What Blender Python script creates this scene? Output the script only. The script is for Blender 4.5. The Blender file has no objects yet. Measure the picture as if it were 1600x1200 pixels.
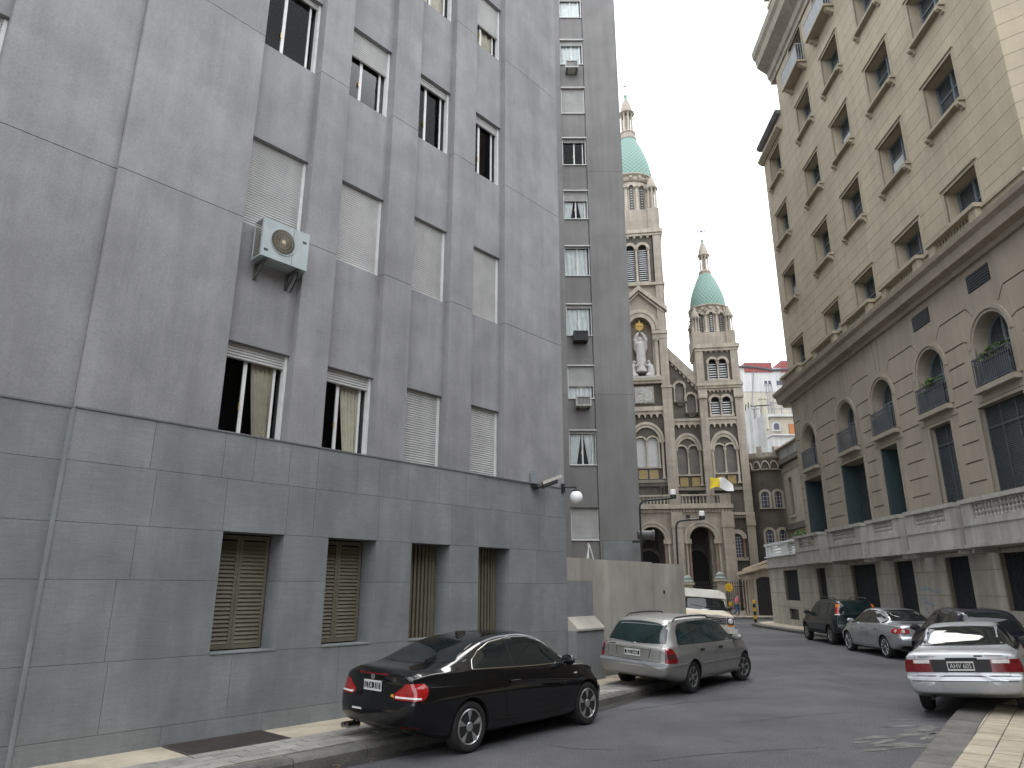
import bpy, bmesh, math, random
from math import sin, cos, pi, radians, sqrt, atan2, floor
from mathutils import Vector, Matrix
from mathutils.geometry import tessellate_polygon
from mathutils.bvhtree import BVHTree
random.seed(7)
S = bpy.context.scene
COL = S.collection

# ---------------------------------------------------------------- camera, sky, sun, exposure
HC = 2.06
cam = bpy.data.cameras.new('camera'); camo = bpy.data.objects.new('camera', cam); COL.objects.link(camo)
cam.sensor_width = 36; cam.lens = 36 * 1090 / 1600; cam.clip_start = .05; cam.clip_end = 2000
PITCH = math.atan(320 / 1090)
camo.location = (0, 0, HC); camo.rotation_euler = (pi / 2 + PITCH, 0, 0)
S.camera = camo
S.render.resolution_x = 1024; S.render.resolution_y = 768
SUN_EL, SUN_AZ = radians(62), radians(200)
w = bpy.data.worlds.new('World'); S.world = w; w.use_nodes = True
nt = w.node_tree; bg = nt.nodes['Background']
sky = nt.nodes.new('ShaderNodeTexSky'); sky.sky_type = 'NISHITA'; sky.sun_disc = False
sky.sun_elevation = SUN_EL; sky.sun_rotation = SUN_AZ; sky.dust_density = 6; sky.air_density = 1
hs = nt.nodes.new('ShaderNodeHueSaturation'); hs.inputs['Saturation'].default_value = .12
mx = nt.nodes.new('ShaderNodeMix'); mx.data_type = 'RGBA'; mx.inputs[0].default_value = .78
mx.inputs[7].default_value = (13.8, 14.4, 15.4, 1)          # even cloud layer
nt.links.new(sky.outputs[0], hs.inputs['Color']); nt.links.new(hs.outputs[0], mx.inputs[6])
nt.links.new(mx.outputs[2], bg.inputs[0]); bg.inputs[1].default_value = .13
sun = bpy.data.lights.new('sun', 'SUN'); sun.energy = .9; sun.angle = radians(25); sun.color = (1, .97, .92)
suno = bpy.data.objects.new('sun', sun); COL.objects.link(suno)
# sun comes from behind the camera, a little to the left
suno.rotation_euler = (radians(90) - SUN_EL, 0, radians(180) - SUN_AZ + radians(180))
S.view_settings.view_transform = 'Standard'; S.view_settings.look = 'None'
S.view_settings.gamma = 1; S.view_settings.exposure = .82

# ---------------------------------------------------------------- pixel helper (direction only; depth comes from ground or wall)
TH = PITCH; CT, ST = cos(TH), sin(TH)
def ray(u, v):
    x = (u - 800) / 1090; y = -(v - 600) / 1090
    return Vector((x, CT - ST * y, ST + CT * y))
def gz(u, v, z=0.):
    r = ray(u, v); t = (z - HC) / r.z
    return Vector((r.x * t, r.y * t, z))
def atdepth(u, v, d):
    r = ray(u, v); t = d / r.y
    return Vector((r.x * t, d, HC + r.z * t))

# ---------------------------------------------------------------- materials
MATS = {}
def mat(name, col, rough=.85, var=.12, scale=2.5, bump=0, bscale=40, streak=0, metal=0, coat=0, rnd=0, spec=.4, dirt=0, dcol=(.05, .045, .04), lines=None, fine=0, emit=None, trans=0, brush=0, hbrush=0):
    if name in MATS: return MATS[name]
    m = bpy.data.materials.new(name); MATS[name] = m; m.use_nodes = True
    t = m.node_tree; N = t.nodes; L = t.links; p = N['Principled BSDF']
    def nd(k): return N.new('ShaderNode' + k)
    def math_(op, a, b):
        n = nd('Math'); n.operation = op
        for i, q in enumerate((a, b)):
            if isinstance(q, (int, float)): n.inputs[i].default_value = q
            else: L.new(q, n.inputs[i])
        return n.outputs[0]
    geo = nd('NewGeometry'); pos = geo.outputs['Position']
    def noise(sc, det=5, vec=None, ro=.55):
        n = nd('TexNoise'); n.inputs['Scale'].default_value = sc; n.inputs['Detail'].default_value = det; n.inputs['Roughness'].default_value = ro
        L.new(vec or pos, n.inputs['Vector']); return n.outputs['Fac']
    def rng(f, a, b, lo=.3, hi=.7):
        n = nd('MapRange'); n.inputs[1].default_value = lo; n.inputs[2].default_value = hi
        n.inputs[3].default_value = a; n.inputs[4].default_value = b; L.new(f, n.inputs[0]); return n.outputs[0]
    fac = None
    def mul(f):
        nonlocal fac
        fac = f if fac is None else math_('MULTIPLY', fac, f)
    if var: mul(rng(noise(scale), 1 - var, 1 + var))
    if fine: mul(rng(noise(bscale * 1.3, 2), 1 - fine, 1 + fine))
    if streak:
        mp = nd('Mapping'); mp.inputs['Scale'].default_value = (2.2, 2.2, .12); L.new(pos, mp.inputs[0])
        mul(rng(noise(1.6, 6, mp.outputs[0], .6), 1 - streak, 1 + streak * .5))
    if hbrush:
        mp = nd('Mapping'); mp.inputs['Scale'].default_value = (1.6, 1.6, 22); L.new(pos, mp.inputs[0])
        mul(rng(noise(2.2, 4, mp.outputs[0], .65), 1 - hbrush, 1 + hbrush))
    if brush:
        mp = nd('Mapping'); mp.inputs['Scale'].default_value = (14, 14, 1.1); L.new(pos, mp.inputs[0])
        mul(rng(noise(1.5, 4, mp.outputs[0], .6), 1 - brush, 1 + brush))
    if rnd:
        oi = nd('ObjectInfo'); mul(rng(oi.outputs['Random'], 1 - rnd, 1 + rnd, 0, 1))
    if lines:                       # (block length, course height, joint width, darkness)
        tc = nd('TexCoord'); sp = nd('SeparateXYZ'); L.new(tc.outputs['Object'], sp.inputs[0])
        cb = nd('CombineXYZ'); L.new(math_('ADD', sp.outputs[0], sp.outputs[1]), cb.inputs[0]); L.new(sp.outputs[2], cb.inputs[1])
        br = nd('TexBrick'); L.new(cb.outputs[0], br.inputs['Vector'])
        br.inputs['Scale'].default_value = 1; br.inputs['Brick Width'].default_value = lines[0]; br.inputs['Row Height'].default_value = lines[1]
        br.inputs['Mortar Size'].default_value = lines[2]; br.inputs['Mortar Smooth'].default_value = .3
        br.inputs['Color1'].default_value = (1, 1, 1, 1); br.inputs['Color2'].default_value = (.88, .88, .88, 1)
        br.inputs['Mortar'].default_value = (lines[3],) * 3 + (1,)
        sx = nd('SeparateColor'); L.new(br.outputs['Color'], sx.inputs[0]); mul(sx.outputs[0])
    out = None
    if fac is not None:
        vm = nd('VectorMath'); vm.operation = 'SCALE'; vm.inputs[0].default_value = col; L.new(fac, vm.inputs['Scale']); out = vm.outputs[0]
    if dirt:
        mp = nd('Mapping'); mp.inputs['Scale'].default_value = (1.3, 1.3, .35); L.new(pos, mp.inputs[0])
        d = rng(noise(1.1, 7, mp.outputs[0], .68), 0, dirt, .5, .72)
        mi = nd('Mix'); mi.data_type = 'RGBA'; L.new(d, mi.inputs[0]); mi.inputs[7].default_value = (*dcol, 1)
        if out: L.new(out, mi.inputs[6])
        else: mi.inputs[6].default_value = (*col, 1)
        out = mi.outputs[2]
    if out: L.new(out, p.inputs['Base Color'])
    else: p.inputs['Base Color'].default_value = (*col, 1)
    p.inputs['Roughness'].default_value = rough; p.inputs['Metallic'].default_value = metal
    p.inputs['Specular IOR Level'].default_value = spec
    if coat: p.inputs['Coat Weight'].default_value = coat; p.inputs['Coat Roughness'].default_value = .03
    if trans: p.inputs['Transmission Weight'].default_value = trans
    if emit: p.inputs['Emission Color'].default_value = (*emit[0], 1); p.inputs['Emission Strength'].default_value = emit[1]
    if bump:
        b = nd('Bump'); b.inputs['Strength'].default_value = bump; b.inputs['Distance'].default_value = .01
        L.new(noise(bscale, 4), b.inputs['Height']); L.new(b.outputs[0], p.inputs['Normal'])
    return m

# ---------------------------------------------------------------- mesh helpers
class MB:
    def __init__(s): s.v = []; s.f = []
    def add(s, vs, fs):
        n = len(s.v); s.v += [tuple(a) for a in vs]; s.f += [tuple(i + n for i in f) for f in fs]; return s
    def box(s, x0, x1, y0, y1, z0, z1):
        if x0 > x1: x0, x1 = x1, x0
        if y0 > y1: y0, y1 = y1, y0
        if z0 > z1: z0, z1 = z1, z0
        return s.add([(x, y, z) for z in (z0, z1) for y in (y0, y1) for x in (x0, x1)],
                     [(0, 2, 3, 1), (4, 5, 7, 6), (0, 1, 5, 4), (2, 6, 7, 3), (0, 4, 6, 2), (1, 3, 7, 5)])
    def prism(s, poly, y0, y1):               # poly in x,z ; extruded along y (y0 = front)
        n = len(poly); a = sum(poly[i][0] * poly[(i + 1) % n][1] - poly[(i + 1) % n][0] * poly[i][1] for i in range(n))
        if a < 0: poly = poly[::-1]
        return s.add([(x, y0, z) for x, z in poly] + [(x, y1, z) for x, z in poly],
                     [tuple(range(n)), tuple(range(2 * n - 1, n - 1, -1))] + [(i, i + n, (i + 1) % n + n, (i + 1) % n) for i in range(n)])
    def prismx(s, poly, x0, x1):              # poly in y,z ; extruded along x
        n = len(poly); a = sum(poly[i][0] * poly[(i + 1) % n][1] - poly[(i + 1) % n][0] * poly[i][1] for i in range(n))
        if a < 0: poly = poly[::-1]
        return s.add([(x0, y, z) for y, z in poly] + [(x1, y, z) for y, z in poly],
                     [tuple(range(n - 1, -1, -1)), tuple(range(n, 2 * n))] + [(i, (i + 1) % n, (i + 1) % n + n, i + n) for i in range(n)])
    def prismz(s, poly, z0, z1):
        n = len(poly); a = sum(poly[i][0] * poly[(i + 1) % n][1] - poly[(i + 1) % n][0] * poly[i][1] for i in range(n))
        if a < 0: poly = poly[::-1]
        return s.add([(x, y, z0) for x, y in poly] + [(x, y, z1) for x, y in poly],
                     [tuple(range(n - 1, -1, -1)), tuple(range(n, 2 * n))] + [(i, (i + 1) % n, (i + 1) % n + n, i + n) for i in range(n)])
    def lathe(s, prof, c=(0, 0), n=12, a0=0, a1=2 * pi, sy=1):
        full = abs(a1 - a0 - 2 * pi) < 1e-6; m = n if full else n + 1
        vs = []
        for r, z in prof:
            for i in range(m):
                a = a0 + (a1 - a0) * i / n; vs.append((c[0] + r * cos(a), c[1] + r * sin(a) * sy, z))
        fs = []
        for j in range(len(prof) - 1):
            for i in range(n if full else n):
                k = (i + 1) % m; fs.append((j * m + i, j * m + k, (j + 1) * m + k, (j + 1) * m + i))
        if full:
            fs.append(tuple(range(m - 1, -1, -1))); q = (len(prof) - 1) * m; fs.append(tuple(range(q, q + m)))
        return s.add(vs, fs)
    def tube(s, path, r, n=8, closed=False):
        P = [Vector(p) for p in path]; vs = []; m = len(P)
        up = Vector((.13, .21, .97))
        for i, p in enumerate(P):
            d = (P[(i + 1) % m] - P[i - 1]) if closed else (P[min(i + 1, m - 1)] - P[max(i - 1, 0)])
            d.normalize(); a = d.cross(up); a.normalize(); b = d.cross(a)
            rr = r[i] if isinstance(r, (list, tuple)) else r
            for k in range(n):
                t = 2 * pi * k / n; vs.append(p + a * rr * cos(t) + b * rr * sin(t))
        fs = []
        for i in range(m if closed else m - 1):
            for k in range(n):
                j = (i + 1) % m
                fs.append((i * n + k, i * n + (k + 1) % n, j * n + (k + 1) % n, j * n + k))
        if not closed: fs += [tuple(range(n - 1, -1, -1)), tuple(range((m - 1) * n, m * n))]
        return s.add(vs, fs)
    def holed(s, outer, holes, y0, y1, back=False):   # flat wall in x,z at y0 with holes whose reveals run to y1
        polys = [[Vector((x, z, 0)) for x, z in outer]] + [[Vector((x, z, 0)) for x, z in h] for h in holes]
        flat = [q for p in polys for q in p]; tris = tessellate_polygon(polys)
        n0 = len(flat); vs = [(q.x, y0, q.y) for q in flat] + [(q.x, y1, q.y) for q in flat]; fs = []
        for a, b, c in tris:
            A, B, Cc = flat[a], flat[b], flat[c]
            cr = (B.x - A.x) * (Cc.y - A.y) - (B.y - A.y) * (Cc.x - A.x)
            t = (a, b, c) if cr > 0 else (a, c, b)
            fs.append(t)
            if back: fs.append(tuple(i + n0 for i in t[::-1]))
        o = 0
        for k, p in enumerate(polys):
            n = len(p)
            for i in range(n): fs.append((o + i, o + (i + 1) % n, o + (i + 1) % n + n0, o + i + n0))
            o += n
        return s.add(vs, fs)
    def obj(s, name, m=None, parent=None, smooth=False, loc=None, ang=35):
        me = bpy.data.meshes.new(name); me.from_pydata(s.v, [], s.f)
        bm = bmesh.new(); bm.from_mesh(me); bmesh.ops.recalc_face_normals(bm, faces=bm.faces); bm.to_mesh(me); bm.free()
        if smooth:
            me.polygons.foreach_set('use_smooth', [True] * len(me.polygons)); me.set_sharp_from_angle(angle=radians(ang))
        if m: me.materials.append(m)
        o = bpy.data.objects.new(name, me); COL.objects.link(o)
        if parent: o.parent = parent
        if loc: o.location = loc
        return o
def tag(o, label, cat, group=None):
    o['label'] = label; o['category'] = cat
    if group: o['group'] = group
    return o
def thing(name, label, cat, loc=(0, 0, 0), rz=0, group=None):
    o = bpy.data.objects.new(name, None); COL.objects.link(o); o.location = loc; o.rotation_euler = (0, 0, rz); o.empty_display_size = .3
    return tag(o, label, cat, group)
def struct(o): o['kind'] = 'structure'; return o
def dup(o, parent=None, loc=None, rot=None):
    c = o.copy(); COL.objects.link(c)
    if parent: c.parent = parent
    if loc is not None: c.location = loc
    if rot is not None: c.rotation_euler = rot
    return c
def dupt(root, loc, rz, label=None):
    r = dup(root, None, loc, (0, 0, rz))
    if label: r['label'] = label
    for ch in list(root.children):
        c = dup(ch, r)
        for g in list(ch.children): dup(g, c)
    return r
def B(x0, x1, y0, y1, z0, z1): return MB().box(x0, x1, y0, y1, z0, z1)
def arch(cx, r, zs, z0=None, n=14, k=1):        # opening outline: jambs from z0 up to springing zs then a half circle
    p = [(cx + r * cos(a), zs + k * r * sin(a)) for a in [pi * i / n for i in range(n + 1)]]
    if z0 is not None: p = [(cx + r, z0)] + p + [(cx - r, z0)]
    return p
def archring(cx, zs, r0, r1, n=16, k=1):
    o = [(cx + r1 * cos(pi * i / n), zs + k * r1 * sin(pi * i / n)) for i in range(n + 1)]
    i_ = [(cx + r0 * cos(pi * i / n), zs + k * r0 * sin(pi * i / n)) for i in range(n, -1, -1)]
    return o, i_
def ring(mb, cx, zs, r0, r1, y0, y1, n=16, k=1):
    for i in range(n):
        a, b = pi * i / n, pi * (i + 1) / n
        mb.prism([(cx + r * cos(t), zs + k * r * sin(t)) for r, t in ((r0, a), (r1, a), (r1, b), (r0, b))], y0, y1)
    return mb
def rect(x0, x1, z0, z1): return [(x0, z0), (x1, z0), (x1, z1), (x0, z1)]
def text(name, body, m, parent, size, loc, rot, depth=.002, sx=1):
    c = bpy.data.curves.new(name, 'FONT'); c.body = body; c.size = size; c.align_x = 'CENTER'; c.align_y = 'CENTER'; c.extrude = depth
    o = bpy.data.objects.new(name, c); COL.objects.link(o)
    dg = bpy.context.evaluated_depsgraph_get(); me = bpy.data.meshes.new_from_object(o.evaluated_get(dg)); bpy.data.objects.remove(o)
    me.materials.clear(); me.materials.append(m)
    o = bpy.data.objects.new(name, me); COL.objects.link(o); o.parent = parent; o.location = loc; o.rotation_euler = rot; o.scale = (sx, 1, 1)
    return o
# ---------------------------------------------------------------- frames of the walls
def unit(u):
    r = ray(u, 920); d = Vector((r.x, r.y)); d.normalize(); return d
DL = unit(1810); PL = gz(520, 1123, .15); PL.z = 0; AL = atan2(DL.y, DL.x)
def LBw(s, y=0, z=0):                     # left wall frame to world (y>0 = into the building)
    return Vector((PL.x + DL.x * s - DL.y * y, PL.y + DL.y * s + DL.x * y, z))
DR = unit(858); PR = gz(1209, 972, .15); PR.z = 0; AR = atan2(-DR.y, -DR.x)
def RBw(x, y=0, z=0):                     # right wall frame, x runs towards the camera, y>0 into the building
    d = -DR; return Vector((PR.x + d.x * x - d.y * y, PR.y + d.y * x + d.x * y, z))

M_asph = mat('asphalt', (.074, .073, .077), .9, .3, .4, bump=1, bscale=38, fine=.5, dirt=.45, dcol=(.034, .034, .036))
M_kerb = mat('kerb_granite', (.115, .11, .10), .9, .3, 3, bump=.5, fine=.25, rnd=.15)
M_walk = mat('beige_concrete', (.40, .35, .265), .9, .2, 1.6, bump=.4, bscale=70, fine=.14, dirt=.45, dcol=(.12, .11, .09))
M_tileg = mat('grey_tile', (.27, .255, .23), .9, .15, 3, bump=.6, bscale=90, fine=.2, rnd=.14, dirt=.4)
M_tiley = mat('yellow_tile', (.37, .322, .245), .85, .12, 3, bump=.5, bscale=90, fine=.14, rnd=.10, dirt=.35, dcol=(.16, .14, .10))
M_grout = mat('dark_grout', (.10, .09, .08), .95, .2)

def smooth_path(pts, n=6):
    P = [Vector(p) for p in pts]; out = []
    for i in range(len(P) - 1):
        a, b, c, d = P[max(i - 1, 0)], P[i], P[i + 1], P[min(i + 2, len(P) - 1)]
        for k in range(n):
            t = k / n; out.append(.5 * ((2 * b) + (c - a) * t + (2 * a - 5 * b + 4 * c - d) * t * t + (3 * b - a - 3 * c + d) * t ** 3))
    out.append(P[-1]); return out
def resample(P, step):
    out = [P[0].copy()]; acc = 0
    for i in range(1, len(P)):
        d = P[i] - P[i - 1]; L = d.length; t = step - acc
        while t <= L: out.append(P[i - 1] + d * (t / L)); t += step
        acc = (acc + L) % step
    return out
def sheet(name, poly, z, m):
    return struct(MB().add([(x, y, z) for x, y in poly], [tuple(range(len(poly)))]).obj(name, m))
M_ground = mat('ground_far', (.10, .10, .098), .95, .2, .2)
sheet('ground', [(-400, -400), (400, -400), (400, 400), (-400, 400)], -.06, M_ground)
sheet('road', [(-60, -60), (90, -60), (90, 90), (-60, 90)], 0, M_asph)

KL = smooth_path([LBw(-26, -1.9).xy, LBw(-12, -1.9).xy, LBw(-4, -1.9).xy, LBw(3, -1.88).xy, LBw(7.6, -1.5).xy, LBw(10.6, -1.0).xy, (6.0, 22.5), (6.5, 26), (6.9, 33), (7.2, 40), (7.0, 46)])
KR = smooth_path([(-14, -15.5), (-6, -5.3), gz(1440, 1200).xy, gz(1520, 1110).xy, (11.2, 15.9), (12.9, 19), (13.55, 24), (13.75, 31), (13.7, 38), (13.9, 42.5), (15.2, 45.2), (19, 46.4), (30, 47)])
KC = [Vector((-10, 52.6)), Vector((12, 52.0)), Vector((17, 51.8)), Vector((40, 51.2))]
def walk(name, kerb, inner, side, m):
    """pavement slab: kerb polyline + inner boundary; its kerb stones are pieces of it"""
    K = []
    for i, q in enumerate(kerb):
        d = (kerb[min(i + 1, len(kerb) - 1)] - kerb[max(i - 1, 0)]).normalized(); K.append(q + Vector((-d.y, d.x)) * side * .12)
    P = K + inner
    o = struct(MB().prismz([(p[0], p[1]) for p in P], -.05, .142).obj(name, m))
    return o
def kerbstones(parent, path, step, wid, side, s0, s1, h=.15):
    R_ = resample(path, step)
    for i in range(len(R_) - 1):
        a, b = R_[i], R_[i + 1]; mid = (a + b) / 2
        if not (s0 <= i <= s1): continue
        d = (b - a).normalized(); nrm = Vector((-d.y, d.x)) * side
        a2, b2 = a + d * .006, b - d * .006
        z = h + random.uniform(-.006, .006)
        f = .02
        q = [a2 - nrm * .012, b2 - nrm * .012, b2 + nrm * wid, a2 + nrm * wid]
        t = [a2 + nrm * f, b2 + nrm * f, b2 + nrm * wid, a2 + nrm * wid]
        mb = MB().add([(v.x, v.y, -.04) for v in q] + [(q[0].x, q[0].y, z - .04), (q[1].x, q[1].y, z - .04)] + [(v.x, v.y, z) for v in t],
                      [(0, 1, 5, 4), (4, 5, 7, 6), (6, 7, 8, 9), (1, 2, 8, 7, 5), (2, 3, 9, 8), (3, 0, 4, 6, 9)])
        mb.obj('kerb_stone', M_kerb, parent)
wl = walk('pavement', KL, [Vector((-4, 46)), Vector((-4, 27.5)), LBw(6, 3).xy, LBw(-26, 3).xy], 1, M_walk)
kerbstones(wl, KL, 1.05, .26, 1, 14, 62)
wr = walk('pavement', KR, [Vector((60, 47)), Vector((60, -30))], -1, M_walk)
kerbstones(wr, KR, 1.1, .42, -1, 10, 64)
wc = walk('pavement', KC, [Vector((40, 80)), Vector((-10, 80))], 1, M_walk)
kerbstones(wc, KC, 1.2, .3, 1, 17, 36, .152)

# grey ribbed tiles of the left pavement (outer strip), pieces of the pavement
tw, tl = .2, .4
gm = B(-26, 6.2, -1.62, -.82, .10, .146).obj('tile_bed', M_grout, wl); gm.location = PL; gm.rotation_euler = (0, 0, AL)
for ix in range(-14, 16):
    for iy in range(4):
        x0 = ix * tl + (iy % 2) * .2; y0 = -1.61 + iy * tw
        o = B(0, tl - .014, 0, tw - .012, .12, .154 + random.uniform(-.003, .003)) if ix == -14 and iy == 0 else None
        if o: tile0 = o.obj('paving_tile', M_tileg, wl); t_ = tile0
        else: t_ = dup(tile0, wl)
        v = LBw(x0, y0, random.uniform(-.003, .003)); t_.location = v; t_.rotation_euler = (0, 0, AL + random.uniform(-.008, .008))
gm = B(-26, -5.7, -1.61, -.83, .12, .152).obj('tile_bed', M_tileg, wl); gm.location = PL; gm.rotation_euler = (0, 0, AL)
# cellar cover plate
pc = [gz(300, 1160, .15), gz(395, 1146, .15), gz(461, 1157, .15), gz(357, 1178, .15)]
a0 = min((q - PL).xy.dot(DL) for q in pc); a1 = max((q - PL).xy.dot(DL) for q in pc)
plate = thing('cellar_cover', 'rusty dark brown flat metal cover set in the beige pavement by the wall', 'metal cover', LBw(0, 0, .15), AL)
M_rust = mat('brown_steel', (.05, .038, .036), .6, .25, 9, bump=.3, metal=.3, fine=.2)
B(-2.55, -1.25, -.80, -.07, -.02, .012).obj('plate', M_rust, plate)
fr = MB()
for q in ((-2.58, -2.55, -.83, -.04), (-1.25, -1.22, -.83, -.04)): fr.box(q[0], q[1], q[2], q[3], -.02, .009)
fr.box(-2.55, -1.25, -.83, -.80, -.02, .009).box(-2.55, -1.25, -.07, -.04, -.02, .009)
fr.obj('rim', mat('worn_steel', (.09, .08, .07), .6, .2, 5, metal=.4), plate)

# yellow ribbed tiles of the right pavement near the silver saloon
ka, kb = gz(1440, 1200), gz(1520, 1110); dk = (kb - ka).xy.normalized(); nk = Vector((dk.y, -dk.x)); ak = atan2(dk.y, dk.x)
bed = MB().add([(*(ka.xy + dk * a + nk * b), z) for z in (.10, .146) for a, b in ((-7, .38), (5.2, .38), (5.2, 3.4), (-7, 3.4))],
               [(3, 2, 1, 0), (4, 5, 6, 7), (0, 1, 5, 4), (1, 2, 6, 5), (2, 3, 7, 6), (3, 0, 4, 7)]).obj('tile_bed', M_grout, wr)
first = None
for i in range(-4, 25):
    for j in range(7):
        if first is None: first = B(0, .2 - .005, -.30 + .014, 0, .12, .155).obj('paving_tile', M_tiley, wr); t_ = first
        else: t_ = dup(first, wr)
        q = ka.xy + dk * (i * .2) + nk * (.40 + j * .30); t_.location = (q.x, q.y, random.uniform(-.003, .003)); t_.rotation_euler = (0, 0, ak + random.uniform(-.006, .006))
# pale grout spilled on the carriageway, tar cracks
M_stain = mat('cement_stain', (.125, .122, .115), .95, .5, 3, fine=.3)
st = MB()
random.seed(3)
def blob(mb, c, a, b, rz, z, n=22):
    ph = [random.uniform(0, 6.28) for _ in range(4)]
    pts = []
    for i in range(n):
        t = 2 * pi * i / n; r = 1 + .28 * sin(2 * t + ph[0]) + .22 * sin(5 * t + ph[1]) + .15 * sin(9 * t + ph[2])
        x, y = a * r * cos(t), b * r * sin(t); pts.append((c[0] + x * cos(rz) - y * sin(rz), c[1] + x * sin(rz) + y * cos(rz), z))
    mb.add(pts, [tuple(range(n))])
for q, a, b, rz in (((1400, 1150), .55, .12, .3), ((1420, 1165), .5, .14, .2), ((1385, 1158), .35, .07, .6), ((1440, 1140), .5, .1, .5), ((1370, 1172), .3, .05, .4), ((1405, 1135), .4, .05, .2), ((1455, 1150), .3, .09, .8), ((1345, 1160), .22, .03, .3), ((1425, 1125), .35, .04, .1)):
    c = gz(*q); blob(st, c.xy, a, b, rz, .004)
gt = MB()
for i in range(len(KL) - 1):
    a, b = KL[i], KL[i + 1]; d = (b - a).normalized(); n = Vector((d.y, -d.x)); w0 = .26 + .05 * sin(i * 1.7); w1 = .26 + .05 * sin((i + 1) * 1.7)
    gt.add([(*(a - n * .02), .003), (*(b - n * .02), .003), (*(b + n * w1), .003), (*(a + n * w0), .003)], [(0, 1, 2, 3)])
struct(gt.obj('gutter', mat('gutter_grime', (.030, .029, .028), .85, .4, 2, fine=.3, bscale=30)))
lt = MB()
for _ in range(150):
    q = LBw(random.uniform(-6, 9), -1.95 - abs(random.gauss(0, .12)), .008); a = random.uniform(0, 6.28); s_ = random.uniform(.012, .035)
    lt.add([(q.x + s_ * cos(a + t) * k, q.y + s_ * sin(a + t) * k, .007 + random.uniform(0, .012)) for t, k in ((0, 1.3), (1.6, .6), (3.14, 1), (4.7, .6))], [(0, 1, 2, 3)])
lo_ = lt.obj('leaf_litter', mat('dry_leaf', (.16, .11, .05), .9, .5, 30)); lo_['kind'] = 'stuff'
so = st.obj('cement_stain', M_stain); so['kind'] = 'stuff'
M_tar = mat('tar_seam', (.036, .036, .037), .8, .2)
tr = MB()
for pts in (((860, 1165), (900, 1170), (960, 1172)), ((1150, 1130), (1240, 1120), (1330, 1112)), ((1180, 1060), (1260, 1050), (1330, 1048)), ((1290, 1075), (1350, 1082), (1400, 1080)), ((980, 1110), (1100, 1095), (1200, 1090)), ((1010, 1190), (1120, 1178), (1290, 1168))):
    P = [gz(*q).xy for q in pts]; P = smooth_path(P, 10)
    for i in range(len(P) - 1):
        d = (P[i + 1] - P[i]).normalized(); n = Vector((-d.y, d.x)) * random.uniform(.004, .012); k = .004
        tr.add([(*(P[i] - n), k), (*(P[i + 1] - n), k), (*(P[i + 1] + n), k), (*(P[i] + n), k)], [(0, 1, 2, 3)])
to = tr.obj('tar_seam', M_tar); to['kind'] = 'stuff'
# ================================================================ LEFT BUILDING (grey concrete over slate base)
def glassmat(name, tint=(.8, .85, .85), ior=1.5):
    m = bpy.data.materials.new(name); m.use_nodes = True; t = m.node_tree; N = t.nodes; L = t.links
    N.remove(N['Principled BSDF']); o = N['Material Output']
    f = N.new('ShaderNodeFresnel'); f.inputs[0].default_value = ior
    tr = N.new('ShaderNodeBsdfTransparent'); tr.inputs[0].default_value = (*tint, 1)
    gl = N.new('ShaderNodeBsdfGlossy'); gl.inputs['Roughness'].default_value = .02; gl.inputs[0].default_value = (.9, .9, .9, 1)
    mi = N.new('ShaderNodeMixShader'); L.new(f.outputs[0], mi.inputs[0]); L.new(tr.outputs[0], mi.inputs[1]); L.new(gl.outputs[0], mi.inputs[2]); L.new(mi.outputs[0], o.inputs[0])
    return m
M_glass = glassmat('window_glass', (.82, .86, .86), 1.22)
M_conc = mat('purple_grey_concrete', (.236, .233, .235), .9, .15, 1.3, bump=.3, bscale=28, streak=.13, fine=.09, rnd=.04, dirt=.5, dcol=(.165, .16, .158), brush=.018)
M_slate = mat('slate_slab', (.190, .199, .200), .8, .14, 1.6, bump=.3, bscale=45, streak=.11, fine=.09, rnd=.06, dirt=.5, dcol=(.115, .120, .122), hbrush=.08)
M_dark = mat('dark_interior', (.012, .012, .012), .9, 0)
M_white = mat('white_frame', (.62, .62, .60), .5, .1, 4)
M_shut = mat('cream_roller_shutter', (.49, .485, .47), .6, .08, 3, streak=.12, rnd=.05)
M_olive = mat('olive_shutter_paint', (.15, .132, .092), .55, .12, 5, rnd=.06)
M_curt = mat('beige_curtain', (.55, .48, .37), .9, .12, 6)
M_curtw = mat('white_curtain', (.8, .8, .78), .9, .1, 5)
M_blackm = mat('black_metal', (.018, .018, .019), .45, .2, 6)
M_ac = mat('grey_green_casing', (.33, .37, .37), .5, .1, 4, streak=.1)
M_fin = mat('aluminium_fins', (.42, .40, .36), .5, .2, 30, metal=.5)
LB = thing('office_building', 'grey concrete office building with slate slab base and roller shutters', 'building', PL, AL)
ZJ = [4.27, 7.77, 11.3, 14.9, 18.5, 22.1, 25.7]
BAYS = [(-9.6, -8.5), (-6.87, -5.72), (-2.33, -1.2), (-.57, .5), (1.17, 2.2), (2.87, 3.88)]
def panel(x0, x1, y, z0, z1, name='concrete_panel', m=None, y1=.5):
    g = .005; return B(x0 + g * .4, x1 - g * .4, y, y1, z0 + g, z1 - g).obj(name, m or M_conc, LB)
piers = [(-26, -9.6, .09), (-8.5, -6.87, .09), (-5.72, -4.2, .09), (-4.2, -2.33, 0), (-1.2, -.57, 0), (.5, 1.17, 0), (2.2, 2.87, 0), (3.88, 5.95, 0)]
for x0, x1, y in piers:
    for i in range(6): panel(x0, x1, y, ZJ[i], ZJ[i + 1])
WH = [1.47, 1.63, 1.62, 1.6, 1.6, 1.6]
def roller(x0, x1, z0, z1, y, parent=None):
    n = max(2, int((z1 - z0) / .045)); h = (z1 - z0) / n; p = [(y + .03, z0), (y + .03, z1)]
    q = []
    for i in range(n, 0, -1):
        za = z0 + i * h; q += [(y + .006, za), (y - .010, za - h * .25), (y - .013, za - h * .6), (y - .004, za - h * .86), (y + .012, za - h * .9)]
    return MB().prismx(p[:1] + [(y, z0)] + q[::-1] + p[1:], x0, x1).obj('roller_shutter', M_shut, parent or LB)
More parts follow.
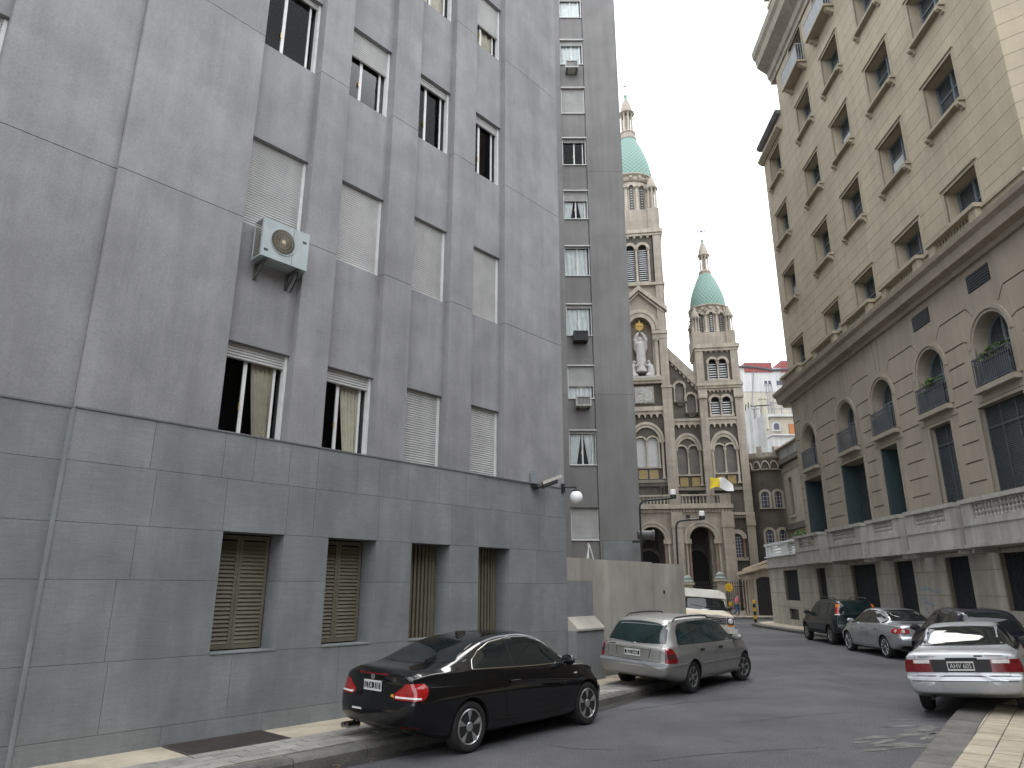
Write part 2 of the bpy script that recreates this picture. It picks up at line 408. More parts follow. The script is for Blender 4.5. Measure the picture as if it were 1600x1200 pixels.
def curtain(x0, x1, z0, z1, y, m, parent, pinch=0):
    mb = MB(); n = 26; vs = []
    for j in range(5):
        t = j / 4; z = z0 + (z1 - z0) * t
        for i in range(n + 1):
            u = i / n; xx = x1 - (x1 - x0) * (1 - u) * (1 - pinch * (1 - t)); vs.append((xx, y + .02 * sin(u * 31 + .6 * j), z))
    fs = [(j * (n + 1) + i, j * (n + 1) + i + 1, (j + 1) * (n + 1) + i + 1, (j + 1) * (n + 1) + i) for j in range(4) for i in range(n)]
    return mb.add(vs, fs).obj('curtain', m, parent, True, ang=80)
def window(x0, x1, z0, z1, yf, drop, parent, cur=None, mull=.42, room=True):
    """aluminium sliding window with a roller shutter lowered by the fraction drop"""
    t = .035; f = MB()
    f.box(x0, x0 + .03, yf - .03, yf + .05, z0, z1).box(x1 - .045, x1, yf - .05, yf + .05, z0, z1)
    f.box(x0 + .03, x1 - .045, yf - .05, yf + .05, z0, z0 + .03).box(x0 + .03, x1 - .045, yf - .02, yf + .05, z1 - .04, z1)
    fo = f.obj('window_frame', M_white, parent)
    if drop < 1:
        xm = x0 + (x1 - x0) * mull
        B(xm - .03, xm + .03, yf + .055, yf + .085, z0 + .03, z1 - .04).obj('mullion', M_white, fo)
        B(x1 - .17, x1 - .13, yf + .055, yf + .085, z0 + .03, z1 - .04).obj('mullion', M_white, fo)
        MB().add([(x0 + .03, yf + .068, z0 + .03), (x1 - .045, yf + .068, z0 + .03), (x1 - .045, yf + .068, z1 - .04), (x0 + .03, yf + .068, z1 - .04)], [(0, 1, 2, 3)]).obj('pane', M_glass, fo)
        r = MB(); y2 = yf + 1.0
        r.add([(x0, yf + .09, z0), (x1, yf + .09, z0), (x1, yf + .09, z1), (x0, yf + .09, z1), (x0 - .3, y2, z0 - .4), (x1 + .6, y2, z0 - .4), (x1 + .6, y2, z1 + .2), (x0 - .3, y2, z1 + .2)],
              [(0, 1, 5, 4), (1, 2, 6, 5), (2, 3, 7, 6), (3, 0, 4, 7), (4, 5, 6, 7)])
        r.obj('room', M_dark, fo)
        B(xm - .055, xm - .035, yf + .03, yf + .055, z0 + .45, z0 + .56).obj('latch', mat('brass', (.5, .4, .2), .4, 0, metal=.8), fo)
        if cur == 'r': curtain(x1 - .55, x1 - .12, z0 + .02, z1 - .06, yf + .115, M_curt, fo, .35)
        if cur == 'full': curtain(x0 + .05, x1 - .08, z0 + .02, z1 - .06, yf + .115, M_curt, fo)
        if cur == 'tie':
            xc = (x0 + x1) / 2; curtain(x1 - .5, x1 - .05, z0 + .04, z1 - .06, yf + .112, M_curtw, fo, .45)
            c2 = MB(); o2 = curtain(x0 + .5, x0 + .05, z0 + .04, z1 - .06, yf + .112, M_curtw, fo, .45)
        if cur == 'w': curtain(x0 + .05, x1 - .08, z0 + .02, z1 - .06, yf + .112, M_curtw, fo)
    if drop > 0: roller(x0 + .03, x1 - .045, z1 - (z1 - z0) * drop, z1 - .001, yf - .012, fo)
    return fo
DROP = {(0, 2): .16, (0, 3): .16, (0, 4): 1, (0, 5): 1, (1, 1): 1, (1, 2): 1, (1, 3): 1, (1, 4): 1, (1, 5): 1, (2, 2): .06, (2, 3): .36, (2, 4): .1, (2, 5): .12, (3, 4): .3, (3, 5): .55}
CUR = {(0, 2): 'r', (0, 3): 'r', (2, 4): None, (3, 4): 'full', (3, 5): 'full'}
for bi, (x0, x1) in enumerate(BAYS):
    yb = .15 if bi >= 2 else .24
    for i in range(6):
        zt = ZJ[i] + WH[i]; panel(x0 - .01, x1 + .01, yb, zt, ZJ[i + 1], 'spandrel_panel')
        window(x0, x1, ZJ[i] + .005, zt, yb + .12, DROP.get((i, bi), 1 if (bi + i) % 3 else .2), LB, CUR.get((i, bi)))
# slate base: one piece per slab
GW = [(-2.08, -1.11), (-.32, .64), (1.42, 2.36), (3.13, 4.05)]
ZR = [.14, .38, 1.2, 2.17, 2.85, 3.60, 4.27]
def slab(x0, x1, z0, z1):
    y = -.02 if x0 >= -4.2 else .07
    g = .0024; B(x0 + g, x1 - g, y, .46, z0 + g, z1 - g).obj('slate_slab', M_slate, LB)
JX = {5: [-9, -7.4, -6, -5, -4.2, -3.2, -2.2, -1.72, -1.13, -.62, .16, .62, 1.28, 2.05, 2.75, 3.5, 4.4, 5.2, 5.95],
      4: [-9, -7, -5.6, -4.2, -3.1, -2.1, -1.1, -.62, .66, 1.4, 2.38, 3.1, 4.07, 5.0, 5.95],
      3: [-9, -7.4, -5.4, -4.2, -3.25, -2.08, -1.11, -.32, .64, 1.42, 2.36, 3.13, 4.05, 4.9, 5.95],
      2: [-9, -7, -5.9, -4.2, -3.4, -2.08, -1.11, -.32, .64, 1.42, 2.36, 3.13, 4.05, 5.1, 5.95],
      1: [-9, -7.6, -5.5, -4.2, -3.35, -1.75, .02, 1.7, 3.2, 4.6, 5.95],
      0: [-9, -7, -5.2, -4.2, -2.6, -1.2, .4, 1.9, 3.5, 5.0, 5.95]}
for r, xs in JX.items():
    xs = [-26] + xs
    for a, b in zip(xs, xs[1:]):
        if r in (2, 3) and any(abs(a - g0) < .02 for g0, g1 in GW): continue
        slab(a, b, ZR[r], ZR[r + 1])
B(-26, -4.2, .055, .2, 4.262, 4.285).obj('ledge', mat('ledge_stone', (.13, .135, .138), .8, .2, 3), LB); B(-4.2, 5.949, -.035, .1, 4.262, 4.285).obj('ledge', mat('ledge_stone', (.13, .135, .138), .8, .2, 3), LB)
B(-4.225, -4.2, -.03, .2, .14, 4.25).obj('corner_strip', mat('strip_stone', (.185, .20, .205), .8, .15, 2, streak=.15), LB)
B(-26, 5.94, 1.62, 12, .14, 25.6).obj('core', M_dark, LB); B(-26, 5.96, -.02, 12, 25.7, 26.3).obj('parapet', M_conc, LB)  # the top slab is an unseen roof added to stop light leaking in
B(5.9, 5.945, .5, 12, .14, 25.7).obj('end_wall', M_conc, LB)
B(-26, 5.9, .47, .6, .14, 4.2).obj('backing', M_dark, LB)
# ground floor louvred shutters and barred windows
slat0 = None
for k, (x0, x1) in enumerate(GW):
    y = .36; z0, z1 = 1.2, 2.85
    B(x0 - .02, x1 + .02, .462, .49, z0 - .03, z1 + .03).obj('window_back', M_dark, LB)
    B(x0, x1, -.035, .3, z0 - .001, z0 + .018).obj('window_sill', mat('sill_stone', (.20, .21, .21), .8, .2, 3), LB)
    if k < 2:
        xm = (x0 + x1 - .02) / 2
        for a, b in ((x0 + .015, xm), (xm + .004, x1 - .02)):
            f = MB(); s = .05
            f.box(a, a + s, y, y + .04, z0 + .03, z1 - .02).box(b - s, b, y, y + .04, z0 + .03, z1 - .02)
            f.box(a + s, b - s, y, y + .04, z0 + .03, z0 + .09).box(a + s, b - s, y, y + .04, z1 - .08, z1 - .02)
            lf = f.obj('shutter_leaf', M_olive, LB); n = 25
            for i in range(n):
                zz = z0 + .10 + (z1 - z0 - .2) * (i + .5) / n
                if slat0 is None:
                    L0 = b - a - 2 * s
                    slat0 = MB().prismx([(-.002, -.03), (.008, -.032), (.038, .022), (.028, .026)], 0, L0).obj('slat', M_olive, lf); o = slat0
                else: o = dup(slat0, lf)
                o.location = (a + s, y, zz); o.scale = ((b - a - 2 * s) / L0, 1, 1)
    else:
        fo = B(x0 + .01, x1 - .01, y + .065, y + .09, z0, z1).obj('metal_screen', mat('dark_olive', (.05, .042, .028), .6, .15, 4), LB)
        for i in range(9):
            xx = x0 + .06 + (x1 - x0 - .2) * i / 8
            if i == 0 and k == 2: bar0 = B(-.026, .026, 0, .06, 0, z1 - z0 - .01).obj('bar', M_olive, fo); o = bar0
            else: o = dup(bar0, fo)
            o.location = (xx, y, z0 + .005)
        B(x1 - .1, x1 - .02, y, y + .06, z0, z1 - .005).obj('stile', M_olive, fo)

def LBpix(u, v, y):                     # point of the plane y of the left frame seen at a pixel
    r = ray(u, v); n = Vector((DL.y, -DL.x, 0)); p = LBw(0, y); t = (p - Vector((0, 0, HC))).dot(n) / r.dot(n)
    P = Vector((0, 0, HC)) + r * t; return (P - PL).xy.dot(DL), P.z
# air conditioner condenser on brackets
ac = thing('air_conditioner', 'grey outdoor air conditioner with round fan under a closed shutter on the concrete wall', 'air conditioner', LBw(0, 0, 0), AL)
YF = -.24
a_, zt_ = LBpix(414, 338, YF); b_, zb_ = LBpix(479, 424, YF)
ax0, ax1, az0, az1 = a_, b_, zb_, zt_
AD = .30
def tube2(pts, r, nm, m, par, n=6): return MB().tube(pts, r, n).obj(nm, m, par, True)
cs = MB(); cs.box(ax0, ax1, YF, YF + .012, az0, az1).box(ax0, ax1, YF + .012, YF + AD, az1 - .012, az1).box(ax0, ax1, YF + .012, YF + AD, az0, az0 + .012)
cs.box(ax1 - .012, ax1, YF + .012, YF + AD, az0 + .012, az1 - .012).box(ax0, ax0 + .012, YF + .012, YF + .05, az0 + .012, az1 - .012).box(ax0, ax0 + .012, YF + AD - .03, YF + AD, az0 + .012, az1 - .012)
cs.obj('casing', M_ac, ac)
fm = MB()
for i in range(14): z = az0 + .03 + (az1 - az0 - .06) * i / 13; fm.box(ax0 + .004, ax0 + .02, YF + .05, YF + AD - .03, z, z + .012)
fm.obj('fins', M_fin, ac)
cx, cz, fr_ = ax0 + .36, (az0 + az1) / 2 + .01, .205
fc = MB().lathe([(fr_, 0), (fr_ + .012, .012), (fr_ + .02, .012), (fr_ + .025, 0)], n=32).obj('fan_ring', mat('ring_steel', (.3, .32, .32), .4, .1, metal=.3), ac, True); fc.location = (cx, YF - .001, cz); fc.rotation_euler = (pi / 2, 0, 0)
fd = MB().lathe([(.0, 0), (fr_, 0), (fr_, .002), (0, .002)], n=32).obj('fan_opening', mat('fan_dark', (.05, .043, .033), .6, .2), ac); fd.location = (cx, YF - .001, cz); fd.rotation_euler = (pi / 2, 0, 0)
wg = MB()
for i in range(40):
    a = 2 * pi * i / 40; wg.tube([(cx + .03 * cos(a), YF - .012, cz + .03 * sin(a)), (cx + fr_ * .6 * cos(a + .12), YF - .02, cz + fr_ * .6 * sin(a + .12)), (cx + fr_ * cos(a + .2), YF - .008, cz + fr_ * sin(a + .2))], .0026, 4)
for r in (.06, .11, .16): wg.tube([(cx + r * cos(2 * pi * i / 24), YF - .018, cz + r * sin(2 * pi * i / 24)) for i in range(24)], .0025, 4, True)
wg.obj('fan_grille', mat('dusty_wire', (.36, .32, .24), .6, .2), ac)
B(cx - .03, cx + .03, YF - .022, YF - .012, cz - .03, cz + .03).obj('hub', mat('tan_hub', (.45, .38, .25), .6, .1), ac)
B(ax1 - .29, ax1 - .284, YF - .004, YF, az0 + .01, az1 - .01).obj('panel_seam', mat('seam', (.15, .17, .17), .6, 0), ac)
B(ax1 - .12, ax1 - .05, YF - .005, YF, az1 - .20, az1 - .165).obj('badge', M_blackm, ac)
B(ax0 + .04, ax0 + .11, YF - .005, YF, az0 + .10, az0 + .135).obj('badge', M_blackm, ac)
for xx in (ax0 + .1, ax1 - .16):
    MB().box(xx, xx + .04, YF + .04, .149, az0 - .04, az0).box(xx, xx + .04, .11, .149, az0 - .28, az0 - .04).prismx([(YF + .08, az0 - .04), (YF + .13, az0 - .04), (.125, az0 - .24), (.11, az0 - .28)], xx + .008, xx + .032).obj('bracket', mat('bracket_steel', (.07, .07, .065), .6, .2), ac)
tube2([(ax1 - .1, YF + .1, az0), (ax1 - .09, YF + .12, az0 - .12), (ax1 - .05, .05, az0 - .2), (ax1 - .06, .12, az0 - .3)], .012, 'pipe', M_blackm, ac)
tube2([(ax1 - .01, YF + .15, az0 + .12), (ax1 + .05, YF + .18, az0 + .05), (ax1 + .03, YF + .2, az0 - .06), (ax1 - .03, .0, az0 - .1)], .008, 'cable', M_blackm, ac)

# CCTV camera on the wall corner
sx_, sz_ = LBpix(842, 762, -.1)
cc = thing('security_camera', 'grey weatherproof security camera on the slate wall beside the globe lamp', 'camera', LBw(sx_, -.035, sz_), AL)
B(-.20, -.08, -.06, 0, .08, .34).obj('junction_box', mat('zinc_box', (.24, .27, .29), .5, .1, metal=.3), cc)
MB().box(-.17, .03, -.05, 0, -.02, .07).tube([(-.02, -.03, .03), (.05, -.16, .0), (.06, -.22, .03)], .03, 8).obj('bracket', M_blackm, cc, True)
hd = MB(); D = Vector((.62, -.42, .30)).normalized(); o0 = Vector((-.02, -.2, .03))
sd = D.cross(Vector((0, 0, 1))).normalized(); up = sd.cross(D)
def orient(pts): return [o0 + D * p[0] + sd * p[1] + up * p[2] for p in pts]
hb = orient([(x, .06 * cos(t), .06 * sin(t)) for x in (0, .34) for t in [2 * pi * i / 12 for i in range(12)]])
hd.add(hb, [tuple(range(12)), tuple(range(23, 11, -1))] + [(i, i + 12, (i + 1) % 12 + 12, (i + 1) % 12) for i in range(12)]).obj('housing', mat('dark_housing', (.06, .06, .065), .5, .1), cc, True)
vs = orient([(x, a, b) for x in (-.01, .46) for a, b in ((-.075, .02), (-.075, .075), (.075, .075), (.075, .02), (.082, .02), (.082, .085), (-.082, .085), (-.082, .02))])
MB().add(vs, [(0, 1, 2, 3, 4, 5, 6, 7), (15, 14, 13, 12, 11, 10, 9, 8)] + [(i, i + 8, (i + 1) % 8 + 8, (i + 1) % 8) for i in range(8)]).obj('sunshield', mat('beige_shield', (.42, .40, .34), .6, .1, streak=.1), cc)
tube2([(-1.7, -.01, .07), (-.9, -.012, .04), (-.18, -.015, .05)], .007, 'wire', M_blackm, cc)
# globe lamp
gx, gz_ = LBpix(878, 763, -.02)
gl = thing('wall_lamp', 'white globe wall lamp on a black arm at the building corner', 'lamp', LBw(gx, -.02, gz_), AL)
B(-.03, .05, -.05, 0, -.1, .1).obj('wall_plate', M_blackm, gl)
dirn = Vector((cos(-AL), sin(-AL), 0))
e_ = dirn * .30
MB().tube([(0, -.03, .03), tuple(e_ + Vector((0, -.03, .03))), tuple(e_ + Vector((0, -.03, -.04)))], .024, 8).lathe([(.03, -.03), (.075, -.05), (.075, -.08), (.03, -.08)], (e_.x, e_.y - .03), 14).obj('arm', M_blackm, gl, True)
MB().lathe([(.148 * sin(t), -.205 - .148 * cos(t)) for t in [.02 + (pi - .5) * i / 14 for i in range(15)]], (e_.x, e_.y - .03), 24).obj('globe', mat('opal_glass', (.80, .80, .78), .25, .02, 3), gl, True)
# ================================================================ LOW WALL that continues the left wall
M_beige = mat('stained_beige_concrete', (.335, .315, .275), .9, .15, 1.0, bump=.3, streak=.16, fine=.08, dirt=.5, dcol=(.19, .17, .13))
M_plinth = mat('grey_plinth_concrete', (.20, .20, .19), .9, .2, 1.5, bump=.3, streak=.2)
lw = thing('boundary_wall', 'low stained beige concrete boundary wall joined to the slate base', 'wall', LBw(6, 0, 0), AL)
B(-.045, .95, .0, .5, 2.23, 2.74).obj('wall_panel', M_beige, lw)
B(-.045, .95, .0, .5, 1.47, 2.226).obj('slate_panel', M_slate, lw)
MB().prismx([(-.001, 1.466), (-.28, 1.22), (-.28, 1.18), (.3, 1.18), (.3, 1.466)], -.045, 1.0).obj('sloped_ledge', M_beige, lw)
B(-.045, 1.0, -.24, .5, .14, 1.178).obj('plinth_block', M_slate, lw)
B(.955, 3.66, .0, .45, .9, 2.73).obj('wall_panel', M_beige, lw)
B(1.0, 3.66, -.02, .45, .14, .896).obj('plinth', M_plinth, lw)
B(3.70, 5.38, .02, .45, .84, 2.71).obj('wall_panel', M_beige, lw)
B(3.67, 5.38, -.02, .45, .14, .835).obj('plinth', M_plinth, lw)
B(3.6, 3.69, .015, .3, .9, 2.72).obj('pilaster_joint', M_plinth, lw)
B(4.2, 4.28, .012, .02, 1.93, 2.02).obj('vent_hole', M_dark, lw)
# side return of the wall behind the van
B(5.3, 5.38, .45, 6, .14, 2.70).obj('return_wall', M_beige, lw)
# white trestle standing on the wall
ts = thing('metal_trestle', 'small white metal trestle on top of the boundary wall', 'trestle', LBw(7.3, .3, 2.73), AL)
for a, b in (((-.12, 0, 0), (0, 0, .36)), ((.16, 0, 0), (0, 0, .36)), ((.02, .12, 0), (0, 0, .36)), ((-.02, .02, .0), (-.02, .02, .4))):
    MB().tube([a, b], .014, 6).obj('leg', M_white, ts, True)

# ================================================================ MIDDLE TOWER BLOCK
M_tower = mat('dark_grey_render', (.205, .20, .193), .92, .12, .8, bump=.3, bscale=60, streak=.13, fine=.06, rnd=.05, dirt=.2, dcol=(.12, .115, .105))
TB = thing('apartment_tower', 'tall dark grey rendered apartment tower with a single column of windows', 'apartment tower', (0, 27, 0), 0)
zs_ = [0, 3.82, 9.55, 19.8, 36]
for a, b in zip(zs_, zs_[1:]):
    B(-8, 2.25, 0, .6, a + .004, b - .004).obj('wall_panel', M_tower, TB); B(3.33, 4.9, 0, 23, a + .004, b - .004).obj('wall_panel', M_tower, TB)  # depth stretched out of view to block sky from the car reflections
B(-8, 3.325, 1.4, 23, 0, 36).obj('core', M_dark, TB); B(-8, 4.91, -.02, 23, 36, 36.6).obj('parapet', M_tower, TB)
B(3.42, 4.905, -.04, .0, .14, 3.8).obj('slate_cladding', M_slate, TB)
WZ = [3.84] + [6.71 + 2.69 * i for i in range(11)]
st_ = [(1, None), (.08, 'tie'), (.62, 'w'), (.1, 'w'), (.0, 'w'), (.33, 'tie'), (.12, None), (1, None), (.17, 'w'), (.22, 'w'), (.3, 'w'), (1, None)]
for i, z in enumerate(WZ):
    zt = z + (1.22 if i == 0 else 1.36); zn = WZ[i + 1] if i + 1 < len(WZ) else 36
    B(2.255, 3.325, .05, .6, zt, zn - .01).obj('spandrel_panel', M_tower, TB)
    window(2.26, 3.32, z, zt, .14, st_[i][0], TB, st_[i][1], .5)
    B(2.24, 3.34, -.03, .05, zt - .005, zt + .03).obj('lintel_strip', M_white if i else M_tower, TB)
    B(2.255, 3.325, -.01, .1, z - .03, z - .003).obj('window_sill', M_white, TB)
B(2.255, 3.325, .05, .6, 0, 3.8).obj('spandrel_panel', M_tower, TB)
B(3.322, 3.333, -.006, .2, 0, 36).obj('dark_joint', M_dark, TB)
M_ac2 = mat('pale_ac_case', (.45, .45, .42), .6, .15, 5, streak=.2)
for (zc, xc, lab, mm) in ((9.18, 2.83, 'grey window air conditioner below the half lowered blind of the dark tower', M_ac2), (11.93, 2.80, 'black window air conditioner under a pale double window of the dark tower', mat('black_ac_case', (.03, .03, .03), .6, .2)), (25.2, 2.75, 'small pale window air conditioner high on the dark tower', M_ac2)):
    a = thing('window_air_conditioner', lab, 'air conditioner', (xc, 27, zc), 0, 'window units on the dark tower')
    fm = MB().box(-.3, .3, -.42, -.38, -.2, -.15).box(-.3, .3, -.42, -.38, .15, .2).box(-.3, -.25, -.42, -.38, -.15, .15).box(.25, .3, -.42, -.38, -.15, .15).box(-.29, .29, -.38, .04, -.195, .195)
    fm.obj('case', mm, a)
    g = MB()
    for k in range(9): x = -.22 + k * .055; g.box(x - .008, x + .008, -.41, -.385, -.15, .15)
    g.obj('grille', mat('ac_grille', (.05, .05, .05), .6, .1), a)
    for x in (-.22, .2): MB().box(x, x + .03, -.4, .04, -.235, -.2).obj('bracket', M_blackm, a)

# black gooseneck poles with dome cameras behind the low wall
def gooseneck(lab, pbase, pelbow, pend, depth, boxed):
    a = atdepth(*pbase, depth); b = atdepth(*pelbow, depth); c = atdepth(*pend, depth)
    t = thing('camera_pole', lab, 'camera pole', (a.x, depth, .14))
    o = Vector((a.x, depth, .14)); r = .22
    p0 = Vector((0, 0, 0)); p1 = Vector((b.x - a.x, 0, b.z - .14)); p2 = Vector((c.x - a.x, 0, c.z - .14))
    d1 = (p0 - p1).normalized(); d2 = (p2 - p1).normalized()
    bend = [p1 + d1 * r * (1 - k / 5) ** 2 + d2 * r * (k / 5) ** 2 for k in range(6)]
    MB().tube([p0, p1 + d1 * r * 1.3] + bend + [p2], .032, 10).obj('pole', M_blackm, t, True)
    MB().lathe([(.05, 0), (.09, .0), (.10, .1), (.09, .13), (.03, .13)], (p2.x, p2.y), 14).obj('dome_housing', M_blackm, t, True, (0, 0, p2.z - .02))
    MB().lathe([(.02, .12), (.095, .12), (.095, .26), (.05, .28), (.0, .28)], (p2.x, p2.y), 14).obj('cover', mat('white_plastic', (.7, .7, .68), .5, .05), t, True, (0, 0, p2.z - .02))
    if boxed: B(p2.x * .45, p2.x * .45 + .12, -.06, .06, p2.z + .03, p2.z + .13).obj('junction_box', M_blackm, t)
    return t
gooseneck('black bent pipe pole with white capped camera beside the dark tower edge', (1002, 872), (999, 783), (1052, 778), 22, False)
gooseneck('shorter black bent pipe pole with white camera in front of the church porch', (1057, 885), (1056, 814), (1097, 811), 23, True)
fl = atdepth(1009, 836, 26.2)
fd = thing('floodlight', 'dark drum floodlight fixed to the dark tower edge', 'floodlight', tuple(fl))
o = MB().lathe([(.13, -.3), (.16, -.28), (.16, .22), (.19, .24), (.19, .3), (.1, .3)], n=16).obj('drum', mat('drum_grey', (.07, .07, .07), .5, .15), fd, True); o.rotation_euler = (0, pi / 2, 0)
MB().box(-.5, -.1, -.04, .04, -.28, -.2).box(-.14, -.06, -.04, .04, -.22, 0).obj('bracket', M_blackm, fd)
# ================================================================ CHURCH
dcx = Vector((.988, -.156)).normalized(); AC = atan2(dcx.y, dcx.x)
r0 = ray(1012, 920); OC = Vector((r0.x * 58 / r0.y, 58, 0))
def CHw(u, y=0, z=0): return Vector((OC.x + dcx.x * u - dcx.y * y, OC.y + dcx.y * u + dcx.x * y, z))
M_cs = mat('church_stone', (.345, .305, .25), .9, .14, .8, bump=.3, streak=.2, fine=.06, dirt=.35, dcol=(.15, .13, .11), lines=(.75, .42, .012, .72))
M_cs2 = mat('church_moulding', (.365, .325, .265), .9, .14, 1.2, streak=.22, fine=.05, dirt=.35, dcol=(.14, .125, .105))
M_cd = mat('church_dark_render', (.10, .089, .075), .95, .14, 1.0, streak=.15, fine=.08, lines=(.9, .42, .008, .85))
M_louv = mat('grey_louvre', (.44, .45, .45), .7, .1, 4)
M_red = mat('red_granite', (.20, .135, .105), .5, .2, 6)
M_gold = mat('gold_mosaic', (.28, .21, .085), .5, .3, 9)
M_marb = mat('pale_marble', (.40, .39, .365), .7, .12, 3, dirt=.3)
M_stain = mat('leaded_glass', (.05, .05, .075), .25, .3, 12)
CH = thing('church', 'romanesque stone church with green copper domed towers and statue niche', 'church', OC, AC)
def cb(n, x0, x1, y0, y1, z0, z1, m=M_cs, par=None): return B(x0, x1, y0, y1, z0, z1).obj(n, m, par or CH)
def colm(cx, y, z0, z1, r, m=M_cs2, par=None, cap=.22, name='colonnette', n=10):
    return MB().lathe([(r * 1.7, z0), (r * 1.7, z0 + r * .8), (r * 1.2, z0 + r * 1.4), (r, z0 + r * 1.8), (r * .92, z1 - cap), (r * 1.15, z1 - cap + .02), (r * 1.1, z1 - cap + .05), (r * 1.9, z1 - .05), (r * 1.9, z1)], (cx, y), n).obj(name, m, par or CH, True)
def scallop(x0, x1, z0, z1, n, y0, y1, m=M_cs2, nm='corbel_table'):
    w = (x1 - x0) / n; r = w * .36; p = [(x0, z1)]
    pts = [(x0, z0 + .5 * (z1 - z0))]
    for i in range(n):
        c = x0 + w * (i + .5)
        pts += [(c - w * .5 + (w * .5 - r) * .5, z0)] if i == 0 else []
        pts += [(c + r * cos(pi - pi * k / 6), z0 + (z1 - z0) * .25 + r * sin(pi - pi * k / 6) * 1.1) for k in range(7)]
        pts += [(c + w * .5, z0)]
    return MB().prism([(x0, z1)] + pts + [(x1, z1)], y0, y1).obj(nm, m, CH)
def louvre(cx, r, z0, zs, y, par=None):
    n = int((zs - z0) / .2)
    b = MB().prism(arch(cx, r, zs, z0), y + .1, y + .12).obj('opening_back', M_dark, CH)
    for i in range(n):
        z = z0 + .06 + (zs - z0) * i / n
        MB().prismx([(y, z), (y + .01, z - .02), (y + .09, z + .09), (y + .08, z + .11)], cx - r, cx + r).obj('louvre_slat', M_louv, b)
def twin(cx, dx, r, z0, zs, yw, kind, sill=True, col=.075, ro=.16, k=1.0):
    """pair of round-headed lights with colonnettes and a moulded hood; yw = wall plane"""
    for s in (-1, 1):
        c = cx + s * dx
        if kind == 'louvre': louvre(c, r, z0, zs, yw + .12)
        else: MB().prism(arch(c, r, zs, z0), yw + .14, yw + .16).obj('window_pane', {'blank': mat('blank_light', (.15, .14, .125), .8, .15, 2, lines=(.5, .3, .01, .8)), 'pale': mat('pale_blind', (.47, .48, .47), .8, .06, 2), 'lead': M_stain}[kind], CH)
        ring(MB(), c, zs, r + .02, r + ro, yw - .1, yw + .05, 12).obj('hood_mould', M_cs2, CH)
    for s in (-1, 0, 1): colm(cx + s * (dx + (r + ro * .5 if s else 0) * abs(s)) if s else cx, yw - .03, z0, zs + .02, col)
    if sill: cb('window_sill', cx - dx - r - .2, cx + dx + r + .2, yw - .16, yw + .1, z0 - .14, z0 - .01, M_cs2)
def wallw(x0, x1, z0, z1, y, holes, m, nm='wall', d=.35): return MB().holed(rect(x0, x1, z0, z1), holes, y, y + d).obj(nm, m, CH)

# ---- porch
PY = -1.1
Ls, Rs = .55, 4.43
wallw(-1.8, 6.0, .15, 7.9, PY, [arch(Ls, .97, 5.85, .16), arch(Rs, .97, 5.82, .16)], M_cs, 'porch_front', .6)
for c in (Ls, Rs):
    ring(MB(), c, 5.84, .99, 1.2, PY - .06, PY + .1, 20).obj('archivolt', M_cs2, CH); ring(MB(), c, 5.84, 1.22, 1.42, PY - .11, PY + .1, 20).obj('archivolt', M_cs2, CH)
    for s in (-1, 1):
        colm(c + s * 1.02, PY - .02, 1.25, 5.5, .11, M_red, CH, .01, 'porch_column'); colm(c + s * 1.26, PY - .1, 1.25, 5.5, .09, M_cs2, CH, .01, 'porch_column')
        cb('capital', c + s * 1.15 - .28, c + s * 1.15 + .28, PY - .2, PY + .3, 5.46, 5.82, M_cs2); cb('column_base', c + s * 1.15 - .3, c + s * 1.15 + .3, PY - .24, PY + .3, .15, 1.25, M_cs2)
for x0, x1 in ((-1.8, -.96), (2.13, 2.97), (6.0, 6.86)):
    cb('pier', x0, x1, PY - .35, PY + .5, .15, 6.7); MB().prism([(x0 - .08, 6.7), (x1 + .08, 6.7), (x1 + .06, 6.8), (x1, 7.9), (x0, 7.9), (x0 - .06, 6.8)], PY - .4, PY + .5).obj('pier_cap', M_cs, CH)
cb('porch_side', 6.4, 6.84, PY + .5, .2, .15, 7.9)
den0 = None
for i in range(34):
    x = -1.7 + i * .25
    if i == 0: den0 = B(0, .14, 0, .2, 0, .2).obj('dentil', M_cs2, CH); o = den0
    else: o = dup(den0, CH)
    o.location = (x, PY - .18, 7.92)
cb('cornice', -1.85, 6.88, PY - .05, PY + .6, 7.9, 8.2, M_cs2); cb('balcony_slab', -1.9, 6.95, PY - .32, .3, 8.2, 8.5, M_cs2)
cb('balustrade_rail', -1.85, 6.8, PY - .22, PY + .1, 9.2, 9.33, M_cs2); cb('balustrade_foot', -1.85, 6.8, PY - .22, PY + .1, 8.5, 8.6, M_cs2)
for x0, x1 in ((-1.85, -.95), (2.05, 2.95), (5.95, 6.8)): cb('balustrade_post', x0, x1, PY - .25, PY + .12, 8.52, 9.30)
bl0 = None
for a, b in ((-.95, 2.05), (2.95, 5.95)):
    for i in range(11):
        x = a + (b - a) * (i + .5) / 11
        if bl0 is None: bl0 = MB().lathe([(.07, 0), (.05, .06), (.085, .2), (.04, .42), (.07, .6)], n=8).obj('baluster', M_cs2, CH, True); o = bl0
        else: o = dup(bl0, CH)
        o.location = (x, PY - .06, 8.6)
# porch inside: back wall with dark doors, vault
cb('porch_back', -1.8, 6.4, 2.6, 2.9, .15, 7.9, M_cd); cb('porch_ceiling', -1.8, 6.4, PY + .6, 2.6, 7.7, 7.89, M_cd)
for c in (Ls, Rs):
    MB().prism(arch(c - .25, .8, 4.3, .3), 1.75, 1.8).obj('church_door', M_dark, CH); ring(MB(), c - .25, 4.3, .82, 1.0, 1.7, 1.8, 12).obj('door_arch', M_cd, CH)
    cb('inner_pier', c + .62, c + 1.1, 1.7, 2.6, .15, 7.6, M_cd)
for i in range(6): cb('step', -1.7, 6.3, PY - .55 + i * .3, PY + .8 + i * .3, .0, .30 + i * .15, M_cs2)

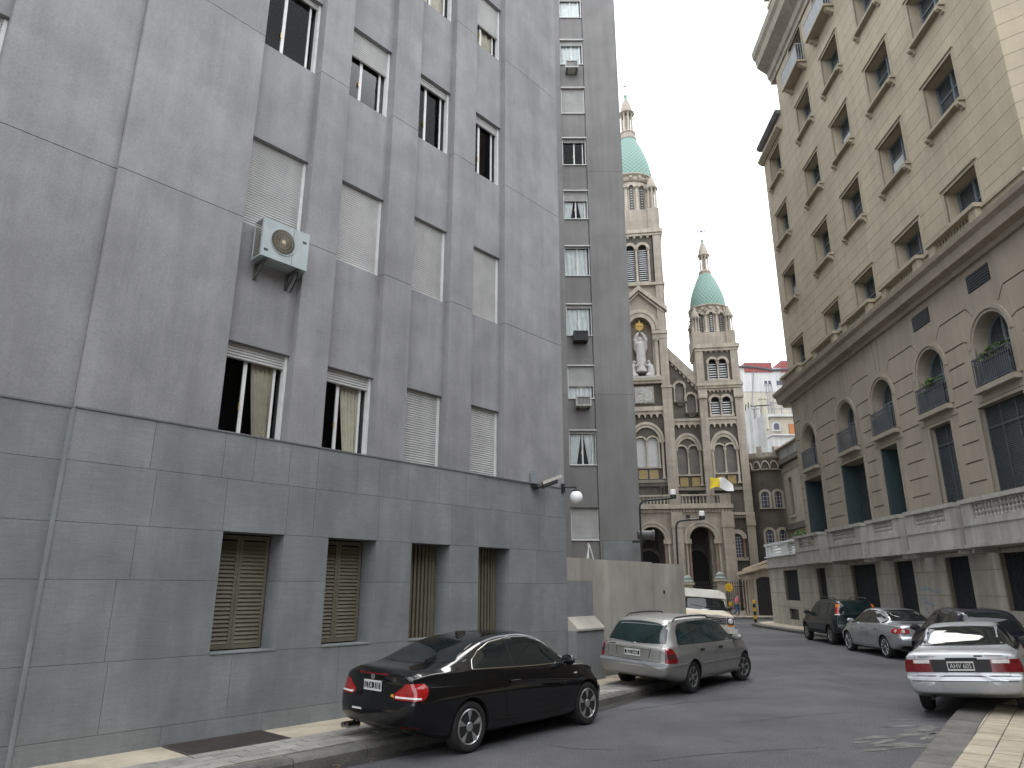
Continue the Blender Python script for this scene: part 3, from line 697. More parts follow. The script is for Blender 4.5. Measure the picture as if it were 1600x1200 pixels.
cb('unseen_nave_mass', -10, -1.85, 1.0, 22, .15, 20, M_cs); cb('unseen_nave_mass', -1.6, 8.4, 4.7, 24, .15, 18.5, M_cs)  # unseen masses added to keep sky reflections off the parked cars
# ---- centre tower
ZC0, UC = 8.5, .55
piersC = ((-1.8, -.98), (2.08, 2.90))
for x0, x1 in piersC:
    cb('pier', x0, x1, -.25, 1.0, 8.5, 18.6); cb('pier_cap', x0 - .06, x1 + .06, -.32, 1.0, 18.6, 18.8, M_cs2); cb('pier', x0 + .02, x1 - .1, -.18, 1.0, 18.8, 23.5); cb('pier', x0 + .02, x1 - .08, -.12, 1.0, 23.9, 33.2)
cb('tower_body', -1.7, 2.8, .9, 4.6, 8.5, 33.2, M_cs)
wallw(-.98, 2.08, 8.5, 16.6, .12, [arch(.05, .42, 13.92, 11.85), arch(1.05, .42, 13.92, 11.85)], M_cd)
twin(UC, .5, .42, 11.85, 13.92, .12, 'pale')
ring(MB(), UC, 13.95, 1.08, 1.28, -.02, .2, 18, 1.16).obj('archivolt', M_cs2, CH); ring(MB(), UC, 13.95, 1.30, 1.5, -.08, .2, 18, 1.16).obj('archivolt', M_cs2, CH)
for s in (-1, 1): colm(UC + s * 1.3, -.02, 10.8, 13.95, .1)
for x0 in (-.23, .66):
    g = cb('gold_panel', x0 + .04, x0 + .68, .08, .13, 10.90, 11.55, M_gold); f = MB().box(x0, x0 + .72, .06, .12, 10.84, 10.89).box(x0, x0 + .72, .06, .12, 11.56, 11.6).box(x0, x0 + .035, .06, .12, 10.89, 11.56).box(x0 + .685, x0 + .72, .06, .12, 10.89, 11.56)
    f.obj('panel_frame', M_cs2, CH)
cb('string_course', -.98, 2.08, -.06, .2, 10.5, 10.75, mat('dark_moulding', (.2, .18, .15), .9, .15, 2)); cb('string_course', -.98, 2.08, -.02, .2, 10.2, 10.48, M_cd)
for x in (1.5, 1.75): colm(x, .02, 8.5, 10.2, .08, M_cd)
scallop(-.98, 2.08, 16.0, 16.62, 6, -.08, .14); cb('string_course', -1.0, 2.1, -.2, .2, 16.62, 17.0, M_cs2)
cb('frieze_wall', -.98, 2.08, .1, .9, 17.0, 19.25, M_cd)
cb('relief_frame', -.32, 1.40, .02, .12, 17.3, 18.85, M_cs2)
rl = MB()
random.seed(5)
n = 26
vs = [(-.22 + 1.52 * i / n, -.01 - .07 * abs(sin(i * 1.1 + 2 * sin(j * .7)) * cos(j * 1.3 + sin(i * .9))) - .05 * random.random(), 17.38 + 1.38 * j / n) for j in range(n + 1) for i in range(n + 1)]
rl.add(vs, [(j * (n + 1) + i, j * (n + 1) + i + 1, (j + 1) * (n + 1) + i + 1, (j + 1) * (n + 1) + i) for j in range(n) for i in range(n)]).obj('carved_relief', M_marb, CH, True, ang=60)
cb('niche_floor', -1.0, 2.1, -.35, .9, 19.28, 19.55, M_cs2); cb('string_course', -1.0, 2.1, -.22, .2, 19.05, 19.28, M_cs2)
# niche
wallw(-.98, 2.1, 19.55, 28.3, .1, [arch(UC - .05, 1.03, 24.0, 19.56, k=1.22)], M_cs, 'niche_wall', .8)
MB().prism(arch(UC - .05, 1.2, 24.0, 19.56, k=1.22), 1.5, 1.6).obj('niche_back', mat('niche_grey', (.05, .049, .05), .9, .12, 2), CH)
ring(MB(), UC - .05, 24.0, 1.05, 1.40, -.02, .12, 20, 1.2).obj('archivolt', M_cs2, CH); ring(MB(), UC - .05, 24.0, 1.42, 1.72, -.09, .12, 20, 1.18).obj('archivolt', M_cs2, CH)
for s in (-1, 1):
    colm(UC + s * 1.3, -.05, 19.55, 23.1, .16, M_cs2, CH, .3, 'niche_column')
    x0, x1 = sorted((UC + s * .98, UC + s * 2.32)); cb('impost', x0, x1, -.3, .2, 23.55, 23.85, M_cs2); cb('entablature', x0 + .03, x1 - .03, -.22, .2, 23.1, 23.55, M_cs)
gp = [(-1.85, 25.6), (UC, 27.75), (2.95, 25.6), (2.95, 26.05), (UC, 28.2), (-1.85, 26.05)]
MB().prism(gp, -.35, .3).obj('gable_coping', M_cs2, CH)
MB().prism([(-1.5, 25.55), (UC, 27.5), (2.6, 25.55), (2.6, 25.75), (UC, 27.68), (-1.5, 25.75)], -.18, .2).obj('gable_mould', M_cs2, CH)
# ---- centre belfry
cb('string_course', -1.85, 2.92, -.2, 4.6, 28.25, 28.5, M_cs2)
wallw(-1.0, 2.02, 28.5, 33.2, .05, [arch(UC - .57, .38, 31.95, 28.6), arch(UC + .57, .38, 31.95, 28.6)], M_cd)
twin(UC, .57, .38, 28.65, 31.95, .05, 'louvre', True, .1, .28)
i = 0
for x in [-.75 + .6 * k for k in range(5)]: MB().lathe([(.02, 32.95), (.13, 33.06), (.16, 33.2)], (x, .0), 8).obj('corbel', M_cs2, CH)
def cornice(x0, x1, y0, y1, z): cb('cornice', x0 - .05, x1 + .05, y0 - .05, y1, z, z + .25, M_cs2); cb('cornice', x0 - .15, x1 + .15, y0 - .15, y1 + .1, z + .25, z + .6, M_cs2)
cornice(-1.8, 2.85, -.12, 4.65, 33.2)

M_cop = None
def copper():
    m = bpy.data.materials.new('green_copper_scales'); m.use_nodes = True; t = m.node_tree; N = t.nodes; L = t.links; p = N['Principled BSDF']
    tc = N.new('ShaderNodeTexCoord'); sp = N.new('ShaderNodeSeparateXYZ'); L.new(tc.outputs['Object'], sp.inputs[0])
    def M2(op, a, b=0):
        n = N.new('ShaderNodeMath'); n.operation = op
        for i, q in enumerate((a, b)):
            if isinstance(q, (int, float)): n.inputs[i].default_value = q
            else: L.new(q, n.inputs[i])
        return n.outputs[0]
    a = M2('MULTIPLY', M2('ARCTAN2', sp.outputs[1], sp.outputs[0]), 30); z = M2('MULTIPLY', sp.outputs[2], 15)
    f = M2('MULTIPLY', M2('ABSOLUTE', M2('SINE', M2('MULTIPLY', M2('ADD', a, z), .5))), M2('ABSOLUTE', M2('SINE', M2('MULTIPLY', M2('SUBTRACT', a, z), .5))))
    cr = N.new('ShaderNodeValToRGB'); L.new(f, cr.inputs[0])
    cr.color_ramp.elements[0].position = .0; cr.color_ramp.elements[0].color = (.095, .16, .135, 1); cr.color_ramp.elements[1].position = .3; cr.color_ramp.elements[1].color = (.18, .29, .245, 1)
    no = N.new('ShaderNodeTexNoise'); no.inputs['Scale'].default_value = 1.2; no.inputs['Detail'].default_value = 6; L.new(tc.outputs['Object'], no.inputs[0])
    mi = N.new('ShaderNodeMix'); mi.data_type = 'RGBA'; mi.blend_type = 'MULTIPLY'; mi.inputs[0].default_value = .45; L.new(cr.outputs[0], mi.inputs[6]); L.new(no.outputs['Color'], mi.inputs[7])
    L.new(cr.outputs[0], p.inputs[0]); p.inputs['Roughness'].default_value = .7
    b = N.new('ShaderNodeBump'); b.inputs['Strength'].default_value = .6; b.inputs['Distance'].default_value = .03; L.new(f, b.inputs['Height']); L.new(b.outputs[0], p.inputs['Normal'])
    return m
M_cop = copper()
M_iron = mat('pale_iron', (.22, .22, .24), .6, .1)
def pinnacle(cx, cy, z0, hcol, hcap, r, zbase):
    cb('pinnacle_base', cx - r * 1.05, cx + r * 1.05, cy - r * 1.05, cy + r * 1.05, zbase, z0, M_cs)
    pr = MB().lathe([(r * .45, z0), (r * .45, z0 + hcol)], (cx, cy), 8).obj('pinnacle_core', M_cs2, CH)
    for k in range(7):
        a = 2 * pi * k / 7 + .2; colm(cx + r * .8 * cos(a), cy + r * .8 * sin(a), z0, z0 + hcol, r * .15, M_cs2, pr, .15)
    MB().lathe([(r * 1.12, z0 + hcol), (r * 1.2, z0 + hcol + .1), (r * 1.0, z0 + hcol + .16), (r * .96, z0 + hcol + .3), (r * .7, z0 + hcol + hcap * .5), (r * .35, z0 + hcol + hcap * .85), (.06, z0 + hcol + hcap), (.03, z0 + hcol + hcap + .12), (.09, z0 + hcol + hcap + .2), (.02, z0 + hcol + hcap + .3)], (cx, cy), 14).obj('pinnacle_cap', M_cs, CH, True)
def lantern(cx, cy, sc, zf, R, nar, dome, top, zbase):
    """drum with arcade, copper dome, small columned lantern and cross. dome=(z0,z1,r), top=(zcolbot,zcoltop,zcap,zfinial,zcross,r)"""
    h = dome[0] - zf
    cb('drum_base', cx - R * 1.02, cx + R * 1.02, cy - R * 1.02, cy + R * 1.02, zbase, zf, M_cs)
    MB().lathe([(R * .86, zf), (R * .86, dome[0] - .5)], (cx, cy), 40).obj('drum', M_cs2, CH)
    zs = zf + h * .64; ra = R * .86
    for k in range(nar):
        a = -pi / 2 + 2 * pi * (k + .0) / nar; w = ra * sin(pi / nar)
        piece = thing
        # arcade niche: dark arched recess + louvre + ring, placed tangentially
        T = Matrix.Translation((cx, cy, 0)) @ Matrix.Rotation(a + pi / 2, 4, 'Z')
        def put(mb, nm, m):
            o = mb.obj(nm, m, CH, True); o.matrix_local = T; return o
        ro = w * .62
        bk = put(MB().prism(arch(0, ro * .62, zs, zf + .1), -ra - .03, -ra + .1), 'arcade_opening', mat('arcade_dark', (.085, .08, .075), .9, .1))
        lv = MB(); n = 9
        for i in range(n): z = zf + .2 + (zs - zf - .2) * i / n; lv.box(-ro * .3, ro * .3, -ra - .06, -ra - .03, z, z + .06)
        o = lv.obj('louvre', M_louv, bk); o.matrix_parent_inverse = Matrix.Identity(4)
        put(ring(MB(), 0, zs, ro * .68, w * .98, -ra - .2, -ra + .05, 12), 'arcade_arch', M_cs2)
    for k in range(nar):
        a = -pi / 2 + 2 * pi * (k + .5) / nar; colm(cx + (ra + .1) * cos(a), cy + (ra + .1) * sin(a), zf, zs + .02, R * .075, M_cs2, CH, .2, 'drum_column')
    z0, z1, r = dome
    MB().lathe([(R * .92, z0 - .75), (R * .98, z0 - .62), (R * .95, z0 - .55), (R * .95, z0 - .3), (R * 1.06, z0 - .15), (R * 1.06, z0 - .05), (R * .95, z0 + .02), (R * .9, z0 + .02)], (cx, cy), 48).obj('drum_cornice', M_cs2, CH, True)
    for k in range(16):
        a = 2 * pi * k / 16; o = MB().prism([(-.16, -.1), (.16, -.1), (.1, -.3), (0, -.36), (-.1, -.3)], -.1, .06).obj('bracket', M_cs2, CH); o.location = (cx + R * .98 * cos(a), cy + R * .98 * sin(a), z0 - .2); o.rotation_euler = (0, 0, a + pi / 2)
    H = z1 - z0; prof = [(r * q[0], H * q[1]) for q in ((1, 0), (.995, .1), (.975, .2), (.94, .3), (.89, .4), (.825, .5), (.75, .6), (.665, .7), (.58, .8), (.48, .9), (.37, 1))]
    MB().lathe(prof, n=48).obj('copper_dome', M_cop, CH, True, (cx, cy, z0))
    zb, zt, zc, zfi, zx, rt = top
    MB().lathe([(rt * 1.3, z1 - .05), (rt * 1.35, z1 + .05), (rt * 1.1, z1 + .1), (rt * 1.1, zb - .2), (rt * 1.25, zb - .1), (rt * 1.15, zb)], (cx, cy), 24).obj('lantern_base', M_cs2, CH, True)
    MB().lathe([(rt * .5, zb), (rt * .5, zt)], (cx, cy), 12).obj('lantern_core', M_cs2, CH)
    for k in range(8): a = 2 * pi * (k + .3) / 8; colm(cx + rt * .8 * cos(a), cy + rt * .8 * sin(a), zb, zt, rt * .14, M_cs2, CH, .2, 'lantern_column')
    MB().lathe([(rt * 1.0, zt), (rt * 1.2, zt + .08), (rt * 1.2, zt + .22), (rt * .95, zt + .28), (rt * .92, zt + .45), (rt * .75, zt + (zc - zt) * .6), (rt * .4, zc)], (cx, cy), 20).obj('lantern_cap', M_cs2, CH, True)
    MB().lathe([(rt * .38, zc), (rt * .2, zc + (zfi - zc) * .4), (rt * .3, zc + (zfi - zc) * .7), (.03, zfi)], (cx, cy), 12).obj('finial', M_cop, CH, True)
    x = MB().tube([(cx, cy, zfi - .05), (cx, cy, zx)], .035, 6); zz = zfi + (zx - zfi) * .66; a = .42 * sc
    x.tube([(cx - a, cy, zz), (cx + a, cy, zz)], .035, 6).box(cx - .13, cx + .13, cy - .05, cy + .05, zz - .09, zz + .09).box(cx - a - .04, cx - a + .06, cy - .04, cy + .04, zz - .1, zz + .1).box(cx + a - .06, cx + a + .04, cy - .04, cy + .04, zz - .1, zz + .1).box(cx - .09, cx + .09, cy - .04, cy + .04, zx - .1, zx)
    x.obj('cross', M_iron, CH)
f4 = lambda z: 2.06 + (z - 2.06) * 1.04
lantern(.42, 2.3, 1.1, f4(34.7), 2.2, 12, (f4(38.6), f4(43.4), 2.12), (f4(44.2), f4(46.3), f4(48.0), f4(48.8), f4(50.2), .66), 33.7)
for sx in (-1, 1):
    for sy in (-1, 1): pinnacle(.45 + sx * 1.85, 2.3 + sy * 1.85, f4(34.7), 2.2, 1.5, .5, 33.75)
# ---- aisle between centre tower and right tower
MB().holed([(2.85, 8.2), (5.15, 8.2), (5.15, 19.4), (2.85, 21.9)], [arch(3.6, .34, 18.8, 17.5), arch(4.5, .34, 17.75, 16.5), arch(3.43, .38, 13.2, 11.2), arch(4.4, .38, 13.2, 11.2)], .55, .9).obj('aisle_wall', M_cd, CH)
MB().prism([(2.8, 21.3), (5.15, 18.6), (5.15, 19.75), (2.8, 22.4)], .3, 2.5).obj('raking_coping', M_cs, CH)
n = 7
for i in range(n):
    t = (i + .3) / n; x = 2.9 + 2.2 * t; z = 21.25 - 2.65 * t
    MB().prism([(x, z + .1), (x + .26, z - .2), (x + .24, z - .38), (x + .13, z - .48), (x + .03, z - .3)], .4, .56).obj('raking_corbel', M_cs2, CH)
for c, z0, zs in ((3.6, 17.5, 18.8), (4.5, 16.5, 17.75)):
    ring(MB(), c, zs, .36, .56, .42, .6, 14).obj('hood_mould', M_cs2, CH); MB().prism(arch(c, .34, zs, z0), .7, .72).obj('window_pane', MATS['blank_light'], CH)
    for s in (-1, 1): colm(c + s * .45, .5, z0, zs, .07)
    cb('window_sill', c - .55, c + .55, .35, .6, z0 - .15, z0 - .01, M_cd); MB().prism([(c - .35, z0 - .15), (c + .35, z0 - .15), (c + .2, z0 - .4), (c - .2, z0 - .4)], .4, .56).obj('sill_bracket', M_cd, CH)
scallop(2.87, 5.14, 15.1, 15.72, 5, .38, .57); cb('string_course', 2.87, 5.14, .3, .6, 15.72, 15.95, M_cs2)
def bigarch(cx, y, zs, ro, kk, z0):
    ring(MB(), cx, zs, ro - .38, ro - .2, y - .12, y + .06, 18, kk).obj('archivolt', M_cs2, CH); ring(MB(), cx, zs, ro - .18, ro, y - .18, y + .06, 18, kk).obj('archivolt', M_cs2, CH)
    for s in (-1, 1): colm(cx + s * (ro - .16), y - .1, z0, zs, .1)
twin(3.92, .49, .38, 11.2, 13.2, .55, 'blank'); bigarch(3.92, .55, 13.25, 1.16, 1.25, 10.2)
for x0 in (3.05, 4.0): cb('gold_panel', x0 + .1, x0 + .75, .5, .56, 10.2, 10.95, M_gold)
cb('string_course', 2.87, 5.14, .35, .6, 9.85, 10.1, MATS['dark_moulding']); cb('balcony_door', 3.7, 4.6, .5, .56, 8.5, 9.7, M_dark)
# ---- right tower
for x0, x1 in ((5.12, 5.74), (8.02, 8.66)):
    cb('pier', x0, x1, -.22, .8, .15, 17.5); cb('pier', x0, x1, -.3, .6, .15, 7.0) if x0 > 6 else None
    MB().prismx([(-.34, 17.5), (-.34, 17.62), (-.12, 18.4), (.5, 18.4), (.5, 17.5)], x0 - .05, x1 + .06).obj('pier_cap', M_cs, CH)
    cb('pier', x0 - .02, x1 - .02, -.1, .8, 19.0, 21.85)
MB().prism([(8.0, 6.9), (8.72, 6.9), (8.68, 7.75), (8.02, 7.75)], -.38, .5).obj('pier_cap', M_cs, CH)
cb('tower_body', 5.2, 8.6, .45, 3.65, .15, 21.85, M_cs)
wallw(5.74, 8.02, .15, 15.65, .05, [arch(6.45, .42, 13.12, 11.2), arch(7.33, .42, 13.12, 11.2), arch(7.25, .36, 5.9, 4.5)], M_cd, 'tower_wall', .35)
twin(6.88, .45, .42, 11.2, 13.12, .05, 'blank'); bigarch(6.85, .05, 13.15, 1.15, 1.35, 10.3)
for x0 in (6.0, 6.85): cb('gold_panel', x0 + .08, x0 + .72, .0, .06, 10.3, 10.98, M_gold)
cb('string_course', 5.74, 8.02, -.15, .1, 9.75, 10.0, MATS['dark_moulding']); cb('string_course', 5.7, 8.7, -.3, .1, 7.75, 7.95, M_cs2)
for i in range(9):
    o = dup(den0, CH); o.location = (6.9 + i * .2, -.14, 7.52)
MB().prism(arch(7.25, .36, 5.9, 4.5), .16, .18).obj('window_pane', M_stain, CH); ring(MB(), 7.25, 5.9, .38, .72, -.12, .1, 14).obj('hood_mould', M_cs2, CH); colm(7.72, -.02, 4.4, 5.9, .09, M_red); cb('window_sill', 6.8, 7.95, -.12, .1, 4.2, 4.45, M_cs2)
ml = MB()
for x in (7.05, 7.25, 7.45): ml.box(x - .012, x + .012, .13, .15, 4.5, 6.1)
for z in (4.75, 5.0, 5.25, 5.5, 5.75, 6.0): ml.box(6.9, 7.6, .125, .145, z - .012, z + .012)
ml.obj('glazing_bars', M_louv, CH)
scallop(5.74, 8.02, 14.95, 15.66, 5, -.12, .07); cb('string_course', 5.74, 8.02, -.2, .1, 15.66, 15.85, M_cs2)
wallw(5.74, 8.02, 15.85, 18.3, .05, [arch(6.44, .34, 17.3, 16.05), arch(7.34, .34, 17.3, 16.05)], M_cd, 'tower_wall'); twin(6.89, .45, .34, 16.05, 17.3, .05, 'louvre', True, .075, .24)
scallop(5.74, 8.02, 18.0, 18.4, 7, -.06, .07); cb('cornice', 5.05, 8.72, -.2, 3.7, 18.4, 18.6, M_cs2); cb('cornice', 4.98, 8.8, -.3, 3.8, 18.6, 18.82, M_cs2); cb('cornice', 5.05, 8.7, -.18, 3.7, 18.82, 19.05, M_cs)
wallw(5.7, 8.0, 19.05, 21.85, .05, [arch(6.47, .34, 20.7, 19.2), arch(7.29, .34, 20.7, 19.2)], M_cd, 'tower_wall'); twin(6.88, .41, .32, 19.2, 20.7, .05, 'louvre', True, .075, .22)
for x in [5.95 + .45 * k for k in range(5)]: MB().lathe([(.02, 21.6), (.11, 21.7), (.13, 21.86)], (x, .02), 8).obj('corbel', M_cs2, CH)
cornice(5.1, 8.64, -.1, 3.62, 21.75)
f3 = lambda z: 2.06 + (z - 2.06) * 1.033
lantern(6.72, 1.8, .8, f3(22.85), 1.66, 10, (f3(25.5), f3(28.8), 1.58), (f3(29.15), f3(30.6), f3(31.9), f3(32.4), f3(33.6), .46), 22.25)
for sx in (-1, 1):
    for sy in (-1, 1): pinnacle(6.78 + sx * 1.42, 1.8 + sy * 1.42, f3(22.9), 1.35, 1.05, .36, 22.3)
# ---- crenellated round turret and side wing
def turret():
    cx, cy, R = 10.35, 2.1, 1.62
    MB().lathe([(R, .15), (R, 11.4)], (cx, cy), 40).obj('turret_wall', M_cd, CH, True)
    MB().lathe([(R + .02, 11.4), (R + .16, 11.45), (R + .1, 11.5), (R + .1, 12.35), (R + .2, 12.4), (R + .26, 12.55), (R + .2, 12.62)], (cx, cy), 40).obj('turret_cornice', M_cs2, CH, True)
    MB().lathe([(R + .11, 11.52), (R + .115, 12.33)], (cx, cy), 40).obj('arcade_band', M_cd, CH, True)
    def place(mb, nm, m, a, par=CH):
        o = mb.obj(nm, m, par, True); o.matrix_local = Matrix.Translation((cx, cy, 0)) @ Matrix.Rotation(a, 4, 'Z'); return o
    for k in range(16):
        a = 2 * pi * k / 16; w = (R + .12) * pi / 16
        place(MB().box(-w * .98, w * .98, -R - .24, -R + .12, 12.62, 12.85), 'parapet_block', M_cs, a)
        if k % 2: place(MB().box(-w * .62, w * .62, -R - .24, -R + .1, 12.85, 13.35), 'merlon', M_cs, a)
        place(ring(MB(), w, 11.5, w * .9, w * 1.08, -R - .17, -R - .05, 8, 1.9), 'interlaced_arch', M_cs2, a)
    for z0, a0 in ((8.4, -.06), (5.35, -.02), (2.6, .02)):
        for s in (-1, 1):
            a = a0 + s * .30 + .02
            pn = place(MB().prism(arch(0, .29, z0 + .95, z0), -R - .03, -R + .1), 'turret_window', M_stain, a)
            g = MB()
            for x in (-.15, .15): g.box(x - .012, x + .012, -R - .05, -R - .03, z0, z0 + 1.1)
            for z in (.25, .55, .85): g.box(-.29, .29, -R - .048, -R - .028, z0 + z - .012, z0 + z + .012)
            g.obj('glazing_bars', M_louv, pn)
            place(ring(MB(), 0, z0 + .95, .31, .5, -R - .1, -R + .1, 12).box(-.48, -.30, -R - .1, -R + .1, z0 - .05, z0 + .95).box(.30, .48, -R - .1, -R + .1, z0 - .05, z0 + .95).box(-.5, .5, -R - .14, -R + .1, z0 - .14, z0 - .051), 'window_surround', M_cs2, a)
turret()
# side wing: runs from the turret towards the camera, parallel to the right-hand building
WG = thing('church_wing', 'plain stone side wing of the church with a tall blind arched window', 'building', CHw(11.35, .6), atan2(-DR.y, -DR.x))
M_wing = mat('wing_render', (.27, .24, .195), .92, .14, 1, streak=.2, fine=.06)
MB().holed(rect(.0, 10, .15, 11.7), [arch(1.55, .42, 10.2, 7.6)], 0, .35).obj('wall', M_wing, WG)
MB().prism(arch(1.55, .42, 10.2, 7.6), .2, .22).obj('blind_window', mat('blind_stone', (.12, .105, .09), .9, .15, 2, lines=(.6, .3, .01, .8)), WG)
B(1.0, 2.1, -.1, .1, 7.42, 7.59).obj('window_sill', M_cs2, WG)
B(-.3, 10, -.35, .4, 11.7, 12.1).obj('cornice', M_cd, WG); B(-.3, 10, -.2, .5, 12.1, 12.95).obj('parapet', mat('grey_parapet', (.23, .23, .22), .9, .2, 1.5, streak=.25), WG)
B(-.1, 10, -.5, .2, 12.95, 13.05).obj('coping', M_cs2, WG)
c0 = None
for i in range(18):
    if c0 is None: c0 = B(0, .1, -.12, .05, 0, .35).obj('corbel', M_wing, WG); o = c0
    else: o = dup(c0, WG)
    o.location = (.15 + i * .22, 0, 11.1)
B(-.2, 10, -.25, .3, 6.5, 6.95).obj('string_course', M_cd, WG); B(.1, 10, .36, 3, .15, 11.7).obj('core', M_wing, WG)

# ---- statue group in the niche (separate carved group)
SG = thing('statue_group', 'pale marble statue raising a golden monstrance above two kneeling angels', 'statue', CHw(.48, .35, 19.55), AC)
def blobs(name, parts, m, par, vox=.07):
    mb = MB()
    for p in parts: mb.tube([q[:3] for q in p], [q[3] for q in p], 10)
    o = mb.obj(name, m, par)
    r = o.modifiers.new('r', 'REMESH'); r.mode = 'VOXEL'; r.voxel_size = vox
    s = o.modifiers.new('s', 'SMOOTH'); s.iterations = 3; s.factor = .5
    dg = bpy.context.evaluated_depsgraph_get(); me = bpy.data.meshes.new_from_object(o.evaluated_get(dg)); o.modifiers.clear(); o.data = me
    me.polygons.foreach_set('use_smooth', [True] * len(me.polygons))
    return o
blobs('robed_figure', [[(0, 0, .6, .62), (0, 0, 1.2, .5), (0, -.02, 2.2, .44), (0, 0, 2.9, .42), (0, 0, 3.3, .40), (0, 0, 3.5, .22)], [(0, -.02, 3.4, .16), (0, -.04, 3.62, .22), (0, -.04, 3.85, .2), (0, -.04, 3.98, .1)],
    [(-.36, 0, 3.25, .2), (-.5, -.12, 3.6, .19), (-.34, -.2, 4.0, .15), (-.1, -.25, 4.3, .1)], [(.36, 0, 3.25, .2), (.5, -.12, 3.6, .19), (.34, -.2, 4.0, .15), (.1, -.25, 4.3, .1)], [(-.46, -.05, 3.5, .2), (-.5, .0, 2.9, .14), (-.44, 0, 2.5, .06)], [(.46, -.05, 3.5, .2), (.5, .0, 2.9, .14), (.44, 0, 2.5, .06)]], M_marb, SG)
for s in (-1, 1):
    blobs('kneeling_angel', [[(s * .75, -.2, .1, .34), (s * .8, -.2, .5, .36), (s * .78, -.25, 1.0, .28), (s * .7, -.28, 1.3, .2)], [(s * .66, -.32, 1.35, .12), (s * .62, -.36, 1.52, .17), (s * .6, -.38, 1.66, .1)], [(s * .7, -.3, 1.2, .13), (s * .45, -.5, 1.1, .1), (s * .32, -.5, 1.35, .07)],
        [(s * .8, .0, 1.2, .1), (s * 1.1, .1, 1.3, .14), (s * 1.28, .1, .9, .14), (s * 1.2, .1, .3, .08)], [(s * .8, -.3, .25, .3), (s * .35, -.45, .2, .22)]], M_marb, SG, .06)
B(-1.35, 1.35, -.6, .6, 0, .16).obj('plinth', M_marb, SG)
gm_ = mat('gilded_metal', (.26, .17, .05), .35, .15, metal=.7)
o = MB().lathe([(0, -.05), (.36, -.05), (.36, .05), (0, .05)], n=24).obj('monstrance_disc', gm_, SG, True); o.rotation_euler = (pi / 2, 0, 0); o.location = (0, -.25, 4.85)
mb = MB().tube([(-.58, -.25, 4.85), (.58, -.25, 4.85)], .07, 6).tube([(0, -.25, 4.35), (0, -.25, 5.4)], .07, 6)
for a in (.8, 2.3, 3.9, 5.5): mb.tube([(0, -.25, 4.85), (.5 * cos(a), -.25, 4.85 + .5 * sin(a))], .035, 5)
mb.obj('rays', gm_, SG)
# ---- papal flag on the balcony
fp = CHw(5.35, -1.35, 8.6)
FL = thing('flag', 'yellow and white flag flying from the church balcony', 'flag', fp, AC)
MB().tube([(0, 0, 0), (-.12, -.5, 2.1)], .03, 8).obj('flagpole', M_iron, FL, True)
def cloth(u0, u1, m, nm):
    vs = []; n = 12; k = 8
    for j in range(k + 1):
        v = j / k
        for i in range(n + 1):
            u = u0 + (u1 - u0) * i / n
            vs.append((-.1 + 1.75 * u, -.48 + .12 * sin(u * 9 + v * 2), 2.05 - 1.0 * v * (1 - .35 * u) - .62 * u * u - .1 * sin(u * 7 + v * 3)))
    MB().add(vs, [(j * (n + 1) + i, j * (n + 1) + i + 1, (j + 1) * (n + 1) + i + 1, (j + 1) * (n + 1) + i) for j in range(k) for i in range(n)]).obj(nm, m, FL, True, ang=180)
cloth(0, .42, mat('yellow_cloth', (.62, .47, .03), .8, .1), 'yellow_half'); cloth(.42, 1, mat('white_cloth', (.72, .72, .7), .8, .05), 'white_half')

# ---- railing in front of the church and gateway with scaled canopy
RA = thing('iron_railing', 'dark iron railing on a stone kerb in front of the church', 'railing', CHw(0, -2.6, .15), AC)
B(-3, 7.0, -.15, .15, 0, .35).obj('kerb_wall', M_cs2, RA)
mp = MB().box(-3, 7, -.03, .03, .5, .55).box(-3, 7, -.03, .03, 2.05, 2.1).box(-3, 7, -.02, .02, 1.1, 1.13); mp.obj('rail', M_blackm, RA)
b0 = None
for i in range(62):
    if b0 is None: b0 = MB().lathe([(.016, .35), (.016, 2.25), (.035, 2.3), (.002, 2.5)], n=6).obj('picket', M_blackm, RA); o = b0
    else: o = dup(b0, RA)
    o.location = (-2.9 + i * .16, 0, 0)
for lab, u, hh in (('stone lamp pier with ball top beside the church porch arch', 2.95, 2.75), ('stone gate pier with moulded cap at the end of the railing', 5.35, 3.0)):
    GP = thing('gate_pier', lab, 'pier', CHw(u, -2.6, .15), AC, 'railing piers')
    B(-.3, .3, -.3, .3, 0, hh - .55).obj('shaft', M_cs2, GP); B(-.46, .46, -.46, .46, hh - .55, hh - .4).obj('cap', M_cs2, GP)
    MB().lathe([(.42, hh - .4), (.45, hh - .3), (.3, hh - .2), (.33, hh - .05), (.2, hh + .1), (.05, hh + .15)], n=12).obj('finial', mat('pale_green_lead', (.25, .28, .25), .7, .15), GP, True)
GT = thing('gateway', 'arched stone gateway with stepped scale canopy and dark iron gate', 'gateway', CHw(7.9, -2.4, .15), AC)
MB().holed([(-.6, 0), (1.9, 0), (1.9, 3.25), (.9, 3.75), (-.6, 3.1)], [[(.05, .02), (1.45, .02), (1.45, 2.5)] + [(.75 + .7 * cos(pi * i / 10), 2.5 + .28 * sin(pi * i / 10)) for i in range(1, 10)] + [(.05, 2.5)]], 0, .5).obj('arch_wall', M_cs2, GT)
B(.0, 1.5, .2, .26, 0, 2.8).obj('gate_leaf', M_blackm, GT)
for i in range(9): B(.08 + i * .165, .11 + i * .165, .16, .2, .05, 2.6).obj('gate_bar', M_blackm, GT)
for s, zz in ((0, 0), (1, .28)):
    vs = []
    x0, x1 = -1.3 + s * .55, .95
    MB().prism([(x0, 2.95 + zz), (x1, 3.55 + zz * .9), (x1 + .9, 3.2 + zz), (x1 + .9, 3.32 + zz), (x1, 3.72 + zz * .9), (x0, 3.08 + zz)], -.55 + s * .35, .3 + s * .5).obj('canopy', mat('canopy_stone', (.40, .33, .25), .9, .15, 3), GT)
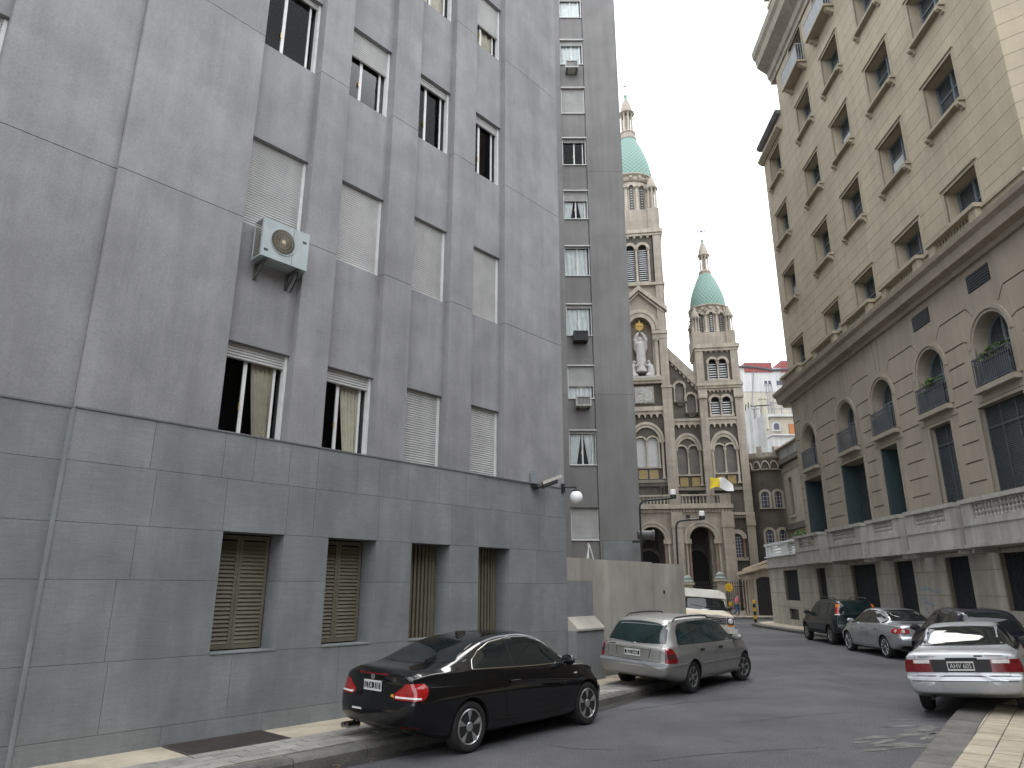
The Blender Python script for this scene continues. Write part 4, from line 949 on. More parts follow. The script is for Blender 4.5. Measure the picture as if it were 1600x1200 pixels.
for i in range(12):
    x = -1.25 + i * .19; z = 2.93 + (x + 1.3) * .27
    MB().lathe([(.0, z - .14), (.1, z - .06), (.1, z + .02)], (x, -.52), 8).obj('canopy_scale', MATS['canopy_stone'], GT)
for i in range(5): colm(-.95 + i * .2, -.05, 0, 2.6, .06, M_cs2, GT, .2, 'shaft')
B(-1.15, -.05, -.15, .4, 2.6, 2.95).obj('entablature', M_cs2, GT)
# church yard step
B(8, 9, 0, 1, 0, .05)

# ================================================================ WHITE BUILDINGS BEHIND
M_wht = mat('white_render', (.47, .47, .46), .9, .08, .6, streak=.25, dirt=.3, dcol=(.35, .34, .31))
M_crm = mat('cream_render', (.42, .395, .32), .9, .1, .6, streak=.25, dirt=.35, dcol=(.3, .28, .22))
M_gryb = mat('blue_grey_render', (.37, .375, .375), .9, .15, .6, streak=.3)
M_redr = mat('red_roof_paint', (.22, .06, .055), .7, .15, 2)
def D(u, v, d): return atdepth(u, v, d)
dW = 84
a, b = D(1152, 575, dW), D(1250, 668, dW)
WB = thing('white_building', 'tall white rendered building with red rooftop boxes behind the turret', 'building', (a.x, dW, 0), 0)
Wd = b.x - a.x + 6; zt = a.z; zm = D(1160, 612, dW).z
B(0, Wd, 0, 8, zm, zt).obj('upper_wall', M_wht, WB); B(0, Wd, .05, 8, 0, zm - .02).obj('lower_wall', M_crm, WB)
for u0, u1, v0, v1 in ((1162, 1206, 567, 577), (1219, 1232, 564, 577)):
    p, q = D(u0, v0, dW), D(u1, v1, dW); B(p.x - a.x, q.x - a.x, -.1, 4, q.z - .4, p.z).obj('rooftop_box', M_redr, WB)
p, q = D(1150, 573, dW), D(1240, 577, dW); MB().tube([(p.x - a.x, -.1, p.z), (p.x - a.x + 2.2, -.1, p.z - .1), (p.x - a.x + 4.5, -.1, p.z - .5), (q.x - a.x, -.1, q.z)], .16, 6).obj('roof_edge', mat('roof_felt', (.08, .08, .09), .9, .1), WB)
for u0, u1, v0, v1 in ((1194, 1199, 595, 601), (1200, 1205, 595, 601), (1213, 1222, 595, 602), (1219, 1223, 617, 619)):
    p, q = D(u0, v0, dW), D(u1, v1, dW); w = B(p.x - a.x, q.x - a.x, -.02, .1, q.z, p.z).obj('window', M_stain, WB); B(p.x - a.x - .06, q.x - a.x + .06, -.06, .02, q.z - .1, q.z - .005).obj('sill', M_wht, w)
MB().tube([(D(1177, 580, dW).x - a.x, -.08, D(1177, 580, dW).z), (D(1175, 640, dW).x - a.x, -.08, D(1175, 640, dW).z)], .05, 6).obj('cable', M_iron, WB)
fs = MB()
for u in (1195, 1199, 1204): p = D(u, 600, dW); fs.tube([(p.x - a.x, -.3, p.z), (p.x - a.x, -.3, p.z - 7)], .05, 5)
fs.obj('drain_pipes', M_iron, WB)
dB = 76
BB = thing('annex_building', 'small cream rooftop annex with arched niche and orange door behind the turret', 'building', (D(1203, 650, dB).x, dB, 0), 0)
o0 = D(1203, 650, dB)
p, q = D(1203, 651, dB), D(1244, 680, dB)
B(0, q.x - p.x + 2, 0, 5, 0, D(1210, 681, dB).z).obj('lower_wall', M_wht, BB); B(-.1, q.x - p.x + 2, -.3, 5, D(1210, 681, dB).z, D(1210, 679, dB).z).obj('ledge', M_wht, BB)
B(.2, q.x - p.x + 2, .2, 5, D(1210, 679, dB).z, p.z).obj('upper_wall', mat('beige_render', (.34, .31, .25), .9, .15, 1), BB); B(-.1, q.x - p.x + 2, -.1, 5, p.z, p.z + .3).obj('roof_slab', M_wht, BB)
n_ = D(1213.5, 665, dB); MB().prism(arch(n_.x - o0.x, .30, n_.z, n_.z - .45), .1, .2).obj('niche', M_stain, BB); ring(MB(), n_.x - o0.x, n_.z, .31, .48, .05, .2, 12).box(n_.x - o0.x - .5, n_.x - o0.x + .5, .05, .2, n_.z - .62, n_.z - .46).box(n_.x - o0.x - .48, n_.x - o0.x - .31, .05, .2, n_.z - .459, n_.z).box(n_.x - o0.x + .31, n_.x - o0.x + .48, .05, .2, n_.z - .459, n_.z).obj('niche_surround', M_wht, BB)
p, q = D(1233, 662, dB), D(1243, 680, dB); B(p.x - o0.x, q.x - o0.x, .12, .2, q.z, p.z).obj('door', mat('orange_wood', (.33, .13, .04), .6, .2, 4), BB)
t = MB(); A = D(1208, 650, dB); 
for u in (1208, 1222, 1238): p = D(u, 650, dB); t.box(p.x - o0.x - .05, p.x - o0.x + .05, 0, .1, p.z, p.z + 1.6)
p, q = D(1198, 637, dB), D(1245, 637, dB); t.box(p.x - o0.x, q.x - o0.x, 0, .1, A.z + 1.5, A.z + 1.6).box(p.x - o0.x, q.x - o0.x, 0, .1, A.z + .8, A.z + .86); t.obj('roof_railing', M_iron, BB)
dG = 72
GB = thing('party_wall', 'bluish grey stained party wall with chimney pots behind the turret', 'wall', (D(1160, 650, dG).x, dG, 0), 0); o0 = D(1160, 650, dG)
def Q(u, v): p = D(u, v, dG); return (p.x - o0.x, p.z)
MB().prism([Q(1155, 720), Q(1201, 720), Q(1196, 645), Q(1188, 652), Q(1178, 655), Q(1174, 635), Q(1160, 645)], 0, 3).obj('wall', M_gryb, GB)
for u, v0, v1, r in ((1193.5, 619, 655, .42), (1185, 634, 656, .36)):
    (x, z1), (_, z0) = Q(u, v0), Q(u, v1); MB().lathe([(r, z0 - 1), (r, z1 - .3), (r * 1.2, z1 - .25), (r * 1.2, z1)], (x, .6), 14).obj('chimney', M_crm if u > 1190 else M_wht, GB, True)
mb = MB()
for u0, v0, u1, v1 in ((1174, 632, 1176, 660), (1166, 631, 1166, 648), (1170, 628, 1170, 646), (1174, 634, 1205, 632)): (x0, z0), (x1, z1) = Q(u0, v0), Q(u1, v1); mb.tube([(x0, .2, z0), (x1, .2, z1)], .06, 5)
mb.obj('railing', M_blackm, GB)
# ================================================================ RIGHT BUILDING
M_sand = mat('sand_render', (.37, .318, .232), .9, .09, .7, bump=.25, bscale=60, streak=.10, fine=.04, rnd=.025, dirt=.18, dcol=(.20, .175, .13))
M_sand2 = mat('sand_moulding', (.32, .28, .205), .9, .1, .9, streak=.12, fine=.05, dirt=.2, dcol=(.2, .175, .135))
M_low = mat('taupe_render', (.305, .265, .21), .9, .1, .8, bump=.3, streak=.14, fine=.05, dirt=.2, dcol=(.17, .15, .12))
M_base = mat('grey_base_stone', (.375, .355, .305), .9, .14, .9, bump=.35, streak=.25, fine=.07, rnd=.05, dirt=.4, dcol=(.17, .16, .14))
M_groove = mat('groove_shadow_render', (.16, .14, .105), .95, .1)
M_pane = mat('dark_window_pane', (.045, .055, .062), .07, .2, 1.5, spec=.6)
M_bluef = mat('grey_blue_frame', (.16, .19, .205), .5, .1, 3)
M_teal = mat('dark_teal_shutter', (.04, .062, .068), .5, .12, 4)
M_slab = mat('pale_balcony_stone', (.375, .36, .325), .9, .12, 1.2, streak=.25, fine=.06, dirt=.4, dcol=(.16, .15, .13))
M_irn = mat('grey_iron', (.07, .08, .09), .5, .15)
RB = thing('corner_building', 'sandy stone corner building with balustrades and arched windows', 'building', PR, AR)
XC = [9.05, 13.68, 17.18, 20.86, 24.33]
XW = [(8.18, 9.92), (12.8, 14.55), (16.3, 18.06), (19.95, 21.77), (23.44, 25.22)]
WIN = []
for i, (a, b) in enumerate(XW):
    WIN.append((a, b, 12.7, 14.73, i, 'A'))
    for z0, z1, r in ((17.05, 18.9, 'B'), (20.8, 22.64, 'C'), (24.57, 26.4, 'D')): WIN.append((a, b, z0, z1, i, r))
    if i: WIN.append((a, b, 27.85, 30.1, i, 'E'))
XE = 27.34
# backing wall and coursed stone blocks
MB().holed(rect(7.22, XE, 11.9, 27.0), [rect(a, b, z0, z1) for a, b, z0, z1, i, r in WIN if r != 'E'], .022, .4).obj('wall_backing', M_groove, RB)
MB().holed(rect(10.66, XE, 27.0, 33.2), [rect(a, b, z0, z1) for a, b, z0, z1, i, r in WIN if r == 'E'], .022, .4).obj('wall_backing', M_groove, RB)
JZ = [15.82 + .5355 * k for k in range(-8, 28)]; JZ = [12.55] + [z for z in JZ if 12.7 < z < 30.1] + [30.2]
g = .007
for z0, z1 in zip(JZ, JZ[1:]):
    xs0 = 7.2 if z1 < 27.2 else 10.66
    ws = [w_ for w_ in WIN if w_[2] < z1 - .02 and w_[3] > z0 + .02]
    bp = sorted({xs0, XE} | {w_[0] for w_ in ws} | {w_[1] for w_ in ws})
    for a, b in zip(bp, bp[1:]):
        if b <= xs0 or b - a < .02: continue
        zz = [(z0, z1)]
        for w_ in ws:
            if w_[0] <= a + 1e-4 and b <= w_[1] + 1e-4: zz = [q for q in ((z0, w_[2]), (w_[3], z1)) if q[1] - q[0] > .03]
        for p, q in zz: B(a, b, 0, .05, p + g, q - g).obj('stone_course', M_sand, RB)
# windows with deep reveals
def scroll(x, z, par):
    pts = [(-.0, 0), (-.2, 0), (-.22, -.07), (-.17, -.14), (-.1, -.16), (-.06, -.24), (0, -.27)]
    return MB().prismx([(y, z + zz) for y, zz in pts], x, x + .16).obj('scroll_bracket', M_sand2, par)
for a, b, z0, z1, i, r in WIN:
    YB = .52
    fr = MB(); YA = .398
    fr.add([(a, YA, z0), (a, YB, z0), (a, YB, z1), (a, YA, z1)], [(0, 1, 2, 3)]).add([(b, YA, z0), (b, YB, z0), (b, YB, z1), (b, YA, z1)], [(0, 1, 2, 3)]).add([(a, YA, z1), (b, YA, z1), (b, YB, z1), (a, YB, z1)], [(0, 1, 2, 3)]).add([(a, YA, z0), (b, YA, z0), (b, YB, z0), (a, YB, z0)], [(0, 1, 2, 3)])
    fr.holed(rect(a - .01, b + .01, z0 - .01, z1 + .01), [rect(a + .004, b - .004, z0 + .004, z1 - .004)], .052, .397)
    wn = fr.obj('window_reveal', M_sand, RB)
    f = MB(); w = .06; xm = (a + b) / 2
    f.box(a, a + w, YB - .1, YB, z0, z1).box(b - w, b, YB - .1, YB, z0, z1).box(a + w, b - w, YB - .1, YB, z0, z0 + w).box(a + w, b - w, YB - .1, YB, z1 - w, z1).box(xm - .04, xm + .04, YB - .1, YB, z0 + w, z1 - w).box(a + w, xm - .04, YB - .08, YB, z0 + (z1 - z0) * .62, z0 + (z1 - z0) * .62 + .05).box(xm + .04, b - w, YB - .08, YB, z0 + (z1 - z0) * .62, z0 + (z1 - z0) * .62 + .05)
    f.obj('frame', M_bluef, wn); B(a, b, YB - .04, YB - .02, z0, z1).obj('pane', M_pane, wn)
    if (i * 7 + ord(r)) % 3 == 0: B(a + .06, xm, YB - .06, YB - .045, z0 + (z1 - z0) * .15, z0 + (z1 - z0) * .6).obj('blind', mat('pale_blind2', (.5, .52, .52), .8, .1), wn)
    # architrave
    f = MB(); e = .12
    f.box(a - e, a, -.025, .06, z0, z1 + e).box(b, b + e, -.025, .06, z0, z1 + e).box(a, b, -.025, .06, z1, z1 + e); f.obj('architrave', M_sand2, RB)
    B(a - .14, b + .14, -.07, .06, z1 + e, z1 + e + .05).obj('lintel_moulding', M_sand2, RB)
    if r in 'BCD':
        sl = B(a - .22, b + .2, -.20, .1, z0 - .11, z0 - .001).obj('window_sill', M_sand2, RB)
        for x in (a - .16, b - .02): scroll(x, z0 - .11, sl)
    if r == 'E':
        bs = B(a - .3, b + .28, -.5, .05, z0 - .17, z0 - .05).obj('balcony_slab', M_sand2, RB)
        for x in (a - .2, b): MB().prismx([(0, z0 - .17), (-.4, z0 - .17), (-.34, z0 - .3), (-.08, z0 - .46), (0, z0 - .48)], x, x + .2).obj('scroll_bracket', M_sand2, bs)
        rl = MB().box(a - .28, b + .26, -.47, -.44, z0 + .9, z0 + .95).box(a - .28, b + .26, -.47, -.44, z0, z0 + .04)
        n = 18
        for k in range(n + 1): x = a - .26 + (b - a + .5) * k / n; rl.box(x - .011, x + .011, -.465, -.44, z0 - .05, z0 + .9)
        for x in (a - .28, b + .23):
            rl.box(x, x + .03, -.44, .0, z0 + .9, z0 + .95)
            for k in range(3): y = -.35 + .12 * k; rl.box(x, x + .02, y, y + .02, z0, z0 + .9)
        rl.box(a - .2, b + .18, -.452, -.447, z0 + .02, z0 + .8)
        rl.obj('iron_railing', mat('pale_grey_iron', (.30, .31, .32), .6, .1), bs)
# roof cornice, corner cornice and attic
def moulding(prof, x0, x1, nm, m): return MB().prismx(prof, x0, x1).obj(nm, m, RB)
moulding([(.3, 30.2), (-.08, 30.2), (-.10, 30.45), (-.2, 30.55), (-.25, 30.9), (-.75, 31.35), (-.82, 31.8), (-.95, 32.0), (-1.0, 32.35), (.3, 32.5)], 10.0, XE + 1.5, 'roof_cornice', mat('shaded_cornice_stone', (.30, .27, .22), .9, .15, 1, streak=.2))
B(10.7, XE, .35, 8, 32.5, 36).obj('attic_wall', M_sand, RB); B(10.4, XE, .1, 8, 35.2, 35.45).obj('attic_cornice', M_sand2, RB); B(10.2, XE, .05, 8, 36, 36.3).obj('attic_cornice', M_sand2, RB)
moulding([(.3, 26.75), (-.1, 26.75), (-.3, 26.95), (-.3, 27.08), (.3, 27.1)], 7.0, 10.66, 'corner_cornice', M_sand2); B(7.25, 10.65, .0, .6, 27.1, 27.75).obj('corner_parapet', M_sand, RB); moulding([(.5, 27.75), (-.15, 27.75), (-.3, 27.9), (-.3, 28.0), (.5, 28.02)], 7.0, 10.66, 'corner_cornice', mat('slate_coping', (.14, .14, .15), .8, .15))
# main cornice between floors
moulding([(.3, 11.8), (-.12, 11.8), (-.15, 11.95), (-.42, 12.0), (-.48, 12.3), (-.62, 12.4), (-.66, 12.55), (.3, 12.56)], 6.1, XE + .7, 'main_cornice', M_low)
# parapet with balustrades
B(7.0, XE, -.22, .0, 12.56, 12.75).obj('parapet_plinth', M_sand2, RB)
PB = [(7.1, 9.75), (11.8, 14.45), (15.4, 18.05), (19.15, 21.9), (22.65, 25.35)]
last = 7.0; ub0 = None
for k, (a, b) in enumerate(PB):
    if a - last > .05: B(last, a, -.16, .0, 12.75, 13.1).obj('parapet_panel', M_sand2, RB); B(last, a, -.22, .0, 13.1, 13.2).obj('parapet_rail', M_sand2, RB)
    B(a - .08, b + .08, -.46, .0, 13.13, 13.26).obj('balustrade_rail', M_sand2, RB); B(a, b, -.40, -.05, 12.56, 12.70).obj('balustrade_foot', M_sand2, RB)
    B(a, a + .35, -.38, .0, 12.7, 13.13).obj('balustrade_post', M_sand2, RB); B(b - .35, b, -.38, .0, 12.7, 13.13).obj('balustrade_post', M_sand2, RB)
    n = 12
    if k == 0: B(a + .35, b - .35, -.3, -.1, 12.7, 13.13).obj('balustrade_panel', M_low, RB)
    else:
        for q in range(n):
            if ub0 is None: ub0 = MB().lathe([(.06, 0), (.06, .04), (.035, .06), (.075, .17), (.07, .22), (.03, .34), (.05, .40), (.06, .44)], n=8).obj('baluster', M_sand2, RB, True); o = ub0
            else: o = dup(ub0, RB)
            o.location = (a + .42 + (b - a - .84) * q / (n - 1), -.22, 12.69)
    last = b
B(last, XE, -.16, .0, 12.75, 13.1).obj('parapet_panel', M_sand2, RB); B(last, XE, -.22, .0, 13.1, 13.2).obj('parapet_rail', M_sand2, RB)
# lower storeys: grooved wall with arched windows and tall doors
DOOR = [(7.72, 10.05), (12.45, 14.85), (16.4, 17.8), (20.2, 21.52), (23.1, 25.25)]
AR_ = [(XC[i], .86) for i in range(5)]
holes = [arch(c, r, 9.25, 7.95, 16) for c, r in AR_] + [rect(a, b, 4.3, 7.43) for a, b in DOOR]
wlow = MB().holed(rect(7.1, XE, 3.2, 11.85), holes, 0, .36, back=True).obj('lower_wall', M_low, RB)
cut = MB()
def groove(p, q, w=.05, d=.06):
    (x0, z0), (x1, z1) = p, q; dx, dz = x1 - x0, z1 - z0; L_ = sqrt(dx * dx + dz * dz); nx, nz = -dz / L_ * w / 2, dx / L_ * w / 2
    cut.prism([(x0 - nx, z0 - nz), (x1 - nx, z1 - nz), (x1 + nx, z1 + nz), (x0 + nx, z0 + nz)], -.02, d)
PRS = [(7.18, 7.5), (10.5, 12.1), (15.12, 15.98), (18.3, 19.55), (21.9, 22.83), (25.72, 27.0)]
for k, (a, b) in enumerate(PRS):
    for z in (5.26, 5.88, 6.49, 7.1, 7.73, 8.37, 9.0): groove((a, z), (b, z))
    xl = XC[k - 1] if k else None; xr = XC[k] if k < 5 else None
    e = .12
    groove((a - (e if xl else 0), 9.64), (b + (e if xr else 0), 9.64))
    if xl: groove((a - e - .012, 9.63), (a - e - .26, 9.55))
    if xr: groove((b + e + .012, 9.63), (b + e + .26, 9.55))
    aa = xl + .95 if xl else a; bb = xr - .95 if xr else b
    if bb - aa > .1:
        groove((aa, 10.62), (bb, 10.62))
        if xl: groove((aa - .012, 10.60), (aa - .3, 10.25))
        if xr: groove((bb + .012, 10.60), (bb + .3, 10.25))
for k, c in enumerate(XC):
    if k < 3:
        groove((c - .13, 10.42), (c - .24, 11.78)); groove((c + .13, 10.42), (c + .24, 11.78))
co = cut.obj('cutter', None, RB); bm_ = wlow.modifiers.new('b', 'BOOLEAN'); bm_.operation = 'DIFFERENCE'; bm_.object = co; bm_.solver = 'EXACT'; bm_.use_self = True
dg = bpy.context.evaluated_depsgraph_get(); me = bpy.data.meshes.new_from_object(wlow.evaluated_get(dg)); wlow.modifiers.clear(); wlow.data = me; bpy.data.objects.remove(co)
plant_m = mat('leaf_green', (.06, .11, .025), .7, .35, 9)
def leaves(parent, c, rad, n, nm='foliage', size=.07):
    mb = MB()
    for _ in range(n):
        a = random.uniform(0, 2 * pi); e = random.gauss(0, .5); r = random.random() ** .4
        p = Vector((c[0] + rad[0] * r * cos(a) * cos(e), c[1] + rad[1] * r * sin(a) * cos(e), c[2] + rad[2] * r * sin(e)))
        d = Vector((random.uniform(-1, 1), random.uniform(-1, 1), random.uniform(-.2, 1))).normalized(); s = d.cross(Vector((random.uniform(-1, 1), random.uniform(-1, 1), random.uniform(-1, 1)))).normalized(); L_ = size * random.uniform(.6, 1.4)
        mb.add([p, p + d * L_ * .5 + s * L_ * .25, p + d * L_, p + d * L_ * .5 - s * L_ * .25], [(0, 1, 2, 3)])
    return mb.obj(nm, plant_m, parent)
for k, (c, r) in enumerate(AR_):
    YB = .46
    ring(MB(), c, 9.25, r, r + .10, -.03, .06, 20).obj('arch_moulding', M_low, RB); ring(MB(), c, 9.25, r + .10, r + .22, -.07, .06, 20).obj('arch_moulding', M_low, RB)
    for s in (-1, 1): x0, x1 = sorted((c + s * r, c + s * (r + .2))); B(x0, x1, -.045, .05, 7.95, 9.25).obj('jamb_moulding', M_low, RB)
    # reveal + glazing
    o_ = arch(c, r, 9.25, 7.95, 16); n = len(o_)
    rv = MB().add([(x, .36, z) for x, z in o_] + [(x, YB, z) for x, z in o_], [(i, (i + 1) % n, (i + 1) % n + n, i + n) for i in range(n)]).obj('window_reveal', M_low, RB)
    MB().prism(arch(c, r, 9.25, 7.95, 16), YB, YB + .03).obj('pane', M_pane, rv)
    f = MB(); ring(f, c, 9.25, r - .09, r, YB - .05, YB - .002, 16)
    f.box(c - r, c - r + .09, YB - .05, YB - .002, 7.95, 9.25).box(c + r - .09, c + r, YB - .05, YB - .002, 7.95, 9.25).box(c - .05, c + .05, YB - .05, YB - .002, 7.95, 10.0).box(c - r + .09, c - .05, YB - .045, YB - .002, 9.22, 9.28).box(c + .05, c + r - .09, YB - .045, YB - .002, 9.22, 9.28)
    for x in (c - .42, c + .42): f.box(x - .025, x + .025, YB - .04, YB - .002, 7.95, 9.22)
    f.obj('frame', M_bluef, rv)
    sl = B(c - r - .12, c + r + .12, -.24, .1, 7.78, 7.94).obj('window_sill', M_low, RB)
    rl = MB().box(c - r, c + r, -.19, -.16, 8.82, 8.86).box(c - r, c + r, -.19, -.16, 8.0, 8.03).box(c - r, c + r, -.19, -.16, 8.65, 8.67)
    for q in range(19): x = c - r + 2 * r * q / 18; rl.box(x - .009, x + .009, -.185, -.165, 7.94, 8.82)
    for x in (c - r, c + r - .02): rl.box(x, x + .02, -.16, .0, 8.82, 8.86).box(x, x + .02, -.1, -.08, 7.94, 8.82).box(x, x + .02, -.16, .0, 8.0, 8.03)
    if k in (2, 3, 4): rl.box(c - r + .02 + (.3 if k == 4 else 0), c + r - .02, -.152, -.148, 8.04, 8.6)
    rl.obj('iron_railing', M_irn, sl)
    if k in (3, 4):
        pl = thing('planter_box', ['', '', '', 'narrow window box of green plants on an arched window railing', 'wide window box of green plants on the largest arched window railing'][k], 'planter', RBw(c + .1, -.02, 8.0), AR, 'window boxes')
        B(-.55, .6, -.11, .11, .55, .72).obj('box', M_blackm, pl); leaves(pl, (.0, -.05, .86), (.62, .16, .2), 260, size=.12)
    B(c - r - .3, c + r + .3, -.03, .03, 7.55, 7.60).obj('string_moulding', M_low, RB)
    # vent grille above arch
    if k in (3, 4):
        x0 = c - .62; vg = B(x0, x0 + 1.15, -.012, .03, 11.0, 11.56).obj('vent_grille', M_blackm, RB)
        for q in range(6): B(x0 + .03, x0 + 1.12, -.04, -.013, 11.03 + q * .09, 11.055 + q * .09).obj('slat', M_irn, vg)
for k, (a, b) in enumerate(DOOR):
    z0, z1 = 4.0, 7.43
    rv = MB().add([(x, y, z) for y in (.36, .7) for x, z in ((a, z0), (b, z0), (b, z1), (a, z1))], [(0, 1, 5, 4), (1, 2, 6, 5), (2, 3, 7, 6), (3, 0, 4, 7)]).obj('door_reveal', M_low, RB)
    B(a - .1, a, -.03, .05, 4.65, z1 + .1).obj('door_moulding', M_low, RB); B(b, b + .1, -.03, .05, 4.65, z1 + .1).obj('door_moulding', M_low, RB); B(a, b, -.03, .05, z1, z1 + .1).obj('door_moulding', M_low, RB)
    if k < 3:
        B(a, b, .68, .70, z0, z1).obj('glazing', M_pane, rv)
        wsh = (b - a) * .3
        for (p, q) in ((a + .02, a + .06), (b - .06, b - .02)): pass
        # folded shutters standing against the reveals
        sh = MB().box(a + .012, a + .05, -.0, .62, 4.5, z1 - .02); n = 44
        for i in range(n): z = 4.55 + (z1 - 4.65) * i / n; sh.box(a + .05, a + .058, .03, .6, z, z + .03)
        sh.obj('folded_shutter', M_teal, rv); B(b - .05, b - .012, -.0, .62, 4.5, z1 - .02).obj('folded_shutter', M_teal, rv)
        f = MB(); 
        for x in (a + .06, (a + b) / 2 - .05, b - .14): f.box(x, x + .09, .62, .675, 4.3, z1)
        f.obj('door_frame', M_teal, rv)
    else:
        bl = MB(); n = int((z1 - 4.4) / .06)
        for i in range(n): z = 4.4 + i * .06; bl.prismx([(.2, z), (.185, z + .012), (.205, z + .058), (.22, z + .058)], a + .02, b - .02)
        bo = bl.obj('slatted_blind', mat('grey_blue_blind', (.045, .052, .056), .6, .12, 3), rv); B(a, b, .225, .24, z0, z1).obj('blind_back', M_dark, rv)
        nn = 2 if k == 3 else 3
        for i in range(nn + 1): x = a + (b - a) * i / nn; B(x - .02, x + .02, .165, .2, 4.4, z1 - .01).obj('blind_rail', M_irn, rv)
        B(a, b, .164, .2, 6.75, 6.8).obj('blind_rail', M_irn, rv)
# balconies
BAL = [(6.98, 10.3), (11.5, 15.05), (15.75, 18.45), (19.0, 22.1), (22.55, 26.2)]
lb0 = None
for k, (a, b) in enumerate(BAL):
    P = -.62 - .04 * k
    bs = B(a - .02, b + .02, P - .06, .0, 3.24, 3.34).obj('balcony_slab', M_slab, RB)
    xm = (a + b) / 2
    for p, q in ((a, xm - .006), (xm + .006, b)): B(p, q, P, .0, 3.34, 3.86).obj('balcony_panel', M_slab, RB)
    B(a - .01, b + .01, P - .03, .0, 3.86, 3.91).obj('balcony_moulding', M_slab, RB); B(a, b, P, .0, 3.91, 4.06).obj('balcony_foot', M_slab, RB)
    ra = MB().box(a - .04, b + .04, P - .05, P + .22, 4.53, 4.66).box(a - .04, a + .2, P + .22, 0, 4.53, 4.66).box(b - .2, b + .04, P + .22, 0, 4.53, 4.66).obj('handrail', M_slab, RB)
    pw = .55
    B(a, a + pw, P, P + .2, 4.06, 4.53).obj('balustrade_post', M_slab, RB); B(b - pw, b, P, P + .2, 4.06, 4.53).obj('balustrade_post', M_slab, RB)
    B(a, a + .18, P + .2, .0, 4.06, 4.53).obj('balustrade_post', M_slab, RB); B(b - .18, b, P + .2, .0, 4.06, 4.53).obj('balustrade_post', M_slab, RB)
    if k == 0:
        for z in (4.13, 4.28, 4.43): B(a + pw, b - pw, P + .05, P + .12, z, z + .05).obj('balustrade_bar', M_slab, RB)
        continue
    n = 12 if k < 4 else 15
    for q in range(n):
        if lb0 is None: lb0 = MB().lathe([(.055, 0), (.055, .05), (.03, .08), (.06, .17), (.03, .235), (.06, .30), (.03, .39), (.055, .42), (.055, .47)], n=10).obj('baluster', M_slab, RB, True); o = lb0
        else: o = dup(lb0, RB)
        o.location = (a + pw + .08 + (b - a - 2 * pw - .16) * q / (n - 1), P + .1, 4.06)
    for x in (a + .1, b - .25): B(x, x + .14, P + .05, .0, 3.1, 3.24).obj('balcony_bracket', M_slab, RB)
# terrace at the far end
M_wpaint = mat('white_painted_stone', (.60, .61, .61), .8, .1, 1.5, streak=.12)
B(.0, 6.95, -.05, 9, 3.3, 3.86).obj('terrace_band', M_slab, RB); B(-.12, 7.0, -.16, 9, 3.24, 3.31).obj('terrace_moulding', M_slab, RB); B(-.1, 7.0, -.14, .3, 3.86, 3.93).obj('terrace_moulding', M_wpaint, RB)
for x0, x1 in ((0, .9), (2.9, 4.0), (6.2, 6.95)): B(x0, x1, -.06, .2, 3.93, 4.55).obj('terrace_post', M_wpaint, RB)
for x0, x1 in ((.9, 2.9), (4.0, 6.2)):
    for z in (4.0, 4.17, 4.34): B(x0, x1, .02, .1, z, z + .07).obj('terrace_bar', M_wpaint, RB)
B(-.08, 7.0, -.12, .26, 4.55, 4.67).obj('terrace_rail', M_wpaint, RB); B(0, .2, .2, 9, 3.93, 4.55).obj('terrace_parapet', M_wpaint, RB)
for k, (x, sz, lab) in enumerate(((4.3, .5, 'low green shrub behind the white terrace parapet'), (5.9, .75, 'taller leafy green shrub at the terrace corner by the shuttered door'))):
    sh = thing('shrub', lab, 'shrub', RBw(x, .9, 3.9), AR, 'terrace plants')
    MB().tube([(0, 0, 0), (.05, .02, .5), (.0, .05, .9)], [.04, .03, .015], 6).obj('stem', mat('bark', (.08, .06, .04), .9, .2), sh)
    MB().lathe([(.3, 0), (.36, .35), (.3, .35)], n=12).obj('pot', mat('terracotta', (.3, .14, .08), .8, .1), sh)
    leaves(sh, (0, 0, .75 + sz * .25), (1.0, .6, sz * .7), 600, size=.2)
# base wall in blocks
BW = [(2.72, 5.05, 1.45, 3.05), (7.86, 9.0, .7, 3.04), (11.98, 14.45, .7, 3.05), (16.03, 17.53, .7, 3.06), (19.71, 21.11, .7, 3.07), (22.7, 25.6, 1.45, 3.07)]
B(.03, XE, .03, .4, .1, 3.24).obj('base_backing', M_groove, RB) if False else None
MB().holed(rect(.02, XE, .1, 3.24), [rect(*w_) for w_ in BW] + [rect(3.1, 4.6, .45, 1.0), rect(24.5, 25.5, .4, .9)], .025, .4).obj('base_backing', M_groove, RB)
ZB = [.1, 1.09, 1.85, 2.62, 3.24]
for z0, z1 in zip(ZB, ZB[1:]):
    ws = [w_ for w_ in BW + [(3.1, 4.6, .45, 1.0), (24.5, 25.5, .4, .9)] if w_[2] < z1 - .02 and w_[3] > z0 + .02]
    bp = sorted({.0, XE} | {w_[0] for w_ in ws} | {w_[1] for w_ in ws})
    for a, b in zip(bp, bp[1:]):
        zz = [(z0, z1)]
        for w_ in ws:
            if w_[0] <= a + 1e-4 and b <= w_[1] + 1e-4: zz = [q for q in ((z0, w_[2]), (w_[3], z1)) if q[1] - q[0] > .03]
        for p, q in zz: B(a, b, 0, .06, p + .008, q - .008).obj('base_block', M_base, RB)
for k, (a, b, z0, z1) in enumerate(BW):
    bk = B(a, b, .2, .3, z0, z1).obj('metal_shutter', mat('charcoal_shutter', (.028, .032, .035), .55, .2, 3, streak=.15), RB)
    n = int((b - a) / .11)
    for i in range(n + 1): x = a + .02 + (b - a - .04) * i / n; B(x - .012, x + .012, .16, .2, z0, z1).obj('rib', MATS['charcoal_shutter'], bk)
for q in ((3.1, 4.6, .45, 1.0), (24.5, 25.5, .4, .9)): B(q[0], q[1], .15, .2, q[2], q[3]).obj('cellar_vent', M_blackm, RB)
B(-.001, .4, .06, 9, .1, 3.24).obj('end_wall', M_base, RB)
